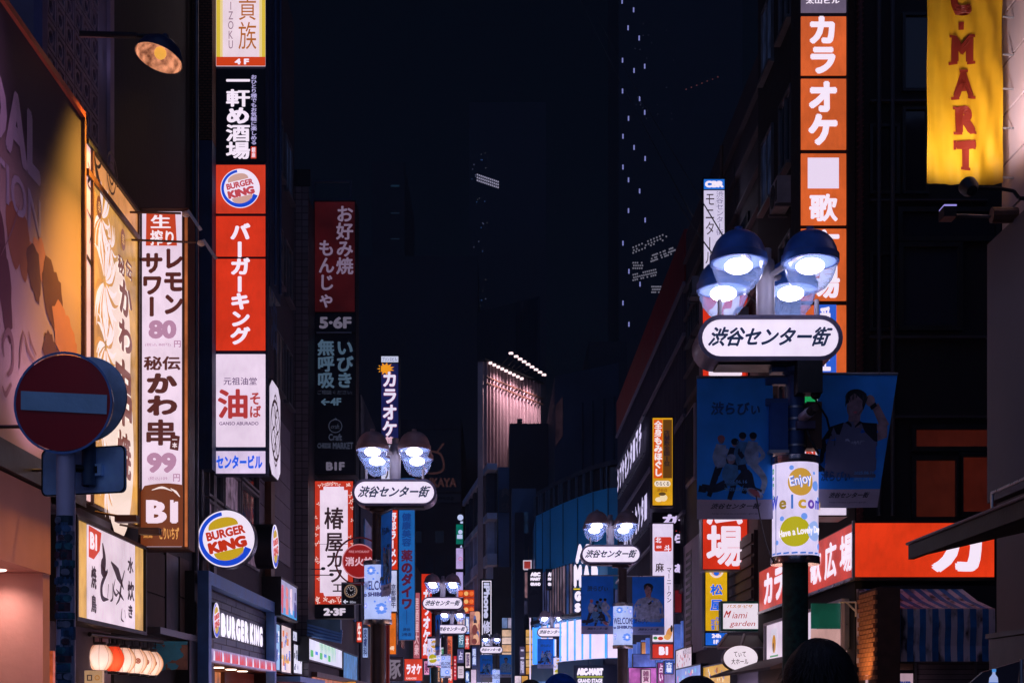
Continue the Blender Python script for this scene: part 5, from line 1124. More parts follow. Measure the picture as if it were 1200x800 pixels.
for (x0, x1, y0, y1) in ((510, 520, 622, 636), (484, 494, 622, 636), (510, 521, 650, 700), (524, 531, 650, 700), (484, 496, 650, 700), (498, 508, 650, 700)):
    m = MB(); m.fbox(Q, Q.a(x0), Q.a(x1), Z(y1, 150), Z(y0, 150), 0, .06, navy_wall if y0 > 640 else window_glass()); m.build('wall_panel' if y0 > 640 else 'window', TKB)
LB_ = building('plain_building', rect_plan(X(541.5, 172), X(604, 172), 172, 200), Z(537, 172), matte((0.05, 0.036, 0.04), .85, .2, .2, .1), 'plain brownish building block beyond the street, left of centre')
Q = front(172)
for k in range(4):
    m = MB(); m.fbox(Q, Q.a(545 + k * 14), Q.a(545.6 + k * 14), 10, Z(539, 172), 0, .2, black_metal); m.build('pilaster', LB_)
TKW = building('tower_block', rect_plan(X(420, 260), X(560, 260), 260, 300), Z(300, 260), matte((0.013, 0.017, 0.028), .8, .3, .1, .1), 'very dark office tower behind the left side of the street')
# tower with floodlit ribbed wall
TW = building('office_tower', [(X(559, 135), 135), (X(632.5, 129.5), 129.5), (X(632.5, 160), 160), (X(559, 160), 160)], Z(352, 131), matte((0.011, 0.020, 0.034), .7, .25, .2, .1), 'dark blue tower with vertical ribs above the floodlit wall')
QF = two((X(559, 135), 135), (X(632.5, 129.5), 129.5))
for k in range(15):
    px = 606 + k * 1.8; m = MB(); m.fbox(QF, QF.a(px), QF.a(px + .6), Z(440, 131), Z(354, 131), 0, .25, matte((0.012, 0.03, 0.055), .6, .2, 1)); m.build('rib', TW)
FW = thing('floodlit_wall', (X(600, 125), 125, 0), 'pink floodlit ribbed screen wall under two rows of bright lamps', 'wall')
p0 = (X(566, 118), 118); p1 = (X(633, 126.5), 126.5); QW = two(p0, p1); pinkw = matte((0.42, 0.30, 0.31), .7, .12, .6, .1)
zt_ = Z(423, 118)
m = MB(); m.fbox(QW, QW.a(566), QW.a(633), 8, zt_, -.5, 0, pinkw); m.build('screen', FW)
for k in range(17):
    px = 568 + k * 3.9; m = MB(); m.fbox(QW, QW.a(px), QW.a(px) + .12, 8, zt_, 0.0, .22, matte((0.30, 0.2, 0.22), .6, .1, 1)); m.build('rib', FW)
for dz in (1.3, 1.8, 8.6): m = MB(); m.fbox(QW, QW.a(566), QW.a(633), zt_ - dz - .05, zt_ - dz + .05, .23, .33, brown_metal); m.build('rail', FW)
m = MB(); m.fbox(QW, QW.a(565), QW.a(634), zt_, zt_ + .2, -.5, .3, black_metal); m.build('coping', FW)
lm = lit((255, 222, 226), 1.5, 0)
for k in range(9):
    px = 569 + k * 4.6; a_ = QW.a(px)
    m = MB(); m.fbox(QW, a_ - .09, a_ + .09, zt_ - .22 - .03 * k, zt_ - .04 - .03 * k, .35, .6, lm); m.build('flood_lamp', FW)
for k in range(9):
    px = 585 + k * 4.7 + (1.5 if k > 0 else 0); a_ = QW.a(px)
    m = MB(); m.fbox(QW, a_ - .12, a_ + .12, zt_ + 1.0 - .08 * k, zt_ + 1.16 - .08 * k, 1.0, 1.3, lm); m.tube(QW.pt(a_, zt_ + .3, .3), QW.pt(a_, zt_ + 1.0 - .08 * k, 1.15), .04, black_metal, 6); m.build('flood_lamp', FW)
for px in (578, 596, 614):
    o = QW.pt(QW.a(px), zt_ - .3, 1.7); spot('flood_beam', tuple(o), tuple(QW.pt(QW.a(px + 3), zt_ - 6, 0)), 1700, (1, .72, .80), math.radians(120), .8, .3)
# stepped blocks in the middle distance
MBk = building('stepped_block', rect_plan(X(597, 112), X(649, 112), 112, 150), Z(496, 112), matte((0.018, 0.022, 0.036), .8, .3, .3, .2), 'dark stepped block in front of the floodlit wall')
m = MB(); m.box(X(606, 112), X(612, 112), 111.8, 113, Z(496, 112), Z(491, 112), black_metal); m.build('vent', MBk)
MK = building('office_block', [(X(650, 100), 100), (X(725, 96), 96), (X(725, 96), 128), (X(650, 100), 128)], Z(441, 100), matte((0.025, 0.04, 0.075), .8, .25, .3, .2), 'dark block with a tall dim brown window above the curved glass building')
Q = two((X(650, 100), 100), (X(725, 96), 96))
m = MB(); m.fpoly(Q, [(Q.a(651.5), Z(520, 99)), (Q.a(660), Z(509, 99)), (Q.a(660), Z(463, 99)), (Q.a(651.5), Z(472, 99))], .05, lit((40, 26, 34), .8, .3, False)); m.build('window', MK)
for px in (683, 695, 708, 720): m = MB(); m.fbox(Q, Q.a(px), Q.a(px + 1), 10, Z(475, 99), 0, .2, matte((0.02, .04, .07), .5, .2, 1)); m.build('rib', MK)
# columned building
kp0, kp1 = (X(553, 136), 136), (X(584, 115), 115)
KB = building('columned_building', [kp0, kp1, (X(602, 115), 115), (X(602, 150), 150), (kp0[0], 150)], 21.2, matte((0.08, 0.14, 0.27), .75, .25, .4, .2), 'dark blue-grey building with tall pale columns left of the black tower wall')
Q = two(kp0, kp1); colm = matte((0.48, 0.52, 0.70), .6, .2, 1, .1); LN = Q.a(584) - Q.a(553)
m = MB(); m.fbox(Q, Q.a(553), Q.a(584), 9, 21.0, 0.0, .1, window_glass((0.008, 0.012, 0.02))); m.build('glazing', KB)
for (b0, b1) in ((13.3, 14.2), (17.0, 17.5), (21.0, 21.5), (9.4, 10)):
    m = MB(); m.fbox(Q, Q.a(553), Q.a(584.0), b0, b1, .1, .9, colm); m.build('floor_beam', KB)
for k in range(6):
    a_ = Q.a(553) + LN * (k + .15) / 6
    for (b0, b1) in ((14.21, 16.99), (10.01, 13.29), (17.51, 20.99)):
        m = MB(); m.fbox(Q, a_, a_ + LN / 18, b0, b1, .1, .7, colm if b0 < 17 else matte((0.03, .045, .08), .6, .2, 1)); m.build('column', KB)
Q = front(114.9)
m = MB(); m.fbox(Q, Q.a(584.5), Q.a(600), Z(600, 115), Z(574, 115), 0, .3, matte((0.04, .05, .075), .6, .2, 1)); sg = m.build('name_panel', KB)
m = MB(); fd = matte((0.11, .10, .12), .6, .1, 1)
for k in range(3): m.stroke(Q, [(Q.a(588), Z(583 - k * 3, 115)), (Q.a(592), Z(578 - k * 2.4, 115)), (Q.a(596), Z(581 - k * 2.4, 115))], .12, .31, fd)
m.text(Q, 'ビル', (Q.a(588), Q.a(597), Z(596, 115), Z(589, 115)), fd, .02, .31); m.build('lettering', sg)
BKD = building('tower_block', rect_plan(X(578, 108), X(600, 108), 108, 111.5), Z(664, 108), brown_wall, 'brown block beside the columned building, lower level')
J = building('shop_building', rect_plan(X(600, 94), X(628, 94), 94, 99), Z(572, 94), matte((0.04, 0.09, 0.17), .7, .25, .4, .2), 'narrow dark teal building left of the curved glass building')
Q = front(94)
for (x0, x1, y0, y1, c_) in ((609, 612, 672, 700, (110, 84, 100)), (615, 618, 670, 700, (150, 110, 120)), (620, 627, 655, 665, (50, 44, 70)), (600, 606, 668, 700, (12, 22, 44)), (610, 619, 600, 624, (14, 30, 54)), (608, 612, 704, 720, (40, 40, 66)), (613, 618, 704, 720, (50, 50, 76))):
    m = MB(); m.fbox(Q, Q.a(x0), Q.a(x1), Z(y1, 94), Z(y0, 94), 0, .06, lit(c_, .8, .3, False, 3)); m.build('window', J)
for px in (613.5, 619, 627): m = MB(); m.fbox(Q, Q.a(px), Q.a(px + .7), .1, Z(640, 94), 0, .18, grey_metal); m.build('mullion', J)
t, rs = sign('small_sign', front(92), (614, 622), [(657, 666, lit((176, 58, 52), .8, .1))], 'tiny red sign with white edge on the narrow teal building', depth=.3, fm=lit((214, 200, 220), .8, 0))
# curved glass building
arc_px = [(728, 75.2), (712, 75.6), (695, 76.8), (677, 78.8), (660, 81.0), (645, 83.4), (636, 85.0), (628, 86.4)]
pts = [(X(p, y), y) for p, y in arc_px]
CG = building('curved_building', pts[::-1] + [(pts[0][0], 95), (pts[-1][0], 95)], 13.35, matte((0.02, 0.29, 0.58), .4, .18, .35, .08), 'curved teal glass shop building with bright white panels at street level')  # wall blue raised to stand in for a blue floodlight
m = MB(); m.add([(x, y, 13.36) for x, y in pts[::-1]] + [(x, y, 14.5) for x, y in pts[::-1]], [(i, i + 1, i + 9, i + 8) for i in range(7)], window_glass((0.02, .022, .03))); m.build('window_band', CG)
m = MB()
m.add([(x * 1.02, y - .5, 14.5) for x, y in pts[::-1]] + [(x * 1.02, y - .5, 14.75) for x, y in pts[::-1]] + [(x, 95, 14.75) for x, y in pts[::-1]], [(i, i + 1, i + 9, i + 8) for i in range(7)] + [(i + 8, i + 9, i + 17, i + 16) for i in range(7)], navy_wall); m.build('roof', CG)
lowcols = [lit(c_, .8, .35, True, 1.2) for c_ in ((40, 66, 120), (70, 76, 124), (104, 88, 108), (120, 98, 116), (70, 68, 112), (112, 88, 100))]
wht_p = lit((240, 220, 250), 1.05, .04); blu_p = lit((60, 140, 240), 1.8, .1)
for i in range(7):
    (x0, y0), (x1, y1) = pts[i + 1], pts[i]; q = two((x0, y0), (x1, y1)); L_ = math.hypot(x1 - x0, y1 - y0)
    A0 = (Vector((x0, y0, 0)) - q.o).dot(q.u)
    nb = max(2, round(L_ / .55))
    for k in range(nb + 1):
        a_ = A0 + L_ * k / nb
        m = MB(); m.fbox(q, a_ - .03, a_ + .03, 6.9, 9.8 if i > 2 else 8.0, .02, .09, matte((0.03, .06, .10), .4, .2, 1)); m.build('mullion', CG)
        if k % 2 == 0: m = MB(); m.fbox(q, a_ - .05, a_ + .05, 13.36, 14.5, .02, .14, matte((0.04, .08, .13), .4, .2, 1)); m.build('mullion', CG)
        if k < nb:
            m = MB(); m.fbox(q, a_ + .06, a_ + L_ / nb - .06, 6.95, 9.75 if i > 2 else 7.95, .0, .05, lowcols[(i * 5 + k * 3) % 6] if i > 2 else lowcols[k % 2]); m.build('window', CG)
    for px_ in (0.0,):
        m = MB(); m.fbox(q, A0, A0 + .06, 9.9, 13.3, 0, .05, matte((0.02, .12, .22), .4, .2, 1)); m.build('joint_strip', CG)
    m = MB(); m.fbox(q, A0, A0 + L_, 6.72, 6.94, 0, .35, black_metal); m.build('ledge', CG)
    nb = max(1, round(L_ / 1.1))
    for k in range(nb):
        a_ = A0 + L_ * k / nb
        m = MB(); m.fbox(q, a_ + .06, a_ + L_ / nb - .10, 4.35, 6.55, .0, .12, wht_p if i < 6 else blu_p); m.build('lit_panel', CG)
        m = MB(); m.fbox(q, a_ - .07, a_ + .03, 4.35, 6.6, .13, .2, blu_p); m.build('blue_tube', CG)
    m = MB(); m.fbox(q, A0, A0 + L_, 3.3, 4.3, 0, .3, matte((0.01, .03, .07), .5, .2, 1)); m.build('fascia', CG)
    m = MB(); m.fbox(q, A0 + .1, A0 + L_ - .1, .1, 3.2, 0, .1, lit((200, 190, 236), .9, .3, True, 1)); m.build('lit_shop_window', CG)
t = thing('raised_letter_sign', (X(692, 77), 77, Z(716, 77)), 'big white stacked shoe-store letters on the curved glass building', 'sign')
Q = front(76.3); wl_ = lit((240, 228, 250), 1.1, 0, True)
for s_, x0, x1, y0, y1 in (('ABC', 674, 708, 637, 660), ('MART', 672, 713, 661, 688), ('GRAND', 673, 713, 692, 704), ('STAGE', 673, 713, 706, 717)):
    n = len(s_)
    for k, ch in enumerate(s_):
        p0_ = x0 + (x1 - x0) * k / n; m = MB(); m.text(Q, ch, (Q.a(p0_ + .3), Q.a(p0_ + (x1 - x0) / n - .3), Z(y1, 76.3), Z(y0, 76.3)), wl_, .11, 0)
        m.text(Q, ch, (Q.a(p0_ + .3), Q.a(p0_ + (x1 - x0) / n - .3), Z(y1, 76.3), Z(y0, 76.3)), grey_metal, .11, -.1); m.build('raised_letter', t)
m = MB(); m.fbox(Q, Q.a(672), Q.a(680), Z(690.5, 76.3), Z(689, 76.3), 0, .04, ink((230, 200, 40))); m.build('yellow_bar', t)
m = MB()
for y in (664, 690): m.fbox(Q, Q.a(671), Q.a(714), Z(y + .7, 76.3), Z(y, 76.3), -.5, -.2, black_metal)
m.build('carrier_rail', t)
t = thing('raised_letter_sign', (X(690, 74.5), 74.5, Z(800, 74.5)), 'white ABC-MART letters with a yellow bar over the shop entrance', 'sign')
Q = front(74.9)
m = MB(); m.fbox(Q, Q.a(672), Q.a(727), Z(803, 74.9), Z(779, 74.9), -.3, -.05, matte((0.01, .03, .07), .5, .2, 1)); m.build('back_panel', t)
for s_, x0, x1, y0, y1, b in (('ABC-MART', 676, 707, 782, 791, .12), ('GRAND STAGE', 677, 706, 794.5, 799.5, .06)): m = MB(); m.text(Q, s_, (Q.a(x0), Q.a(x1), Z(y1, 74.9), Z(y0, 74.9)), wl_, b, 0); m.build('lettering', t)
m = MB(); m.fbox(Q, Q.a(676), Q.a(707), Z(793, 74.9), Z(792, 74.9), 0, .03, ink((190, 200, 50))); m.build('yellow_bar', t)
for (x0, x1, y0, y1, lab) in ((620, 635, 667, 722, 'tall black hanging sign with small stacked shoe-store letters at its top'), (640.5, 652.5, 667, 690, 'smaller glass panel repeating the stacked white letters, right of the black hanging sign')):
    Q = front(83); t, rs = sign('hanging_sign', Q, (x0, x1), [(y0, y1, matte((0.006, .012, .03), .3, .2, 1, .02) if x0 < 630 else matte((0.02, .05, .09), .2, .2, 1, .02))], lab, depth=.3)
    words(t, Q, [('ABC', x0 + 1.5, x1 - 1.5, y0 + 3, y0 + 8, wl_, .12), ('MART', x0 + 1.5, x1 - 1.5, y0 + 9, y0 + 13, wl_, .12), ('GRAND', x0 + 1.5, x1 - 1.5, y0 + 15, y0 + 19, wl_, .1)])
# vertical column of little signs, phone repair sign, lantern grid
Q = front(128)
t = thing('sign_column', (X(538, 128), 128, 6), 'thin far sign column, green panel over pale pink panels', 'sign')
m = MB(); m.fbox(Q, Q.a(533.5), Q.a(543.5), 5, Z(601, 128), -.5, -.05, black_metal); m.build('housing', t)
for (y0, y1, c_) in ((614, 637, (0, 104, 88)), (642, 666, (190, 166, 226)), (670, 700, (176, 160, 222))):
    m = MB(); m.fbox(Q, Q.a(534.5), Q.a(542.5), Z(y1, 128), Z(y0, 128), -.04, .02, lit(c_, 1, .1)); m.build('panel', t)
m = MB(); wt_ = ink((186, 196, 236)); m.disc(Q, Q.a(539.5), Z(606, 128), .27, .27, .01, wt_, 16); m.fbox(Q, Q.a(539.5), Q.a(542.5), Z(613, 128), Z(610.5, 128), 0, .01, wt_); m.disc(Q, Q.a(539.5), Z(623, 128), .2, .2, .03, wt_, 12); m.fbox(Q, Q.a(535.6), Q.a(542), Z(631, 128), Z(626, 128), .021, .03, wt_); m.fpoly(Q, [(Q.a(539), Z(641, 128)), (Q.a(542), Z(641, 128)), (Q.a(540.5), Z(638, 128))], .01, wt_); m.arc(Q, Q.a(539.5), Z(654.5, 128), .12, .18, .03, ink((200, 110, 160)), n=12); m.build('printed_symbols', t)
Q = front(112)
t, rs = sign('phone_repair_sign', Q, (563.5, 577), [(679, 776, matte((0.006, .012, .03), .4, .2, 1, .02))], 'narrow black phone repair sign with sideways white lettering', depth=.4)
m = MB(); m.frame(Q, Q.a(564.8), Q.a(575.8), Z(775, 112), Z(680, 112), .06, .0, .02, wl_); m.build('lit_border', t)
class Rot:          # lettering turned a quarter clockwise
    def __init__(s, fr, a, b): s.fr = fr; s.a = a; s.b = b
    def pt(s, x, y, c=0.0): return s.fr.pt(s.a + y, s.b - x, c)
m = MB(); H_ = (Z(682, 112) - Z(724, 112)); m.text(Rot(Q, Q.a(566.8), Z(682, 112)), 'iPhone', (0, H_, 0, Q.a(574) - Q.a(566.8)), ink((196, 196, 230)), .06, .01); m.text(Q, '修理店', (Q.a(566), Q.a(574.5), Z(772, 112), Z(727, 112)), ink((200, 196, 232)), .04, .01, vert=True); m.build('lettering', t)
for i in range(3):
    for j in range(3):
        px, py = 540 + j * 6.3, 695 + i * 9.4
        if j == 0 and i > 0: continue
        Q = front(122); t = thing('round_lantern', (X(px, 122), 122, Z(py, 122) - .25), 'glowing ' + ('amber' if j == 1 else 'orange') + ' square-set lantern in the far grid, ' + ['top', 'middle', 'bottom'][i] + ' row, ' + ['left', 'middle', 'right'][j] + ' column', 'lantern', 'far grid of orange lanterns')
        m = MB(); m.fbox(Q, Q.a(px) - .22, Q.a(px) + .22, Z(py, 122) - .3, Z(py, 122) + .3, -.3, 0, lit((206, 66, 18), 1, .1)); m.build('box', t)
        m = MB(); m.disc(Q, Q.a(px), Z(py, 122), .19, .19, .01, ink((240, 180, 110) if j == 1 else (240, 110, 50)), 16); m.build('disc', t)
def quick(px, y0, y1, Y, c, label, text=None, tc_=(240, 225, 245), vert=True, bold=.06, extra=None, fm=black_metal, name='vertical_sign', tb=None, group=None, var=.12):
    Q = front(Y); t, rs = sign(name, Q, px, [(y0, y1, lit(c, 1, var))], label, depth=.4, fm=fm, edge=.5, gap=.005, group=group)
    if text:
        b = tb or (y0 + 3, y1 - 3); words(t, Q, [(text, px[0] + (px[1] - px[0]) * .14, px[1] - (px[1] - px[0]) * .14, b[0], b[1], ink(tc_), bold, vert)])
    if extra: words(t, Q, extra)
    return t
quick((455, 466), 570, 667, 66, (204, 46, 20), 'red vertical ramen sign with white characters beside the blue banner sign', '野郎ラーメン', tb=(600, 664))
quick((457, 465), 668, 716, 66, (196, 200, 240), 'pale lilac narrow sign under the red ramen sign', '京都勝牛', (40, 40, 80), bold=.02, tb=(684, 712))
quick((453, 464), 718, 766, 67, (226, 110, 26), 'orange lit box sign behind the red hydrant pole', extra=[('24時', 455, 462, 756, 762, ink((250, 220, 190)), .06)])
t = quick((467.5, 486), 560, 749, 64, (26, 96, 170), 'tall blue vertical sign with rounded dark red characters', '薬のダイワ', (82, 18, 44), bold=.09, tb=(644, 714), var=.08)
words(t, front(64), [('健康美容', 471, 482, 601, 640, ink((18, 52, 120)), .06, True), ('渋谷', 472, 481, 735, 739, ink((16, 30, 80)), .04), ('2号店', 471, 482, 741, 745, ink((16, 30, 80)), .04)])
m = MB(); m.fbox(front(64), X(476.3, 64), X(476.9, 64), Z(731, 64), Z(714.5, 64), 0, .01, ink((18, 40, 100))); m.build('line', t)
quick((484.5, 492), 694, 771, 84, (170, 84, 96), 'dull pink vertical sign left of the red karaoke strip', '居酒屋大衆', (220, 170, 180), bold=.03, tb=(700, 768))
quick((494, 506), 672, 771, 88, (214, 48, 20), 'red vertical karaoke strip behind the small twin lamps', 'カラオケ館', bold=.07, tb=(690, 768))
t = quick((474, 495), 771.5, 797, 68, (214, 60, 34), 'low red karaoke sign with three white characters', extra=[('ラオケ', 476, 494, 777, 790, ink((246, 226, 240)), .09), ('KARAOKE', 476, 488, 793, 795.5, ink((240, 200, 200)), .04)])
t = quick((449, 472), 770, 797, 60, (36, 26, 36), 'dark sign with one large pale brush character meaning pork', extra=[('豚', 451, 470, 772, 795, ink((120, 108, 124)), .03)])
quick((522, 530), 745, 779, 96, (222, 104, 70), 'salmon vertical sign right of the yellow-dotted drum', '大衆酒場', (110, 40, 40), bold=.02)
quick((524.5, 530.5), 780, 800, 94, (226, 70, 40), 'small red-orange sign at the bottom below the salmon one', '珈琲', (250, 220, 220))
quick((536, 544.5), 720, 733, 100, (214, 196, 210), 'tiny white sign with a red arch mark', '円', (176, 40, 30), tb=(721, 732))
quick((537, 544), 734, 758, 100, (60, 110, 140), 'small teal sign with pale characters under the tiny white sign', '旅行', (200, 220, 240))
quick((536, 543.5), 760, 776, 98, (86, 80, 130), 'small violet sign with pale loops', '占', (210, 200, 240))
quick((536.5, 543.5), 780, 794, 97, (220, 200, 214), 'small cream menu sign with faint lines', '三', (120, 90, 120), bold=.0)
quick((531.5, 535), 768, 796, 92, (210, 44, 50), 'thin red strip of hanging tags', '+++++', (240, 220, 230), bold=.03)
t = quick((550.5, 562.5), 716, 755, 118, (186, 120, 110), 'pinkish picture board left of the phone repair sign', var=.5)
Q = front(118); m = MB()
for k in range(12): m.disc(Q, Q.a(rnd.uniform(552.5, 560.5)), Z(rnd.uniform(720, 751), 118), rnd.uniform(.1, .28), rnd.uniform(.2, .5), .004 + k * .001, ink(rnd.choice([(90, 100, 160), (226, 170, 140), (120, 60, 60), (60, 50, 70)])), 10)
m.build('printed_pictures', t)
t = quick((552, 558), 784, 800, 108, (226, 196, 226), 'small lit pink-white shop sign far down the street')
def lit_grid(label, px, y0, y1, Y, nx, ny, cols, depth=.6):
    Q = front(Y); t = thing('lit_window_stack', (X((px[0] + px[1]) / 2, Y), Y, Z(y1, Y)), label, 'windows')
    m = MB(); m.fbox(Q, Q.a(px[0]), Q.a(px[1]), Z(y1, Y), Z(y0, Y), -depth, -.04, black_metal); m.build('frame', t)
    for i in range(nx):
        for j in range(ny):
            a0 = px[0] + (px[1] - px[0]) * i / nx; a1 = px[0] + (px[1] - px[0]) * (i + 1) / nx; b0 = y0 + (y1 - y0) * j / ny; b1 = y0 + (y1 - y0) * (j + 1) / ny
            m = MB(); m.fbox(Q, Q.a(a0 + .35), Q.a(a1 - .35), Z(b1 - .6, Y), Z(b0 + .5, Y), -.035, 0, lit(cols[(i * 3 + j) % len(cols)], 1, .2, True, 2)); m.build('window', t)
    return t
lit_grid('stack of warm cream lit windows right of the phone repair sign', (588, 603), 737, 790, 106, 1, 6, [(226, 186, 160), (232, 200, 190), (222, 170, 130)])
lit_grid('pale blue lit top window above the cream window stack', (588, 602), 723, 736, 106, 2, 1, [(110, 130, 180), (170, 160, 190)])
lit_grid('amber lit window stack between white light strips', (616, 627), 737, 790, 91.5, 1, 6, [(214, 160, 80), (226, 180, 120), (220, 150, 60)])
lit_grid('white and amber low panels at the foot of the dark wall', (603, 619), 791, 812, 91, 2, 1, [(230, 206, 220), (214, 150, 60)])
for px, w_, y0 in ((620.5, 1.6, 723), (626.5, 1.3, 723), (629.6, 2.2, 723)):
    t = thing('light_strip', (X(px, 90.5), 90.5, 0), 'vertical white light strip on the far shop front, ' + ('left' if px < 622 else 'middle' if px < 628 else 'right') + ' of three', 'light', 'white light strips')
    Q = front(90.5); m = MB(); m.fbox(Q, Q.a(px), Q.a(px + w_), .5, Z(y0, 90.5), -.15, 0, lit((236, 216, 250), 1, .05)); m.build('tube', t)
DW = building('black_wall_building', rect_plan(X(603.5, 92), X(614, 92), 92, 93.9), Z(600, 92), matte((0.008, .014, .03), .6, .2, 1), 'narrow black pier standing between the two lit window stacks')
# distant skyline towers with lit windows
def tower(label, x0, x1, ytop, Y, wins, base=(0.012, 0.018, 0.03)):
    t = building('skyscraper', rect_plan(X(x0, Y), X(x1, Y), Y, Y + 40), Z(ytop, Y), matte(base, .8, .2, .05, .0), label)
    Q = front(Y); by = {}
    for (px, py, w, h, c_) in wins: by.setdefault(c_, []).append((px, py, w, h))
    for c_, L in by.items():
        m = MB()
        for (px, py, w, h) in L: m.fbox(Q, Q.a(px - w / 2), Q.a(px + w / 2), Z(py + h / 2, Y), Z(py - h / 2, Y), -.2, .15, lit(c_, 1, 0, False))
        m.build('lit_windows', t, kind='stuff')
    return t
wn_ = []
for k, (px, py) in enumerate(((729, 2), (742.5, 12), (736, 33), (749, 45), (729.5, 71), (755.5, 78), (743, 83), (729.5, 107), (749.5, 116), (755.5, 132), (736.5, 139), (730, 160), (743, 173), (756, 186), (730, 196), (736.5, 211), (749.5, 224), (736.5, 247), (756, 258), (730, 285), (737, 318), (750, 333), (730, 355), (737, 380))):
    wn_.append((px, py, 1.5, 5.4, (130, 134, 200)))
r_ = random.Random(3)
for (x0, y0, x1, y1, n) in ((742, 290, 780, 274, 12), (763, 300, 790, 290, 16), (742, 322, 768, 316, 12), (742, 308, 752, 308, 5), (764, 336, 774, 336, 6)):
    for i in range(n):
        f = i / max(1, n - 1)
        for j in range(3):
            if r_.random() < .8: wn_.append((x0 + (x1 - x0) * f + (j % 2) * .8, y0 + (y1 - y0) * f + j * 3.2, 1.7, 1.7, (104, 102, 116)))
for i in range(7): wn_.append((804 + i * 6.2, 105 - i * 2.4, .9, .9, (120, 60, 60)))
for i in range(26): wn_.append((r_.uniform(735, 790), r_.uniform(10, 150), .8, .8, (46, 46, 66)))
tower('dark skyscraper with staggered vertical window lights, centre right', 725, 870, -260, 420, wn_)
wn_ = []
for i in range(12):
    for j in range(3): wn_.append((559.5 + i * 2.2, 205 + i * .75 + j * 3.3, 1.5, 1.7, (148, 144, 170)))
for i in range(40): wn_.append((r_.uniform(553, 572), r_.uniform(178, 400), .9, 1.1, r_.choice([(70, 76, 100), (40, 66, 110), (60, 60, 66)])))
tower('dark skyscraper with one small bright window cluster, centre', 550, 640, 120, 380, wn_, (0.013, .019, .032))
tower('dark low tower behind the red building', 690, 735, 400, 300, [], (0.012, .015, .024))
tower('dark tower above the second left sign tower', 436, 474, 190, 330, [(483 - 20, 218, 10, 2, (10, 30, 44)), (463, 250, 10, 1, (12, 26, 40)), (463, 280, 10, 1, (12, 26, 40))], (0.006, .010, .018))
# ================================================================== RIGHT SIDE OF THE STREET
redm = matte((0.24, 0.018, 0.022), .5, .15, .8, .05)
RB = building('red_building', rect_plan(6.5, 22, 47.4, 74.2), 17.3, matte((0.018, 0.02, 0.032), .7, .25, .6, .2), 'tall building with a dark red crown and vertical louvres on the right')
Q = right(6.5)
m = MB(); m.fbox(Q, -74.2, -47.4, 15.9, 17.6, 0, .25, redm); m.build('red_crown', RB)
m = MB(); m.box(6.5, 14, 74.21, 74.4, 3, 17.6, redm); m.build('red_return', RB)
m = MB()
for k in range(66): a_ = -74.1 + k * .40; m.fbox(Q, a_, a_ + .09, 4.6, 15.85, .02, .2, matte((0.09, 0.08, .12), .5, .2, 1))
m.build('louvres', RB, kind='stuff')
for zz in (15.8, 14.1, 11.4, 8.2, 5.6):
    m = MB(); m.fbox(Q, -74.2, -47.4, zz - .06, zz + .06, .2, .3, matte((0.2, .18, .25), .4, .1, 1)); m.build('rail', RB)
ledm = lit((214, 204, 246), 1.1, .05, True)
t = thing('lit_letter_sign', (6.3, 65, 12.3), 'row of white lit letters running up the louvred red building, upper band', 'sign')
for k in range(9):
    a_ = -71.6 + k * 1.35
    m = MB(); m.text(Q, 'シブヤセンターマチ'[k], (a_, a_ + 1.05, 12.45, 13.7), ledm, .08, .42); m.build('raised_letter', t)
m = MB(); m.fbox(Q, -72, -59.5, 12.25, 12.32, .3, .4, steel); m.fbox(Q, -72, -59.5, 13.85, 13.92, .3, .4, steel); m.build('carrier_rail', t)
t = thing('lit_letter_sign', (6.3, 62, 9.0), 'row of white lit letters on the louvred building, lower band', 'sign')
for k in range(8):
    a_ = -68 + k * 1.35
    m = MB(); m.text(Q, 'カラオケセンター'[k], (a_, a_ + 1.05, 9.2, 10.5), ledm, .08, .42); m.build('raised_letter', t)
m = MB(); m.fbox(Q, -69, -57, 9.0, 9.07, .3, .4, steel); m.build('carrier_rail', t)
m = MB(); m.box(X(728.5, 73), X(731.5, 73), 72.9, 73, Z(518, 73), Z(508, 73), lit((130, 140, 220), .8, 0)); tag(m.build('small_sign'), 'tiny pale lit sign at the far corner of the red building', 'sign')
m = MB(); m.fbox(Q, -73.5, -48, .1, 3.2, 0, .2, lit((150, 130, 200), .8, .5, True, .8)); m.build('lit_shop_window', RB)
for k in range(14):
    m = MB(); m.fbox(Q, -73 + k * 1.9, -72.8 + k * 1.9, 3.3, 4.6, .0, .25, lit((90, 120, 220), .9, .2)); m.build('blue_light_fin', RB)
# relaxation sign and mazesoba sign
t, rs = sign('relaxation_sign', front(47.0), (764.5, 788.5), [(489, 592, lit((222, 160, 26), 1, .12))], 'yellow and orange vertical relaxation sign high on the louvred building', depth=.5, sidemat=brown_metal)
Q = front(47.0); zq = lambda y: Z(y, 47.0)
m = MB(); m.fpoly(Q, [(Q.a(766), zq(560)), (Q.a(776.5), zq(560)), (Q.a(776.5), zq(491.5)), (Q.a(766), zq(491.5))], .004, ink((216, 84, 20))); m.fpoly(Q, [(Q.a(777), zq(560)), (Q.a(787.5), zq(560)), (Q.a(787.5), zq(491.5)), (Q.a(777), zq(491.5))], .004, ink((92, 56, 14))); m.build('printed_ground', t)
words(t, Q, [('全身もみほぐし', 766.5, 776, 493, 558, ink((246, 226, 230)), .06, True), ('店舗数全国1位', 778, 785, 504, 546, ink((24, 20, 34)), .04, True), ('渋谷店', 770, 782, 572, 576, ink((150, 90, 20)), .03)])
m = MB(); m.fpoly(Q, stadium(Q.a(776.3), zq(566.5), Q.a(786) - Q.a(767), .20), .006, ink((240, 220, 200))); m.text(Q, 'りらくる', (Q.a(769), Q.a(784), zq(569), zq(564)), ink((60, 50, 60)), .02, .010)
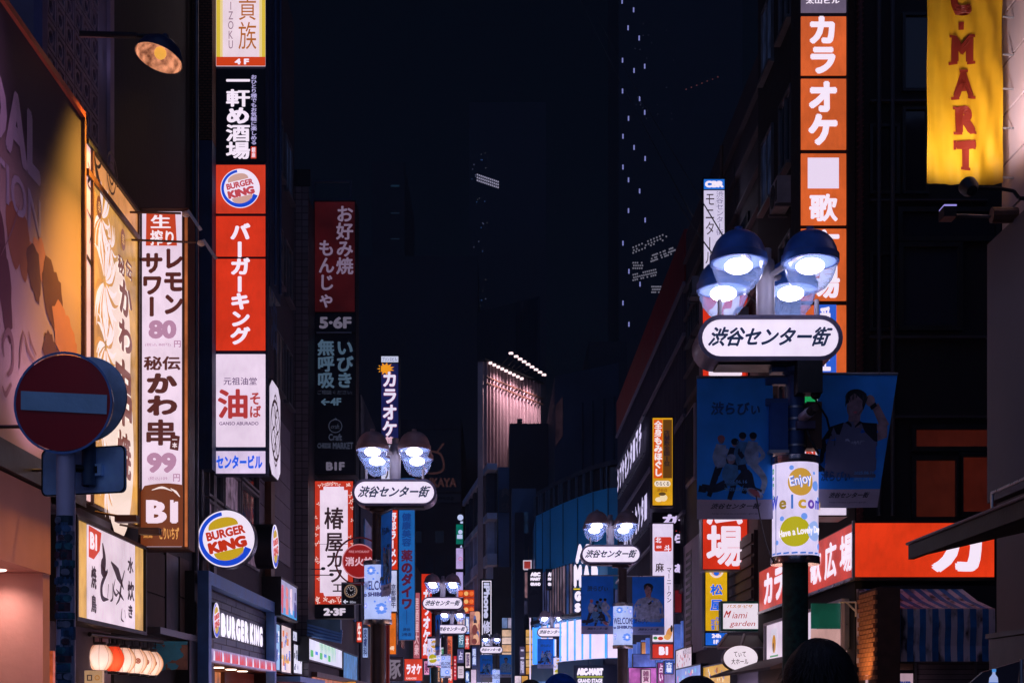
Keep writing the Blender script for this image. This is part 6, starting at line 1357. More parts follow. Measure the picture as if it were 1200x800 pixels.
m.disc(Q, Q.a(772), zq(585), .12, .08, .006, ink((244, 220, 180)), 14); m.disc(Q, Q.a(777.5), zq(583), .13, .12, .007, ink((240, 214, 170)), 14); m.disc(Q, Q.a(776), zq(578.5), .12, .06, .010, ink((90, 66, 30)), 14); m.build('printed_patch', t)
t, rs = sign('noodle_sign', front(47.0), (764.5, 789), [(613, 752, lit((228, 212, 242), 1, .06)), (754, 771, lit((206, 50, 32), 1, .06))], 'tall white noodle sign with a red square logo on top and red B1 panel', depth=.5, fm=matte((0.2, .16, .2), .4, .2, 3))
m = MB(); sq = []
for (cx_, cz_, q0) in ((785, 643.5, -90), (785, 631, 0), (769, 631, 90), (769, 643.5, 180)):
    for i in range(4): q = math.radians(q0 + i * 30); sq.append((Q.a(cx_) + .06 * math.cos(q), zq(cz_) + .06 * math.sin(q)))
m.fpoly(Q, sq, .006, ink((200, 50, 34)))
m.disc(Q, Q.a(776), zq(750), .33, .16, .006, ink((232, 224, 226)), 20, 0, PI); m.disc(Q, Q.a(774), zq(747.5), .09, .06, .009, ink((200, 50, 30)), 12); m.disc(Q, Q.a(768), zq(747), .07, .05, .009, ink((50, 120, 60)), 12); m.disc(Q, Q.a(784), zq(742), .1, .22, .009, ink((210, 140, 80)), 14, rot=-.3); m.disc(Q, Q.a(782), zq(746), .12, .09, .010, ink((224, 160, 90)), 14); m.disc(Q, Q.a(787), zq(736), .04, .12, .011, ink((40, 30, 36)), 12)
m.build('printed_pictures', t)
words(t, Q, [('北', 768, 775, 629, 636, w, .05, False, {'c': .01}), ('斗', 778, 786, 638, 646, w, .05, False, {'c': .01}), ('GENKI', 769, 775, 639, 642, w, .04, False, {'c': .01}), ('麻', 768, 778, 659, 670, bi, .02), ('マーニークン', 781, 787, 664, 706, bi, .01, True), ('B1', 772, 783, 757, 767, w, .09)])
t = thing('dark_letter_sign', (X(789, 49), 49, Z(680, 49)), 'dark projecting sign with white rounded letters behind the tall white noodle sign', 'sign')
Q = front(49.0); m = MB(); m.fbox(Q, Q.a(765), Q.a(803.5), Z(684, 49), Z(600, 49), -.4, -.01, matte((0.012, .012, .03), .4, .2, 3)); m.build('housing', t)
m = MB(); wl2 = lit((214, 196, 240), 1.0, 0, True)
for s_, x0, x1, y0, y1 in (('か', 776, 800, 602, 614), ('ら', 790, 801, 625, 636), ('あ', 790, 801, 660, 671)): m.text(Q, s_, (Q.a(x0), Q.a(x1), Z(y1, 49), Z(y0, 49)), wl2, .08, 0)
m.build('lettering', t)
m = MB()
for k in range(8): m.disc(Q, Q.a(rnd.uniform(792, 802)), Z(rnd.uniform(616, 624), 49), .02, .02, .006, ink((200, 50, 60)), 6)
m.build('red_dots', t)
quick((791, 802), 691, 717, 48.5, (96, 16, 24), 'plain dark red panel under the dark letter sign', name='panel_sign')
# building with the shuttered pier
RC = building('stone_building', rect_plan(6.3, 20, 33.4, 47.3), 17.4, matte((0.05, 0.042, 0.055), .8, .25, .8, .25), 'dark stone building behind the tall red plaza sign')
Q = right(6.3); stone = matte((0.34, 0.29, 0.38), .75, .15, 1.5, .2)
m = MB(); m.fbox(Q, -47.2, -42.6, 3.4, 7.0, 0, .1, stone); pr = m.build('stone_pier', RC)
m = MB(); m.fbox(Q, -46.6, -45.2, 3.6, 6.7, .05, .105, matte((0.01, .01, .016), .6, .2, 2)); m.build('louvre_recess', RC)
for k in range(13):
    m = MB(); m.fbox(Q, -46.5, -45.3, 3.7 + k * .23, 3.8 + k * .23, .106, .125, stone); m.build('louvre_slat', RC)
m = MB(); m.fbox(Q, -46.9, -45.2, 9.0, 11.2, 0, .08, window_glass()); m.build('window', RC)
m = MB(); m.fbox(Q, -47.1, -45.0, 8.9, 11.3, -.01, .05, stone); m.build('window_frame', RC)
for k in range(6): m = MB(); m.fbox(Q, -47.2, -33.5, 11.6 + k * .95, 11.66 + k * .95, 0, .12, matte((0.09, 0.07, .09), .7, .2, 1)); m.build('string_course', RC)
for k in range(2):
    for j in range(3): m = MB(); m.fbox(Q, -43.6 + j * 3.1, -41.6 + j * 3.1, 9.0 + k * 3, 11 + k * 3, 0, .05, window_glass()); m.build('window', RC)
m = MB(); m.tube((6.15, 38.9, 9), (6.15, 38.9, 17), .05, brown_metal, 8); m.build('drainpipe', RC)
m = MB(); m.fbox(Q, -39.5, -34.0, 3.9, 5.9, 0, .15, matte((0.07, .035, .03), .7, .3, 2)); m.build('wall_panel', RC)
for k in range(7): m = MB(); m.fbox(Q, -39.4, -34.1, 4.0 + k * .27, 4.2 + k * .27, .15, .2, matte((0.08, .04, .035), .7, .3, 3)); m.build('plank', RC)
# tall red karaoke plaza sign
t, rs = sign('plaza_sign', front(35.7), (823.5, 876), [(322, 667, lit((214, 48, 24), 1, .09))], 'tall red karaoke plaza sign, mostly hidden behind the nearest lamp post and its banner', depth=.5, fm=matte((0.28, .22, .27), .4, .25, 3))
words(t, front(35.7), [('カラオケ歌広場', 828, 871, 326, 664, ink((242, 222, 240)), .075, True)])
t, rs = sign('monitor_sign', front(37), (824.5, 849.5), [(209.5, 222, lit((36, 110, 214), 1, .05)), (222.5, 430, lit((212, 202, 232), 1, .07))], 'thin white vertical sign with blue CBR top above the left blue dome', depth=.3)
words(t, front(37), [('CBR', 826, 848, 212, 220, w, .09), ('モニタールーム', 826, 838, 225, 345, bi, .0, True), ('渋谷センター街', 839, 848, 224, 276, ink((110, 100, 140)), .0, True)])
t, rs = sign('beef_bowl_sign', front(36.5), (826.5, 852.5), [(662, 739, lit((226, 172, 20), 1, .10)), (740.5, 756, lit((24, 100, 214), 1, .1))], 'yellow sign with blue outlined characters, 24h 1F strip in blue below', depth=.4)
bb_ = ink((20, 96, 220))
words(t, front(36.5), [('松', 831, 848, 683, 698, w, .10), ('屋', 831, 848, 701, 716, w, .10)])
words(t, front(36.5), [('松', 832, 847, 684, 697, bb_, .05, False, {'c': .012}), ('屋', 832, 847, 702, 715, bb_, .05, False, {'c': .012}), ('カレー', 838, 843, 722, 738, bb_, .03, True), ('定食', 833, 838, 725, 738, bb_, .03, True), ('24h', 834, 845, 742, 747, w, .07), ('1F', 836, 842, 749, 754, w, .07)])
m = MB(); Q = front(36.5); m.disc(Q, Q.a(839.5), Z(668, 36.5), .19, .19, .006, ink((240, 214, 200)), 22); m.disc(Q, Q.a(839.5), Z(668, 36.5), .14, .14, .008, ink((214, 150, 120)), 20); m.disc(Q, Q.a(839.5), Z(671, 36.5), .07, .07, .010, bb_, 14); m.build('printed_emblem', t)
# pasta restaurant sign
t, rs = sign('pasta_sign', front(33.6), (847, 890), [(706, 737, lit((236, 222, 236), 1, .05))], 'white pasta restaurant sign with red handwriting and green edge', depth=.35, fm=matte((0.01, .22, .13), .4, .2, 3), edge=2.2)
Q = front(33.6); rh = ink((170, 40, 40)); hw = dict(shear=.25)
words(t, Q, [('パスタ·ピザ', 852, 882, 708, 712, ink((190, 120, 50)), .02), ('M', 848, 857, 715, 723, rh, .03, False, {'shear': .5}), ('iami', 858, 876, 717, 724, rh, .0, False, hw), ('garden', 855, 885, 727, 735, rh, .0, False, hw)])
# oval sign and little roof
Q = front(32.2); ca, cb_ = Q.a(868), Z(770.5, 32.2); t = thing('oval_sign', (ca, 32.3, cb_ - .3), 'white oval sign with black handwritten letters under the pasta sign', 'sign')
ov = lambda kx, ky: [(ca + kx * math.cos(2 * PI * i / 36), cb_ + ky * math.sin(2 * PI * i / 36)) for i in range(36)]
m = MB(); m.fprism(Q, ov(.405, .30), -.3, -.01, brown_metal); m.build('housing', t, True)
m = MB(); m.fprism(Q, ov(.385, .28), -.009, 0, lit((240, 224, 236), 1, .04)); m.build('face', t)
words(t, Q, [('てぃて', 860, 874, 763, 769, bi, .01), ('大ホール', 857, 877, 771, 778, bi, .01)])
t = thing('entrance_roof', (5.7, 33, 3), 'small beige framed canopy roof between the pasta sign and the oval sign', 'canopy')
Q = front(32.8); cm = matte((0.42, .33, .36), .6, .15, 3)
m = MB(); m.hexa([(X(841, 32.4), 32.4, Z(760, 32.4)), (X(899, 32.4), 32.4, Z(760, 32.4)), (X(892, 33.4), 33.4, Z(746, 33.4)), (X(851, 33.4), 33.4, Z(746, 33.4)), (X(841, 32.4), 32.4, Z(758, 32.4)), (X(899, 32.4), 32.4, Z(758, 32.4)), (X(892, 33.4), 33.4, Z(744, 33.4)), (X(851, 33.4), 33.4, Z(744, 33.4))], matte((0.10, .06, .06), .6, .2, 3)); m.build('roof_panel', t)
for (xa, xb) in ((841, 851), (868, 872), (899, 892)): m = MB(); m.tube((X(xa, 32.38), 32.38, Z(757, 32.38)), (X(xb, 33.4), 33.4, Z(743, 33.4)), .03, cm, 8); m.build('rafter', t)
m = MB(); m.tube((X(841, 32.36), 32.36, Z(759, 32.36)), (X(899, 32.36), 32.36, Z(759, 32.36)), .03, cm, 8); m.build('edge_bar', t)
t = thing('dark_awning', (5.8, 30, 2.2), 'plain dark awning rising to the right under the oval sign', 'awning')
m = MB(); m.hexa([(5.1, 26.5, 2.35), (6.1, 26.5, 2.5), (6.1, 34, 2.5), (5.1, 34, 2.35), (5.1, 26.5, 2.4), (6.1, 26.5, 2.75), (6.1, 34, 2.75), (5.1, 34, 2.4)], matte((0.06, .045, .05), .7, .3, 3)); m.build('fabric', t)
# tilted menus lower right of the noodle sign
Q = right(6.2)
food_board(Q, 792, 811.5, 758, 784, (222, 204, 222), 'white slanted menu sign with red writing below the dark letter sign', [(176, 50, 50), (60, 60, 80), (150, 90, 100)])
food_board(right(6.1), 792, 822, 780, 812, (120, 140, 210), 'row of glowing poster tubes under the slanted menu sign', [(220, 120, 160), (70, 190, 220), (236, 216, 190), (210, 70, 70)], 26)
food_board(right(6.15), 824, 857, 777, 806, (214, 158, 26), 'yellow food picture sign below the blue 24h strip', [(236, 214, 180), (60, 90, 170), (150, 60, 30)], 20)
Q = front(52); quick((737, 770), 782, 812, 56, (206, 110, 200), 'magenta lit shop panel at street level right of the green pole', name='shop_sign', var=.35)
quick((742, 768), 766, 781, 57, (96, 110, 200), 'violet striped awning light above the magenta panel', name='shop_sign', var=.4)
quick((752, 763), 752, 766, 60, (216, 140, 84), 'small amber window above the violet striped light', name='shop_sign', var=.3)
# orange karaoke tower nearer the camera
og = lit((216, 96, 44), 1, .13, True, 1.1)
t, rs = sign('karaoke_tower', front(23.6), (938, 992.5), [(-260, -172, og), (-170, -86, og), (-84, 15.5, lit((120, 104, 130), .8, .1)), (18.5, 89, og), (91.5, 176, og), (179, 264.5, og), (267, 353, og), (356.5, 438, og), (443, 604, lit((222, 206, 232), 1, .06))], 'tall orange karaoke sign tower of stacked panels beside the nearest lamps', cat='sign tower', depth=.7)
Q = front(23.6); zq = lambda y: Z(y, 23.6)
words(t, Q, [('太山ビル', 944, 984, -2, 5, w, .05), ('カラ', 947, 981, 19, 88, w, .09, True), ('オケ', 947, 982, 95, 172, w, .09, True), ('歌', 947, 983, 226, 261, w, .07), ('広場', 945, 984, 270, 350, w, .07, True), ('愛', 960, 974, 358, 392, w, .07), ('生', 960, 974, 398, 436, w, .07)])
m = MB(); m.fpoly(Q, [(Q.a(946.5), zq(221)), (Q.a(983), zq(221)), (Q.a(983), zq(185)), (Q.a(946.5), zq(185))], .004, ink((232, 214, 238)))
m.fpoly(Q, [(Q.a(954), zq(438)), (Q.a(980), zq(438)), (Q.a(980), zq(357)), (Q.a(954), zq(357))], .0035, ink((44, 92, 206))); m.fpoly(Q, [(Q.a(938.5), zq(484)), (Q.a(958), zq(484)), (Q.a(958), zq(445)), (Q.a(938.5), zq(445))], .004, ink((20, 140, 76)))
m.build('printed_ground', t)
words(t, Q, [('肉', 940, 960, 494, 516, ink((206, 60, 40)), .03), ('丼', 940, 960, 520, 545, ink((206, 60, 40)), .03)])
# corner building with the wrap-around karaoke fascia
RD = building('corner_building', rect_plan(6.12, 22, 24.3, 33.3), 26, matte((0.010, 0.009, 0.014), .8, .3, .6, .2), 'dark corner building above the red karaoke fascia')
Q = front(24.3)
for (x0, x1, y0, y1, mt) in ((1056, 1165, 250, 279, window_glass((0.02, .026, .04))), (1057, 1121, 291, 383, window_glass((0.02, .03, .05))), (1072, 1165, 504, 524, lit((66, 20, 13), .7, .2, False, 1)), (1072, 1118.5, 540, 606, lit((66, 21, 13), .7, .25, False, 1)), (1127, 1165, 536, 600, lit((72, 21, 13), .7, .25, False, 1))):
    m = MB(); m.fbox(Q, Q.a(x0), Q.a(x1), Z(y1, 24.3), Z(y0, 24.3), -.02, .02, mt); w_ = m.build('window', RD)
    m = MB(); m.frame(Q, Q.a(x0) - .08, Q.a(x1) + .08, Z(y1, 24.3) - .08, Z(y0, 24.3) + .08, .08, .0, .10, black_metal); m.build('window_frame', w_)
t = thing('rope_pipe', (6.1, 24.1, 4), 'thin dark red twisted pipe running up beside the orange sign tower', 'pipe')
m = MB(); xx = X(1007.5, 24.1); m.tube((xx, 24.1, 4.8), (xx, 24.1, 17), .055, matte((0.10, .018, .018), .6, .3, 4), 10)
for k in range(120):
    zz = 4.8 + k * .1; m.tube((xx - .055, 24.06, zz), (xx + .055, 24.06, zz + .07), .014, matte((0.16, .03, .03), .5, .3, 4), 4)
m.build('pipe', t)
kf = thing('karaoke_fascia', (7.2, 24, 3.7), 'red wrap-around karaoke shop fascia with large white characters', 'sign')
QS = right(6.0); QF_ = front(23.9); redl = lit((226, 56, 22), 1, .10); reds = lit((198, 58, 42), 1, .16)
zf0, zf1 = Z(675.5, 23.9), Z(612.5, 23.9)
m = MB(); m.box(6.04, 8.36, 23.94, 24.25, zf0 - .04, zf1 + .04, black_metal); m.box(6.04, 6.11, 23.94, 32.6, zf0 - .04, zf1 + .04, black_metal); m.build('housing', kf)
m = MB(); m.fbox(QF_, 6.02, 8.36, zf0, zf1, -.03, 0, redl); m.build('panel', kf)
m = MB(); m.fbox(QS, -32.5, -23.95, zf0, zf1, -.03, 0, reds); m.build('panel', kf)
m = MB(); m.box(5.975, 6.015, 23.87, 23.94, zf0 - .04, zf1 + .04, steel); m.build('corner_trim', kf)
m = MB(); m.fbox(QF_, 6.02, 8.36, zf0 - .06, zf0 - .005, -.03, .04, brown_metal); m.fbox(QS, -32.5, -23.95, zf0 - .06, zf0 - .005, -.03, .04, steel); m.build('lower_trim', kf)
m = MB(); m.text(QF_, 'カ', (QF_.a(1090), QF_.a(1152), Z(671, 23.9), Z(616, 23.9)), w, .075, .006)
m.build('lettering', kf)
ch = 'カラオケ歌広場'; L0_ = -31.9; st = 1.17
for k, s_ in enumerate(ch):
    m = MB(); m.text(QS, s_, (L0_ + k * st, L0_ + k * st + .98, zf0 + .10, zf1 - .10), w, .07, .006); m.build('lettering', kf)
# lit menu under the side fascia
t = thing('drinks_board', (6.0, 27, 2.6), 'white lit drinks board with a beer glass under the side of the red fascia', 'sign')
m = MB(); z1_, z0_ = 3.52, 2.62
m.fbox(QS, -31.8, -24.6, z0_, z1_, -.10, -.02, steel); m.build('housing', t)
m = MB(); m.fbox(QS, -31.6, -27.0, z0_ + .06, z1_ - .06, -.019, 0.0, lit((226, 204, 226), 1, .08)); m.build('panel', t)
m = MB(); m.fbox(QS, -26.9, -24.7, z0_ + .5, z1_ - .06, -.019, 0.0, lit((200, 190, 214), .9, .15)); m.build('panel', t)
m = MB(); m.frame(QS, -31.8, -24.6, z0_, z1_, .06, -.02, .04, matte((0.5, .42, .5), .5, .1, 3)); m.build('frame', t)
m = MB(); m.fpoly(QS, [(-31.0, 2.8), (-30.5, 2.8), (-30.4, 3.35), (-31.1, 3.35)], .004, ink((206, 196, 214))); m.disc(QS, -30.75, 3.02, .2, .2, .006, ink((196, 130, 40)), 16); m.disc(QS, -30.8, 2.95, .1, .1, .008, ink((110, 70, 30)), 12); m.fpoly(QS, [(-31.2, 2.74), (-30.3, 2.74), (-30.3, 2.78), (-31.2, 2.78)], .006, ink((40, 130, 80)))
m.text(QS, '生ビール', (-29.6, -28.0, 2.95, 3.3), ink((180, 60, 50)), .03, .006); m.fpoly(QS, [(-26.5, 3.34), (-24.9, 3.34), (-24.9, 3.40), (-26.5, 3.40)], .006, ink((90, 86, 110))); m.disc(QS, -25.2, 3.22, .12, .06, .007, ink((220, 150, 60)), 12); m.build('printed_pictures', t)
t = thing('green_board', (5.8, 24.9, 2.4), 'green and cream projecting board right of the drinks board', 'board')
Q = front(24.8); m = MB(); m.fbox(Q, Q.a(951), Q.a(993), Z(736, 24.8), Z(706.5, 24.8), -.06, 0, lit((10, 96, 78), .55, .25)); m.build('panel', t, label='dark green upper panel')
m = MB(); m.fbox(Q, Q.a(951), Q.a(992.5), Z(768, 24.8), Z(736.5, 24.8), -.06, 0, lit((206, 160, 156), .9, .12)); m.build('panel', t, label='cream lower panel')
t = thing('wall_bracket', (6.0, 23.4, 3.2), 'small white angle bracket above the orange-lit brick pillar', 'bracket')
Q = front(23.3); wm = matte((0.6, .55, .5), .5, .1, 3)
for (p, q_) in (((984, 705), (1003, 705)), ((1003, 705), (1003, 722)), ((992, 705), (1003, 716))): m = MB(); m.tube(Q.pt(Q.a(p[0]), Z(p[1], 23.3)), Q.pt(Q.a(q_[0]), Z(q_[1], 23.3)), .016, wm, 6); m.build('bar', t)
# brick pillar
BP = thing('brick_pillar', (6.1, 23.4, 0), 'orange-lit brick pillar at the corner below the karaoke fascia', 'pillar')
m = MB(); m.box(6.06, 6.44, 22.7, 23.8, 0.1, 3.55, matte((0.08, .04, .03), .9, .2, 8)); m.build('mortar', BP)
bm2 = MB(); bm2.box(-.02, .02, -.098, .098, -.032, .032, matte((0.42, .17, .075), .85, .25, 6, .4)); br_me = bm2.build('brick', BP).data; bpy.data.objects.remove(bpy.data.objects['brick'])
for v in br_me.vertices: v.co += LOC[BP.name]
for j in range(19):
    for i in range(6):
        yy = 22.78 + i * .205 + (.10 if j % 2 else 0)
        if yy > 23.75: continue
        o = piece('brick', br_me, BP, (6.055 - rnd.uniform(0, .006), yy, 2.12 + j * .075))
spot('pillar_lamp_beam', (5.6, 22.9, 2.0), (6.05, 23.4, 2.9), 34, (1, .50, .18), math.radians(110), .8, .05)
t = thing('uplight', (5.62, 22.9, 1.9), 'small lamp washing the brick pillar from below', 'lamp')
m = MB(); m.tube((6.05, 22.9, 1.86), (5.62, 22.9, 1.86), .015, black_metal, 6); m.build('arm', t)
m = MB(); m.lathe((5.6, 22.9, 1.9), [(0, 0), (.05, 0), (.06, .06), (.05, .07), (0, .068)], lit((255, 200, 140), 3, 0), 14); m.build('head', t)
# striped awning
AW = thing('striped_awning', (7.2, 23.4, 2.4), 'weathered awning with blue and white vertical stripes', 'awning')
blu = matte((0.015, 0.14, 0.42), .7, .35, 5, .2); whi = None
if True:
    m_, n_, l_, p_ = _new('stained_white_canvas')
    z1n = _noise(n_, l_, 3.2, 8, vec=(1.6, 1, .6)); r_n = _ramp(n_, l_, z1n.outputs['Fac'], (0.05, .04, .06), (0.62, .54, .64), .38, .50); l_.new(r_n.outputs[0], p_.inputs['Base Color']); p_.inputs['Roughness'].default_value = .8; whi = m_
zA, zB, zC = Z(690, 23.9), Z(713, 23.0), Z(774.5, 23.0); N = 17; xs0, xs1 = X(1041, 23.0), X(1166, 23.0)
m = MB()
for k in range(N):
    mt = blu if k % 2 else whi; a0 = xs0 + (xs1 - xs0) * (k - (0 if k % 2 else 0)) / N; a1 = xs0 + (xs1 - xs0) * (k + 1) / N
    wv = [.03 * math.sin(k * 1.3 + q) for q in range(6)]
    P = [(23.85, zA), (23.45, (zA + zB) / 2 - .03), (23.0, zB), (22.985 + wv[1] * .4, zB - (zB - zC) * .35), (23.02 + wv[2] * .4, zB - (zB - zC) * .7), (23.0, zC)]
    sh_ = [-.25, -.13, 0, 0, 0, 0]
    vs = [(x + s_, y, z) for (y, z), s_ in zip(P, sh_) for x in (a0, a1)]
    m.add(vs, [(2 * i, 2 * i + 2, 2 * i + 3, 2 * i + 1) for i in range(5)], mt)
m.build('canvas', AW)
m = MB(); m.hexa([(xs0 - .05, 23.0, zC), (xs0 - .01, 23.0, zC), (xs0 - .01, 23.85, zC), (xs0 - .3, 23.85, zC), (xs0 - .05, 23.0, zB), (xs0 - .01, 23.0, zB), (xs0 - .26, 23.85, zA), (xs0 - .3, 23.85, zA)], whi); m.build('side_flap', AW)
m = MB(); m.tube((xs0, 23.04, zB), (xs1, 23.04, zB), .02, grey_metal, 8); m.tube((xs0, 23.06, zC + .22), (xs1, 23.06, zC + .22), .018, grey_metal, 8); m.build('support_bar', AW)
SW = building('shop_wall', rect_plan(6.46, 14, 23.86, 24.2), 3.68, matte((0.02, .018, .025), .8, .2, 2), 'dark shop wall behind the striped awning', cat='wall')
t = thing('shutter', (7.7, 23.4, .1), 'grey corrugated shutter below the striped awning', 'shutter')
Q = front(23.5)
for k in range(30):
    m = MB(); m.fbox(Q, Q.a(1073), Q.a(1165), .15 + k * .085, .225 + k * .085, -.03, .0 + .01 * (k % 2), matte((0.26, .20, .22), .5, .15, 4)); m.build('slat', t)
for px in (1071, 1141): m = MB(); m.fbox(Q, Q.a(px), Q.a(px + 2.5), .1, 2.72, 0.012, .05, steel); m.build('guide_rail', t)
t = thing('locker_sign', (6.7, 23.3, 1.6), 'white COIN locker sign with a warm lamp glow below the awning', 'sign')
Q = front(23.2); m = MB(); m.fbox(Q, Q.a(1016), Q.a(1070), 1.2, Z(788.5, 23.2), -.1, 0, lit((196, 160, 176), .85, .1)); m.build('panel', t)
m = MB(); m.text(Q, 'COIN LOCKER', (Q.a(1027), Q.a(1068), Z(806, 23.2), Z(797.5, 23.2)), ink((30, 50, 120)), .07, .006); m.build('lettering', t)
m = MB(); m.lathe((Q.a(1041), 22.95, Z(783, 23.2)), [(0, 0), (.05, 0), (.06, .05), (.0, .06)], lit((255, 190, 120), 4, 0), 12); m.tube((Q.a(1041), 23.2, Z(781, 23.2)), (Q.a(1041), 22.95, Z(781, 23.2)), .012, black_metal, 6); m.build('lamp', t)
spot('sign_lamp_beam', (Q.a(1041), 22.93, Z(784, 23.2)), (Q.a(1041), 23.2, 2.1), 8, (1, .6, .3), math.radians(120), .9, .04)
m = MB(); m.box(X(1020, 23.4), X(1068, 23.4), 23.3, 23.5, Z(784, 23.3), Z(777, 23.3), matte((0.2, .12, .08), .7, .2, 3)); tag(m.build('shelf_board'), 'thin brown shelf board above the COIN sign', 'shelf')
# near building on the right edge
NB = building('near_building', rect_plan(6.22, 16, 2, 17.45), 14.5, matte((0.10, .08, .10), .7, .2, 1, .1), 'near building at the right edge with pale upper panels')
Q = right(6.2)
pinkp = matte((0.36, .30, .34), .5, .12, 1.0, .08)
for j in range(12):
    for i in range(3):
        m = MB(); m.fbox(Q, -17.4 + i * 1.9 + .012, -17.4 + (i + 1) * 1.9 - .012, 7.0 + j * .61 + .014, 7.0 + (j + 1) * .61 - .014, -.02, .02 + .004 * ((i + j) % 2), pinkp); m.build('wall_panel', NB)
Q = right(6.0)
m = MB(); m.box(6.0, 6.2, 8, 17.4, 4.12, 7.28, matte((0.075, .065, .085), .6, .15, 1, .1)); m.build('cladding', NB)
m = MB(); m.box(6.08, 6.2, 8, 17.3, .1, 4.1, matte((0.09, .06, .065), .6, .2, 1.5, .1)); m.build('lower_wall', NB)
m = MB(); m.box(5.96, 6.2, 8, 17.35, 2.46, 2.52, black_metal); m.build('ledge', NB)
m = MB(); m.box(5.99, 6.2, 8, 17.3, .1, 2.45, black_metal); m.build('dark_plinth', NB)
t = thing('long_awning', (5.2, 12, 3.3), 'long dark awning edge reaching out from the right above the viewer', 'awning')
m = MB(); za, zb2 = 3.60, 3.36; bkf = matte((0.018, .016, .022), .6, .2, 3)
m.hexa([(4.50, 8, 3.24), (4.56, 8, 3.24), (4.56, 15.55, 3.24), (4.50, 15.55, 3.24), (4.50, 8, 3.40), (4.56, 8, 3.40), (4.56, 15.55, 3.40), (4.50, 15.55, 3.40)], bkf)
m.hexa([(4.56, 8, 3.26), (6.05, 8, 3.6), (6.05, 15.55, 3.6), (4.56, 15.55, 3.26), (4.56, 8, 3.41), (6.05, 8, 3.86), (6.05, 15.55, 3.86), (4.56, 15.55, 3.41)], bkf); m.build('fabric', t)
m = MB(); m.tube((4.49, 8, 3.41), (4.49, 15.56, 3.41), .018, matte((0.2, .15, .18), .4, .1, 4), 8); m.tube((4.5, 15.56, 3.41), (6.0, 15.56, 3.87), .018, matte((0.2, .15, .18), .4, .1, 4), 8); m.build('edge_tube', t)
m = MB(); m.tube((5.4, 8, 3.96), (5.4, 15.5, 3.96), .02, steel, 8); m.tube((5.4, 15.5, 3.68), (5.4, 15.5, 3.96), .02, steel, 8); m.build('top_rail', t)
t = thing('tilted_sign', (X(1165, 9), 9, 1.5), 'tilted dark sign panel with a water bottle picture, bottom right', 'sign')
Q = front(9.0); zq = lambda y: Z(y, 9.0)
m = MB(); m.fprism(Q, [(Q.a(1100), zq(850)), (Q.a(1186), zq(850)), (Q.a(1196), zq(774)), (Q.a(1152), zq(787)), (Q.a(1137), zq(800))], -.04, 0, matte((0.05, .038, .055), .35, .1, 3, .02)); m.build('panel', t)
m = MB(); m.tube(Q.pt(Q.a(1197), zq(850)), Q.pt(Q.a(1197), zq(772)), .012, steel, 8); m.build('edge_post', t)
m = MB(); bw = ink((150, 166, 214)); a_, b_ = Q.a(1164), zq(795)
m.fpoly(Q, [(a_ - .03, b_ - .08), (a_ + .026, b_ - .08), (a_ + .03, b_ - .02), (a_ + .027, b_ + .01), (a_ + .012, b_ + .03), (a_ + .012, b_ + .045), (a_ - .006, b_ + .045), (a_ - .008, b_ + .03), (a_ - .026, b_ + .008), (a_ - .03, b_ - .03)], .004, bw)
m.fpoly(Q, [(a_ - .010, b_ + .045), (a_ + .016, b_ + .045), (a_ + .016, b_ + .063), (a_ - .010, b_ + .063)], .006, ink((70, 140, 214))); m.fpoly(Q, [(a_ - .029, b_ - .05), (a_ + .028, b_ - .05), (a_ + .029, b_ - .02), (a_ - .029, b_ - .02)], .006, ink((70, 110, 190)))
for k in range(4): m.fpoly(Q, [(a_ - .02 + k * .011, b_ - .075), (a_ - .015 + k * .011, b_ - .075), (a_ - .013 + k * .011, b_ - .055), (a_ - .018 + k * .011, b_ - .055)], .007, ink((60, 70, 130)))
m.build('printed_bottle', t)
# yellow hanging store banner
yb = thing('store_banner', (5.75, 17.0, Z(216, 17)), 'tall yellow ABC-MART fabric banner with red letters, lit from below', 'banner')
Q = front(17.0)
def yz(x, y): return (X(x, 17.0), Z(y, 17.0))
ym = cloth((0.72, 0.42, 0.012)); m = MB(); nx, ny = 34, 120; x0, x1 = 1085.5, 1175.5
def sag(fx, fy): return .03 * math.sin(fx * 9 + fy * 7) * (.4 + fx) * .6 + .014 * math.sin(fx * 23 - fy * 31) + .02 * math.sin(fy * 17 + fx * 3) * fx + .006 * math.sin(fx * 44 + fy * 25) + .005 * math.sin(fy * 70 - fx * 18) * fx
zt_b = 13.5; zb_b = Z(214, 17)
vs = []
for j in range(ny + 1):
    for i in range(nx + 1):
        fx, fy = i / nx, j / ny; zz = zt_b + (zb_b - (.03 * math.sin(fx * 3.1)) - zt_b) * fy
        vs.append((X(x0 + (x1 - x0) * fx + (1.0 if i == 0 else 0) * fy, 17.0), 17.0 + sag(fx, fy), zz))
m.add(vs, [(j * (nx + 1) + i, (j + 1) * (nx + 1) + i, (j + 1) * (nx + 1) + i + 1, j * (nx + 1) + i + 1) for j in range(ny) for i in range(nx)], ym); cl = m.build('cloth', yb, True)
class BC:
    @staticmethod
    def pt(a, b, c=0.0):
        fx = (a - X(x0, 17)) / (X(x1, 17) - X(x0, 17)); fy = (zt_b - b) / (zt_b - zb_b); return Vector((a, 17.0 + sag(fx, fy) - c, b))
rl = cloth((0.24, 0.022, 0.008)); m = MB()
def serif(x0_, x1_, y, h=3.2): m.fpoly(BC, [yz(x0_, y + h / 2), yz((x0_ + x1_) / 2, y + h / 2), yz(x1_, y + h / 2), yz(x1_, y - h / 2), yz((x0_ + x1_) / 2, y - h / 2), yz(x0_, y - h / 2)], .014, rl)
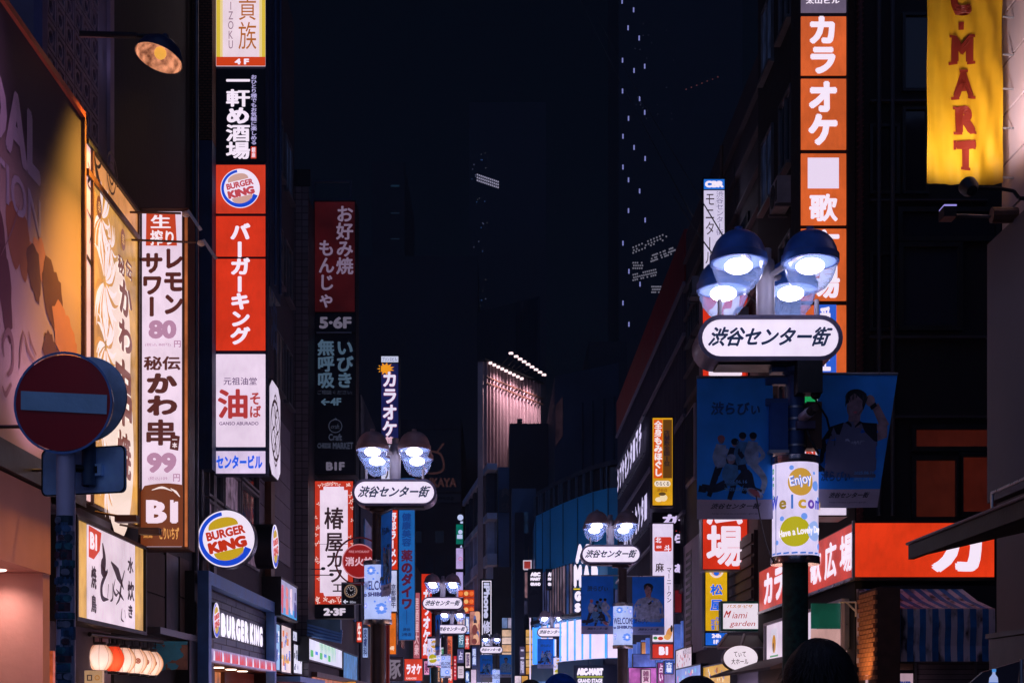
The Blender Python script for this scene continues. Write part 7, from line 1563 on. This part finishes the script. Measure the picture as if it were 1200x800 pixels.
for s_, xa, xb, ya, yb_ in (('A', 1116, 1140, -142, -106), ('B', 1117, 1139, -98, -60), ('C', 1113.5, 1138, -20, 20), ('M', 1114.5, 1140, 42, 75), ('A', 1117, 1140.5, 83, 116.5), ('R', 1119, 1142, 125.5, 158.5), ('T', 1118, 1142.5, 166.5, 200)):
    A0, B0 = yz(xa, yb_); A1, B1 = yz(xb, ya)
    m.text(BC, s_, (A0, A1, B0, B1), rl, .085, .016)
for (xa, xb, y) in ((1112, 1121.5, 74.5), (1133, 1142, 74.5), (1112, 1120, 43.5), (1134, 1142, 43.5), (1115, 1124, 115.5), (1133, 1142.5, 115.5), (1116.5, 1127, 157.5), (1135, 1143, 157.5), (1116.5, 1124, 127), (1124.5, 1136.5, 199), (1124, 1134, 84)): serif(xa, xb, y)
for (xa, y0_, y1_) in ((1118, 166, 177), (1140.5, 166, 177)): m.fpoly(BC, [yz(xa - 1.5, y1_), yz(xa + 1.5, y1_), yz(xa + 1.5, y0_), yz(xa - 1.5, y0_)], .014, rl)
m.fpoly(BC, [yz(1123.5, 35), yz(1129.5, 35), yz(1129.5, 26), yz(1123.5, 26)], .014, rl); m.build('printed_letters', cl)
m = MB(); m.tube((X(1083, 17), 17.03, zt_b), (6.2, 17.03, zt_b), .025, steel, 8); m.build('banner_arm', yb)
for k, yy in enumerate((20, 104, 208, 64, 150)):
    m = MB(); m.tube((X(1175, 17), 17.0, Z(yy, 17)), (6.22, 17.0, Z(yy + 1, 17)), .012, steel, 6); m.build('tie', yb)
t = thing('banner_lamp', (5.6, 16.4, 7.6), 'round dark spotlight on a curved arm just under the yellow banner', 'lamp', 'spotlights on the near building')
hx, hz = X(1136, 16.0), Z(220, 16.0)
m = MB(); m.path([Vector((X(1143, 16.0), 16.0, Z(220, 16.0))), Vector((X(1172, 16.0), 16.0, Z(221, 16.0))), Vector((X(1188, 16.0), 16.0, Z(224, 16.0))), Vector((X(1194, 16.0), 16.0, Z(232, 16.0))), Vector((6.2, 16.0, Z(236, 16.0)))], .022, black_metal, 8); m.build('arm', t)
axv = Vector((-.12, 1.0, .9)).normalized()
m = MB(); m.lathe((hx, 16.0, hz), [(0, -.10), (.06, -.09), (.10, -.02), (.105, .06), (.095, .065), (.09, .03), (0, .02)], black_metal, 20, axis=axv); m.build('head', t, True)
spot('banner_beam', tuple(Vector((hx, 16.0, hz)) + axv * .08), (X(1128, 17), 17.02, Z(60, 17)), 340, (1, .80, .75), math.radians(95), .8, .06)
t = thing('banner_lamp', (5.6, 16.6, 7.3), 'square dark floodlight on a straight ribbed arm, lower one on the near building', 'lamp', 'spotlights on the near building')
m = MB(); m.tube((X(1118, 16.6), 16.6, Z(252, 16.6)), (6.0, 16.6, Z(255, 16.6)), .022, grey_metal, 8); m.build('arm', t)
m = MB(); m.box(X(1103, 16.6), X(1118, 16.6), 16.5, 16.7, Z(257, 16.6), Z(245, 16.6), black_metal); m.box(X(1103.5, 16.6), X(1118, 16.6), 16.5, 16.7, Z(244.8, 16.6), Z(243, 16.6), lit((150, 140, 220), 1, 0)); m.build('head', t)
m = MB(); m.tube((X(1160, 16.6), 16.55, Z(254, 16.6)), (6.05, 16.55, Z(254, 16.6)), .09, brown_metal, 12); m.build('wall_mount', t)
spot('wall_beam', (5.5, 15.9, 8.0), (6.2, 16.6, 8.9), 110, (1, .62, .55), math.radians(110), 1, .1)
spot('awning_under_light', (5.6, 14.6, 3.35), (6.2, 15.4, 2.6), 8, (1, .62, .6), math.radians(120), 1, .05)
# wires
for k, (p, q_, Y0, Y1, r) in enumerate((((700, 20), (905, 372), 60, 17, .010), ((790, 230), (905, 374), 30, 17.2, .012), ((863, 250), (860, 190), 33, 33, .010), ((886, 580), (908, 660), 17.1, 17.1, .008), ((680, 0), (812, 255), 80, 35, .02))):
    A = Vector((X(p[0], Y0), Y0, Z(p[1], Y0))); B = Vector((X(q_[0], Y1), Y1, Z(q_[1], Y1)))
    pts = [A.lerp(B, i / 10) - Vector((0, 0, .15 * math.sin(PI * i / 10))) for i in range(11)]
    m = MB(); m.path(pts, r, matte((0.05, .05, .06), .5, .2, 5), 5); tag(m.build('overhead_wire'), ['overhead wire slanting across the blue-domed lamps from the upper left', 'shorter wire ending on top of the nearest street sign', 'short wire over the thin white vertical sign', 'thin pale cord hanging from the dark blue banner to the drum', 'thin wire in the sky between the skyscraper and the lamps'][k], 'wire', 'overhead wires')
# ------------------------------------------------------------------ unseen glowing shopfronts added on both sides to light the street from below
sf_cols = [(240, 210, 255), (160, 190, 255), (170, 200, 255), (255, 190, 170), (230, 205, 255), (120, 170, 255), (255, 170, 200)]
sf_lab = ['unseen lilac shop windows added under the orange box sign', 'unseen pale blue shop windows added under the red karaoke strip', 'unseen blue-white shop windows added by the salmon sign', 'unseen peach shop windows added on the far left', 'unseen lilac windows added at the far left corner', 'unseen blue shop windows added below the drinks board', 'unseen rose shop windows added below the oval sign', 'unseen lilac shop windows added below the slanted menu sign', 'unseen pale blue shop windows added below the noodle sign', 'unseen sky-blue shop windows added under the lower lit letters']
def shopfront(side, x, y0, y1, k):
    Q = left(x) if side < 0 else right(x); a0, a1 = (y0, y1) if side < 0 else (-y1, -y0); zt = min(2.7, 1.50 + .0180 * y0)
    t = thing('shopfront', (x, (y0 + y1) / 2, 0.1), sf_lab.pop(0), 'shopfront', 'unseen glowing shopfronts added for street light')
    m = MB(); m.fbox(Q, a0, a1, .45, zt, .0, .04, lit(sf_cols[k % 7], 5.0, .3, True, .8)); m.build('lit_shop_window', t)
    m = MB(); m.fbox(Q, a0, a1, .12, .44, .0, .12, black_metal); m.build('plinth', t)
    n = max(2, int((y1 - y0) / 2.2))
    for i in range(n + 1):
        a_ = a0 + (a1 - a0) * i / n; m = MB(); m.fbox(Q, a_ - .05, a_ + .05, .45, zt, .05, .12, black_metal); m.build('mullion', t)
for k, (y0, y1) in enumerate(((61, 74), (75, 89), (91, 108), (109, 127), (128, 147))): shopfront(-1, -5.4, y0, y1, k)
for k, (y0, y1) in enumerate(((25, 33), (34, 40), (41, 47), (48, 60), (61, 73))): shopfront(1, 5.95 if y0 < 48 else 6.2, y0, y1, k + 3)
t = thing('shopfront', (-.3, 111, .1), 'white glowing shop added behind the smallest lamp post to backlight the far banners', 'shopfront')
Q = front(111.0); m = MB(); m.fbox(Q, X(548, 111), X(606, 111), .4, 3.7, -.2, 0, lit((215, 215, 255), 4, .25, True, .7)); m.build('lit_shop_window', t)  # bright front added to shine through the far banners from behind
for px in range(548, 607, 8): m = MB(); m.fbox(Q, X(px, 111), X(px + .8, 111), .3, 3.75, 0, .08, black_metal); m.build('mullion', t)
# ------------------------------------------------------------------ clutter of small far signs
cl_ = [((487, 493), 772, 799, 74, (40, 60, 150), '本', (220, 210, 245), 'small dark blue sign right of the low red karaoke sign'),
 ((497, 503), 774, 790, 86, (226, 150, 190), '美', (120, 40, 90), 'small pink sign under the red karaoke strip'),
 ((504, 509), 780, 800, 90, (70, 150, 220), '歯科', (235, 235, 250), 'small sky-blue dentist-like sign at the bottom, left of centre'),
 ((511, 516), 772, 800, 100, (60, 40, 60), '酒処', (220, 160, 120), 'small dark plum vertical sign near the bottom, left of centre'),
 ((516.5, 521.5), 758, 776, 102, (230, 226, 250), '薬', (60, 130, 90), 'tiny white sign with a green character'),
 ((517, 522), 779, 799, 104, (226, 120, 40), '焼肉', (250, 220, 200), 'small orange grill sign at the bottom'),
 ((545.5, 550), 722, 742, 124, (120, 150, 226), '塾', (230, 230, 250), 'tiny periwinkle sign below the lantern grid'),
 ((545, 550), 744, 760, 123, (214, 60, 50), '丼', (250, 220, 220), 'tiny red sign below the periwinkle one'),
 ((545.5, 551), 764, 782, 121, (236, 216, 226), '服', (90, 60, 110), 'tiny pale sign left of the pink-white shop sign'),
 ((545.5, 550), 786, 799, 120, (60, 110, 190), '靴', (230, 235, 250), 'tiny blue sign at the very bottom left of the pink-white shop sign'),
 ((578.5, 583), 722, 734, 113, (220, 190, 120), '茶', (110, 60, 30), 'tiny amber sign right of the phone repair sign'),
 ((553, 558.5), 758, 780, 113, (60, 70, 130), '眼鏡', (200, 210, 250), 'small indigo sign below the pinkish picture board'),
 ((578.5, 585.5), 760, 764, 109, (90, 170, 240), '', (0, 0, 0), 'thin blue light bar above the bright far banners'),
 ((609, 615), 757, 790, 91, (70, 60, 90), '二階', (190, 180, 210), 'narrow dim violet sign between the window stacks'),
 ((632.5, 636.5), 770, 800, 88, (226, 200, 240), '', (0, 0, 0), 'narrow white post light left of the far banner pair'),
 ((731.5, 735.5), 770, 792, 62, (90, 150, 230), '花', (230, 230, 250), 'small blue sign behind the green pole of the mid-street lamp'),
 ((752, 762), 784, 800, 55, (226, 190, 214), '雑貨', (120, 60, 100), 'small rose sign at the bottom under the magenta panel edge'),
 ((771, 778), 776, 800, 51, (140, 60, 130), '占い', (236, 200, 236), 'small purple sign under the B1 panel'),
 ((779, 789), 774, 789, 50, (60, 90, 180), '古着', (226, 226, 250), 'small blue clothing sign under the B1 panel, right part'),
 ((437, 443), 740, 768, 61, (40, 90, 150), '靴', (220, 226, 250), 'small blue sign behind the flowered drum pole'),
 ((425, 431), 735, 770, 57, (150, 170, 220), '皮膚科', (50, 60, 110), 'pale blue clinic sign left of the flowered drum pole'),
 ((418, 424), 728, 752, 56, (210, 60, 40), '生', (250, 226, 226), 'small red beer sign left of the pale blue clinic sign'),
 ((402, 417), 798, 812, 52, (230, 150, 60), '', (0, 0, 0), 'amber light strip under the turquoise lit panel')]
for (px, y0, y1, Y, c_, tx_, tc_, lb) in cl_: quick(px, y0, y1, Y, c_, lb, tx_ or None, tc_, bold=.05, tb=(y0 + 1.5, y1 - 1.5))
# ------------------------------------------------------------------ air conditioners, pipes and ledges on the dark facades
acm = matte((0.30, .29, .33), .6, .2, 4, .1)
def ac_unit(Q, a, b, label):
    p = Q.pt(a + .4, b, .2); t = thing('air_conditioner', (p.x, p.y, b), label, 'air conditioner', 'outdoor air conditioner units on the dark facades')
    m = MB(); m.fbox(Q, a, a + .8, b, b + .56, .06, .36, acm); m.build('case', t)
    m = MB(); m.arc(Q, a + .32, b + .28, .05, .24, .372, black_metal, n=16, d=.01); m.fbox(Q, a + .62, a + .76, b + .08, b + .48, .361, .37, black_metal); m.build('fan_grille', t)
    m = MB(); m.fbox(Q, a + .05, a + .1, b - .05, b - .001, .0, .4, grey_metal); m.fbox(Q, a + .7, a + .75, b - .05, b - .001, .0, .4, grey_metal); m.build('wall_bracket', t)
acn = 0
acl = ['nearest air conditioner left of the half-dark sign tower', 'second air conditioner behind the half-dark sign tower', 'highest air conditioner behind the half-dark sign tower', 'farthest air conditioner behind the half-dark sign tower', 'air conditioner just left of the navy karaoke sign', 'air conditioner behind the navy karaoke sign', 'high air conditioner past the navy karaoke sign', 'farthest left air conditioner over the red strip', 'air conditioner beside the top of the red plaza sign', 'air conditioner left of the thin monitor sign', 'air conditioner nearest the thin monitor sign', 'farthest air conditioner on the stone building', 'air conditioner just above the far end of the red fascia', 'air conditioner above the middle of the red fascia', 'upper near air conditioner on the corner building', 'topmost air conditioner on the corner building']
for Q, L in ((left(-5.62), ((44.6, 7.9), (47.0, 7.9), (50.5, 10.8), (52.2, 7.9))), (left(-5.55), ((60.5, 7.1), (66.0, 7.1), (72, 9.9), (78, 7.1))), (right(6.3), ((-38.5, 8.0), (-41.0, 11.0), (-36.0, 11.0), (-44, 14.2))), (right(6.12), ((-31.5, 6.4), (-28.6, 6.4), (-27.0, 9.4), (-30, 12.0)))):
    for a, b in L: ac_unit(Q, a, b, 'grey ' + acl[acn]); acn += 1
for Q, t, aa, bb in ((right(6.12), RD, (-32.6, -30.6, -28.6, -26.4), (7.0, 10.0, 13.0, 16.0)), (left(-6.02), D, (33.5, 35.5, 38.6, 40.4), (10.4, 13.4, 16.4)), (right(6.3), RC, (-46.5, -44.8), (13.5,))):
    for a in aa:
        for b in bb:
            mt = window_glass() if rnd.random() < .7 else lit(rnd.choice([(46, 34, 40), (26, 34, 58), (60, 40, 34)]), .6, .5, False, 3)
            m = MB(); m.fbox(Q, a, a + 1.15, b, b + 1.5, .0, .02, mt); w_ = m.build('window', t)
            m = MB(); m.frame(Q, a - .05, a + 1.2, b - .05, b + 1.55, .05, .0, .06, grey_metal); m.fbox(Q, a + .55, a + .6, b, b + 1.5, .021, .05, grey_metal); m.fbox(Q, a - .1, a + 1.25, b - .12, b - .055, .0, .14, grey_metal); m.build('window_frame', w_)
Q = front(24.3)
for (x0, y0, x1, y1, w_) in ((1018, 120, 1155, 122, 1), (1018, 236, 1155, 238, 1), (1018, 395, 1155, 398, 1), (1018, 488, 1155, 491, 1)):
    m = MB(); m.fbox(Q, Q.a(x0), Q.a(x1), Z(y1, 24.3), Z(y0, 24.3), 0, .12, matte((0.04, .035, .05), .6, .2, 2)); m.build('string_course', RD)
for px in (1030, 1046): m = MB(); m.tube((X(px, 24.2), 24.2, 4.9), (X(px, 24.2), 24.2, 18), .04, matte((0.05, .04, .05), .5, .2, 2), 8); m.build('drainpipe', RD, True)
for (x0, x1, y0, y1) in ((1060, 1108, 20, 105), (1060, 1084, 130, 225), (1022, 1050, 150, 225), (1022, 1050, 300, 385)):
    m = MB(); m.fbox(Q, Q.a(x0), Q.a(x1), Z(y1, 24.3), Z(y0, 24.3), 0, .02, window_glass((.012, .016, .026))); w_ = m.build('window', RD)
    m = MB(); m.frame(Q, Q.a(x0) - .05, Q.a(x1) + .05, Z(y1, 24.3) - .05, Z(y0, 24.3) + .05, .05, 0, .07, black_metal); m.build('window_frame', w_)
# ================================================================== PEOPLE WALKING AWAY (only the tops of their heads reach the picture)
def skin_mesh(name, verts, edges, mat, parent, sub=2):
    me = bpy.data.meshes.new(name); base = LOC[parent.name]
    me.from_pydata([tuple(Vector(v[:3]) - base) for v in verts], edges, []); me.materials.append(mat)
    o = bpy.data.objects.new(name, me); C.objects.link(o); o.parent = parent
    mo = o.modifiers.new('skin', 'SKIN'); mo.use_smooth_shade = True
    for i, v in enumerate(verts): me.skin_vertices[0].data[i].radius = (v[3], v[4] if len(v) > 4 else v[3])
    me.skin_vertices[0].data[0].use_root = True
    s_ = o.modifiers.new('sub', 'SUBSURF'); s_.levels = sub; s_.render_levels = sub; return o
def person(px, Y, ytop, hw, label, hairc, coatc, hat=None, seed=1):
    H = Z(ytop, Y); x = X(px, Y); k = H / 1.74; r_ = random.Random(seed)
    t = thing('person', (x, Y, 0), label, 'person', None)
    sk = matte((0.30, .17, .13), .6, .1, 4, .05); hr = matte(hairc, .55, .3, 20, .3)
    P = lambda a, b, c, r, r2=None: (x + a * k, Y + b * k, c * k, r * k, (r2 or r) * k)
    V = [P(0, 0, .95, .13, .10), P(0, 0, 1.15, .12, .09), P(0, 0, 1.36, .15, .10), P(0, 0, 1.46, .06), P(0, .01, 1.53, .052), P(0, .0, 1.60, .072, .085), P(0, 0, 1.66, .068, .085),
         P(.19, 0, 1.38, .055), P(.25, -.02, 1.12, .042), P(.26, .06, .90, .032), P(.26, .08, .80, .035, .018), P(-.19, 0, 1.38, .055), P(-.25, .03, 1.12, .042), P(-.26, .0, .90, .032), P(-.26, .02, .80, .035, .018),
         P(.09, 0, .88, .085), P(.10, .10, .50, .058), P(.10, .02, .10, .042), P(.10, .17, .04, .035), P(-.09, 0, .88, .085), P(-.10, -.06, .50, .058), P(-.10, -.22, .12, .042), P(-.10, -.10, .04, .035)]
    Ed = [(0, 1), (1, 2), (2, 3), (3, 4), (4, 5), (5, 6), (2, 7), (7, 8), (8, 9), (9, 10), (2, 11), (11, 12), (12, 13), (13, 14), (0, 15), (15, 16), (16, 17), (17, 18), (0, 19), (19, 20), (20, 21), (21, 22)]
    skin_mesh('body', V, Ed, sk, t)
    co = matte(coatc, .8, .2, 8, .3)
    V2 = [P(0, 0, .80, .19, .14), P(0, 0, 1.1, .17, .13), P(0, 0, 1.37, .18, .13), P(0, 0, 1.45, .085), P(.20, 0, 1.38, .075), P(.26, -.02, 1.12, .06), P(.27, .06, .92, .048), P(-.20, 0, 1.38, .075), P(-.26, .03, 1.12, .06), P(-.27, .0, .92, .048)]
    skin_mesh('jacket', V2, [(0, 1), (1, 2), (2, 3), (2, 4), (4, 5), (5, 6), (2, 7), (7, 8), (8, 9)], co, t)
    V3 = [P(0, 0, .93, .15, .12), P(.09, 0, .84, .10), P(.10, .10, .50, .075), P(.10, .02, .12, .06), P(-.09, 0, .84, .10), P(-.10, -.06, .50, .075), P(-.10, -.22, .14, .06)]
    skin_mesh('trousers', V3, [(0, 1), (1, 2), (2, 3), (0, 4), (4, 5), (5, 6)], matte((0.02, .022, .03), .8, .2, 8, .3), t)
    hwm = hw * Y / F / 2; hb = H - .13
    m = MB()
    for s_ in (-1, 1): m.ell((x + s_ * hwm * .93, Y + .01, H - .145), (.012, .02, .032), sk, 10, 8)
    m.build('ear', t, True)
    m = MB(); n, mm = 28, 14; vs = []
    for j in range(mm + 1):
        th_ = PI * .62 * j / mm
        for i in range(n):
            ph = 2 * PI * i / n; b_ = 1 + .035 * math.sin(ph * 5 + seed) * math.sin(th_ * 3) + .02 * math.sin(ph * 11)
            vs.append((x + hwm * b_ * math.sin(th_) * math.cos(ph), Y + hwm * 1.15 * b_ * math.sin(th_) * math.sin(ph), hb + .125 * b_ * math.cos(th_)))
    fs = [((j + 1) * n + i, (j + 1) * n + (i + 1) % n, j * n + (i + 1) % n, j * n + i) for j in range(mm) for i in range(n)]
    if hat:
        hm = matte(hat, .9, .3, 30, .8); m.add(vs, fs, hm)
        for j in range(26):
            for i in range(34):
                ph = 2 * PI * (i + .5 * (j % 2)) / 34; th_ = .12 + 1.6 * j / 26
                m.ell((x + hwm * 1.01 * math.sin(th_) * math.cos(ph), Y + hwm * 1.16 * math.sin(th_) * math.sin(ph), hb + .128 * math.cos(th_)), (.008, .008, .007), hm, 5, 4)
        m.build('knitted_hat', t, True)
    else:
        m.add(vs, fs, hr)
        for q in range(900):
            th_ = r_.uniform(0, PI * .6); ph = r_.uniform(0, 2 * PI); d = Vector((hwm * math.sin(th_) * math.cos(ph), hwm * 1.15 * math.sin(th_) * math.sin(ph), .125 * math.cos(th_)))
            c_ = Vector((x, Y, hb)); tg = Vector((d.x * .5 + r_.uniform(-.02, .02), d.y * .5 + r_.uniform(-.02, .02), -abs(.05 + .04 * r_.random()))).normalized()
            p0_ = c_ + d * .98; p1_ = p0_ + tg * .022 + d * .05; p2_ = p1_ + tg * .026 - Vector((0, 0, .008)); s_ = Vector((-d.y, d.x, 0)); s_ = s_.normalized() * .0022 if s_.length > 1e-4 else Vector((.002, 0, 0))
            m.add([p0_ - s_, p0_ + s_, p1_ + s_ * .8, p1_ - s_ * .8, p2_], [(0, 1, 2, 3), (3, 2, 4)], hr)
        m.build('hair', t, True)
person(960, 4.6, 746, 80, 'dark-haired person seen from behind, large head at the bottom right', (0.008, .008, .012), (0.02, .02, .03), seed=2)
person(817, 6.0, 790, 62, 'dark-haired person, top of head just visible left of the large head', (0.010, .010, .018), (0.03, .02, .03), seed=5)
person(657, 8.4, 789, 42, 'person in a bright blue knitted hat, bottom centre', (0.01, .01, .02), (0.03, .04, .08), hat=(0.02, .12, .62), seed=7)
person(622, 9.0, 795, 36, 'person with dark hair just left of the blue knitted hat', (0.008, .01, .02), (0.03, .03, .05), seed=9)

# ================================================================== NIGHT HAZE
hz_, n_, l_, p_ = _new('haze'); n_.remove(p_)
pv = n_.new('ShaderNodeVolumePrincipled'); pv.inputs['Color'].default_value = (0.75, 0.82, 1, 1); pv.inputs['Density'].default_value = 0.00035; pv.inputs['Anisotropy'].default_value = 0.3
l_.new(pv.outputs[0], n_['Material Output'].inputs['Volume'])
MB().box(-420, 420, -40, 480, -2.1, 140, hz_).build('haze', kind='stuff')
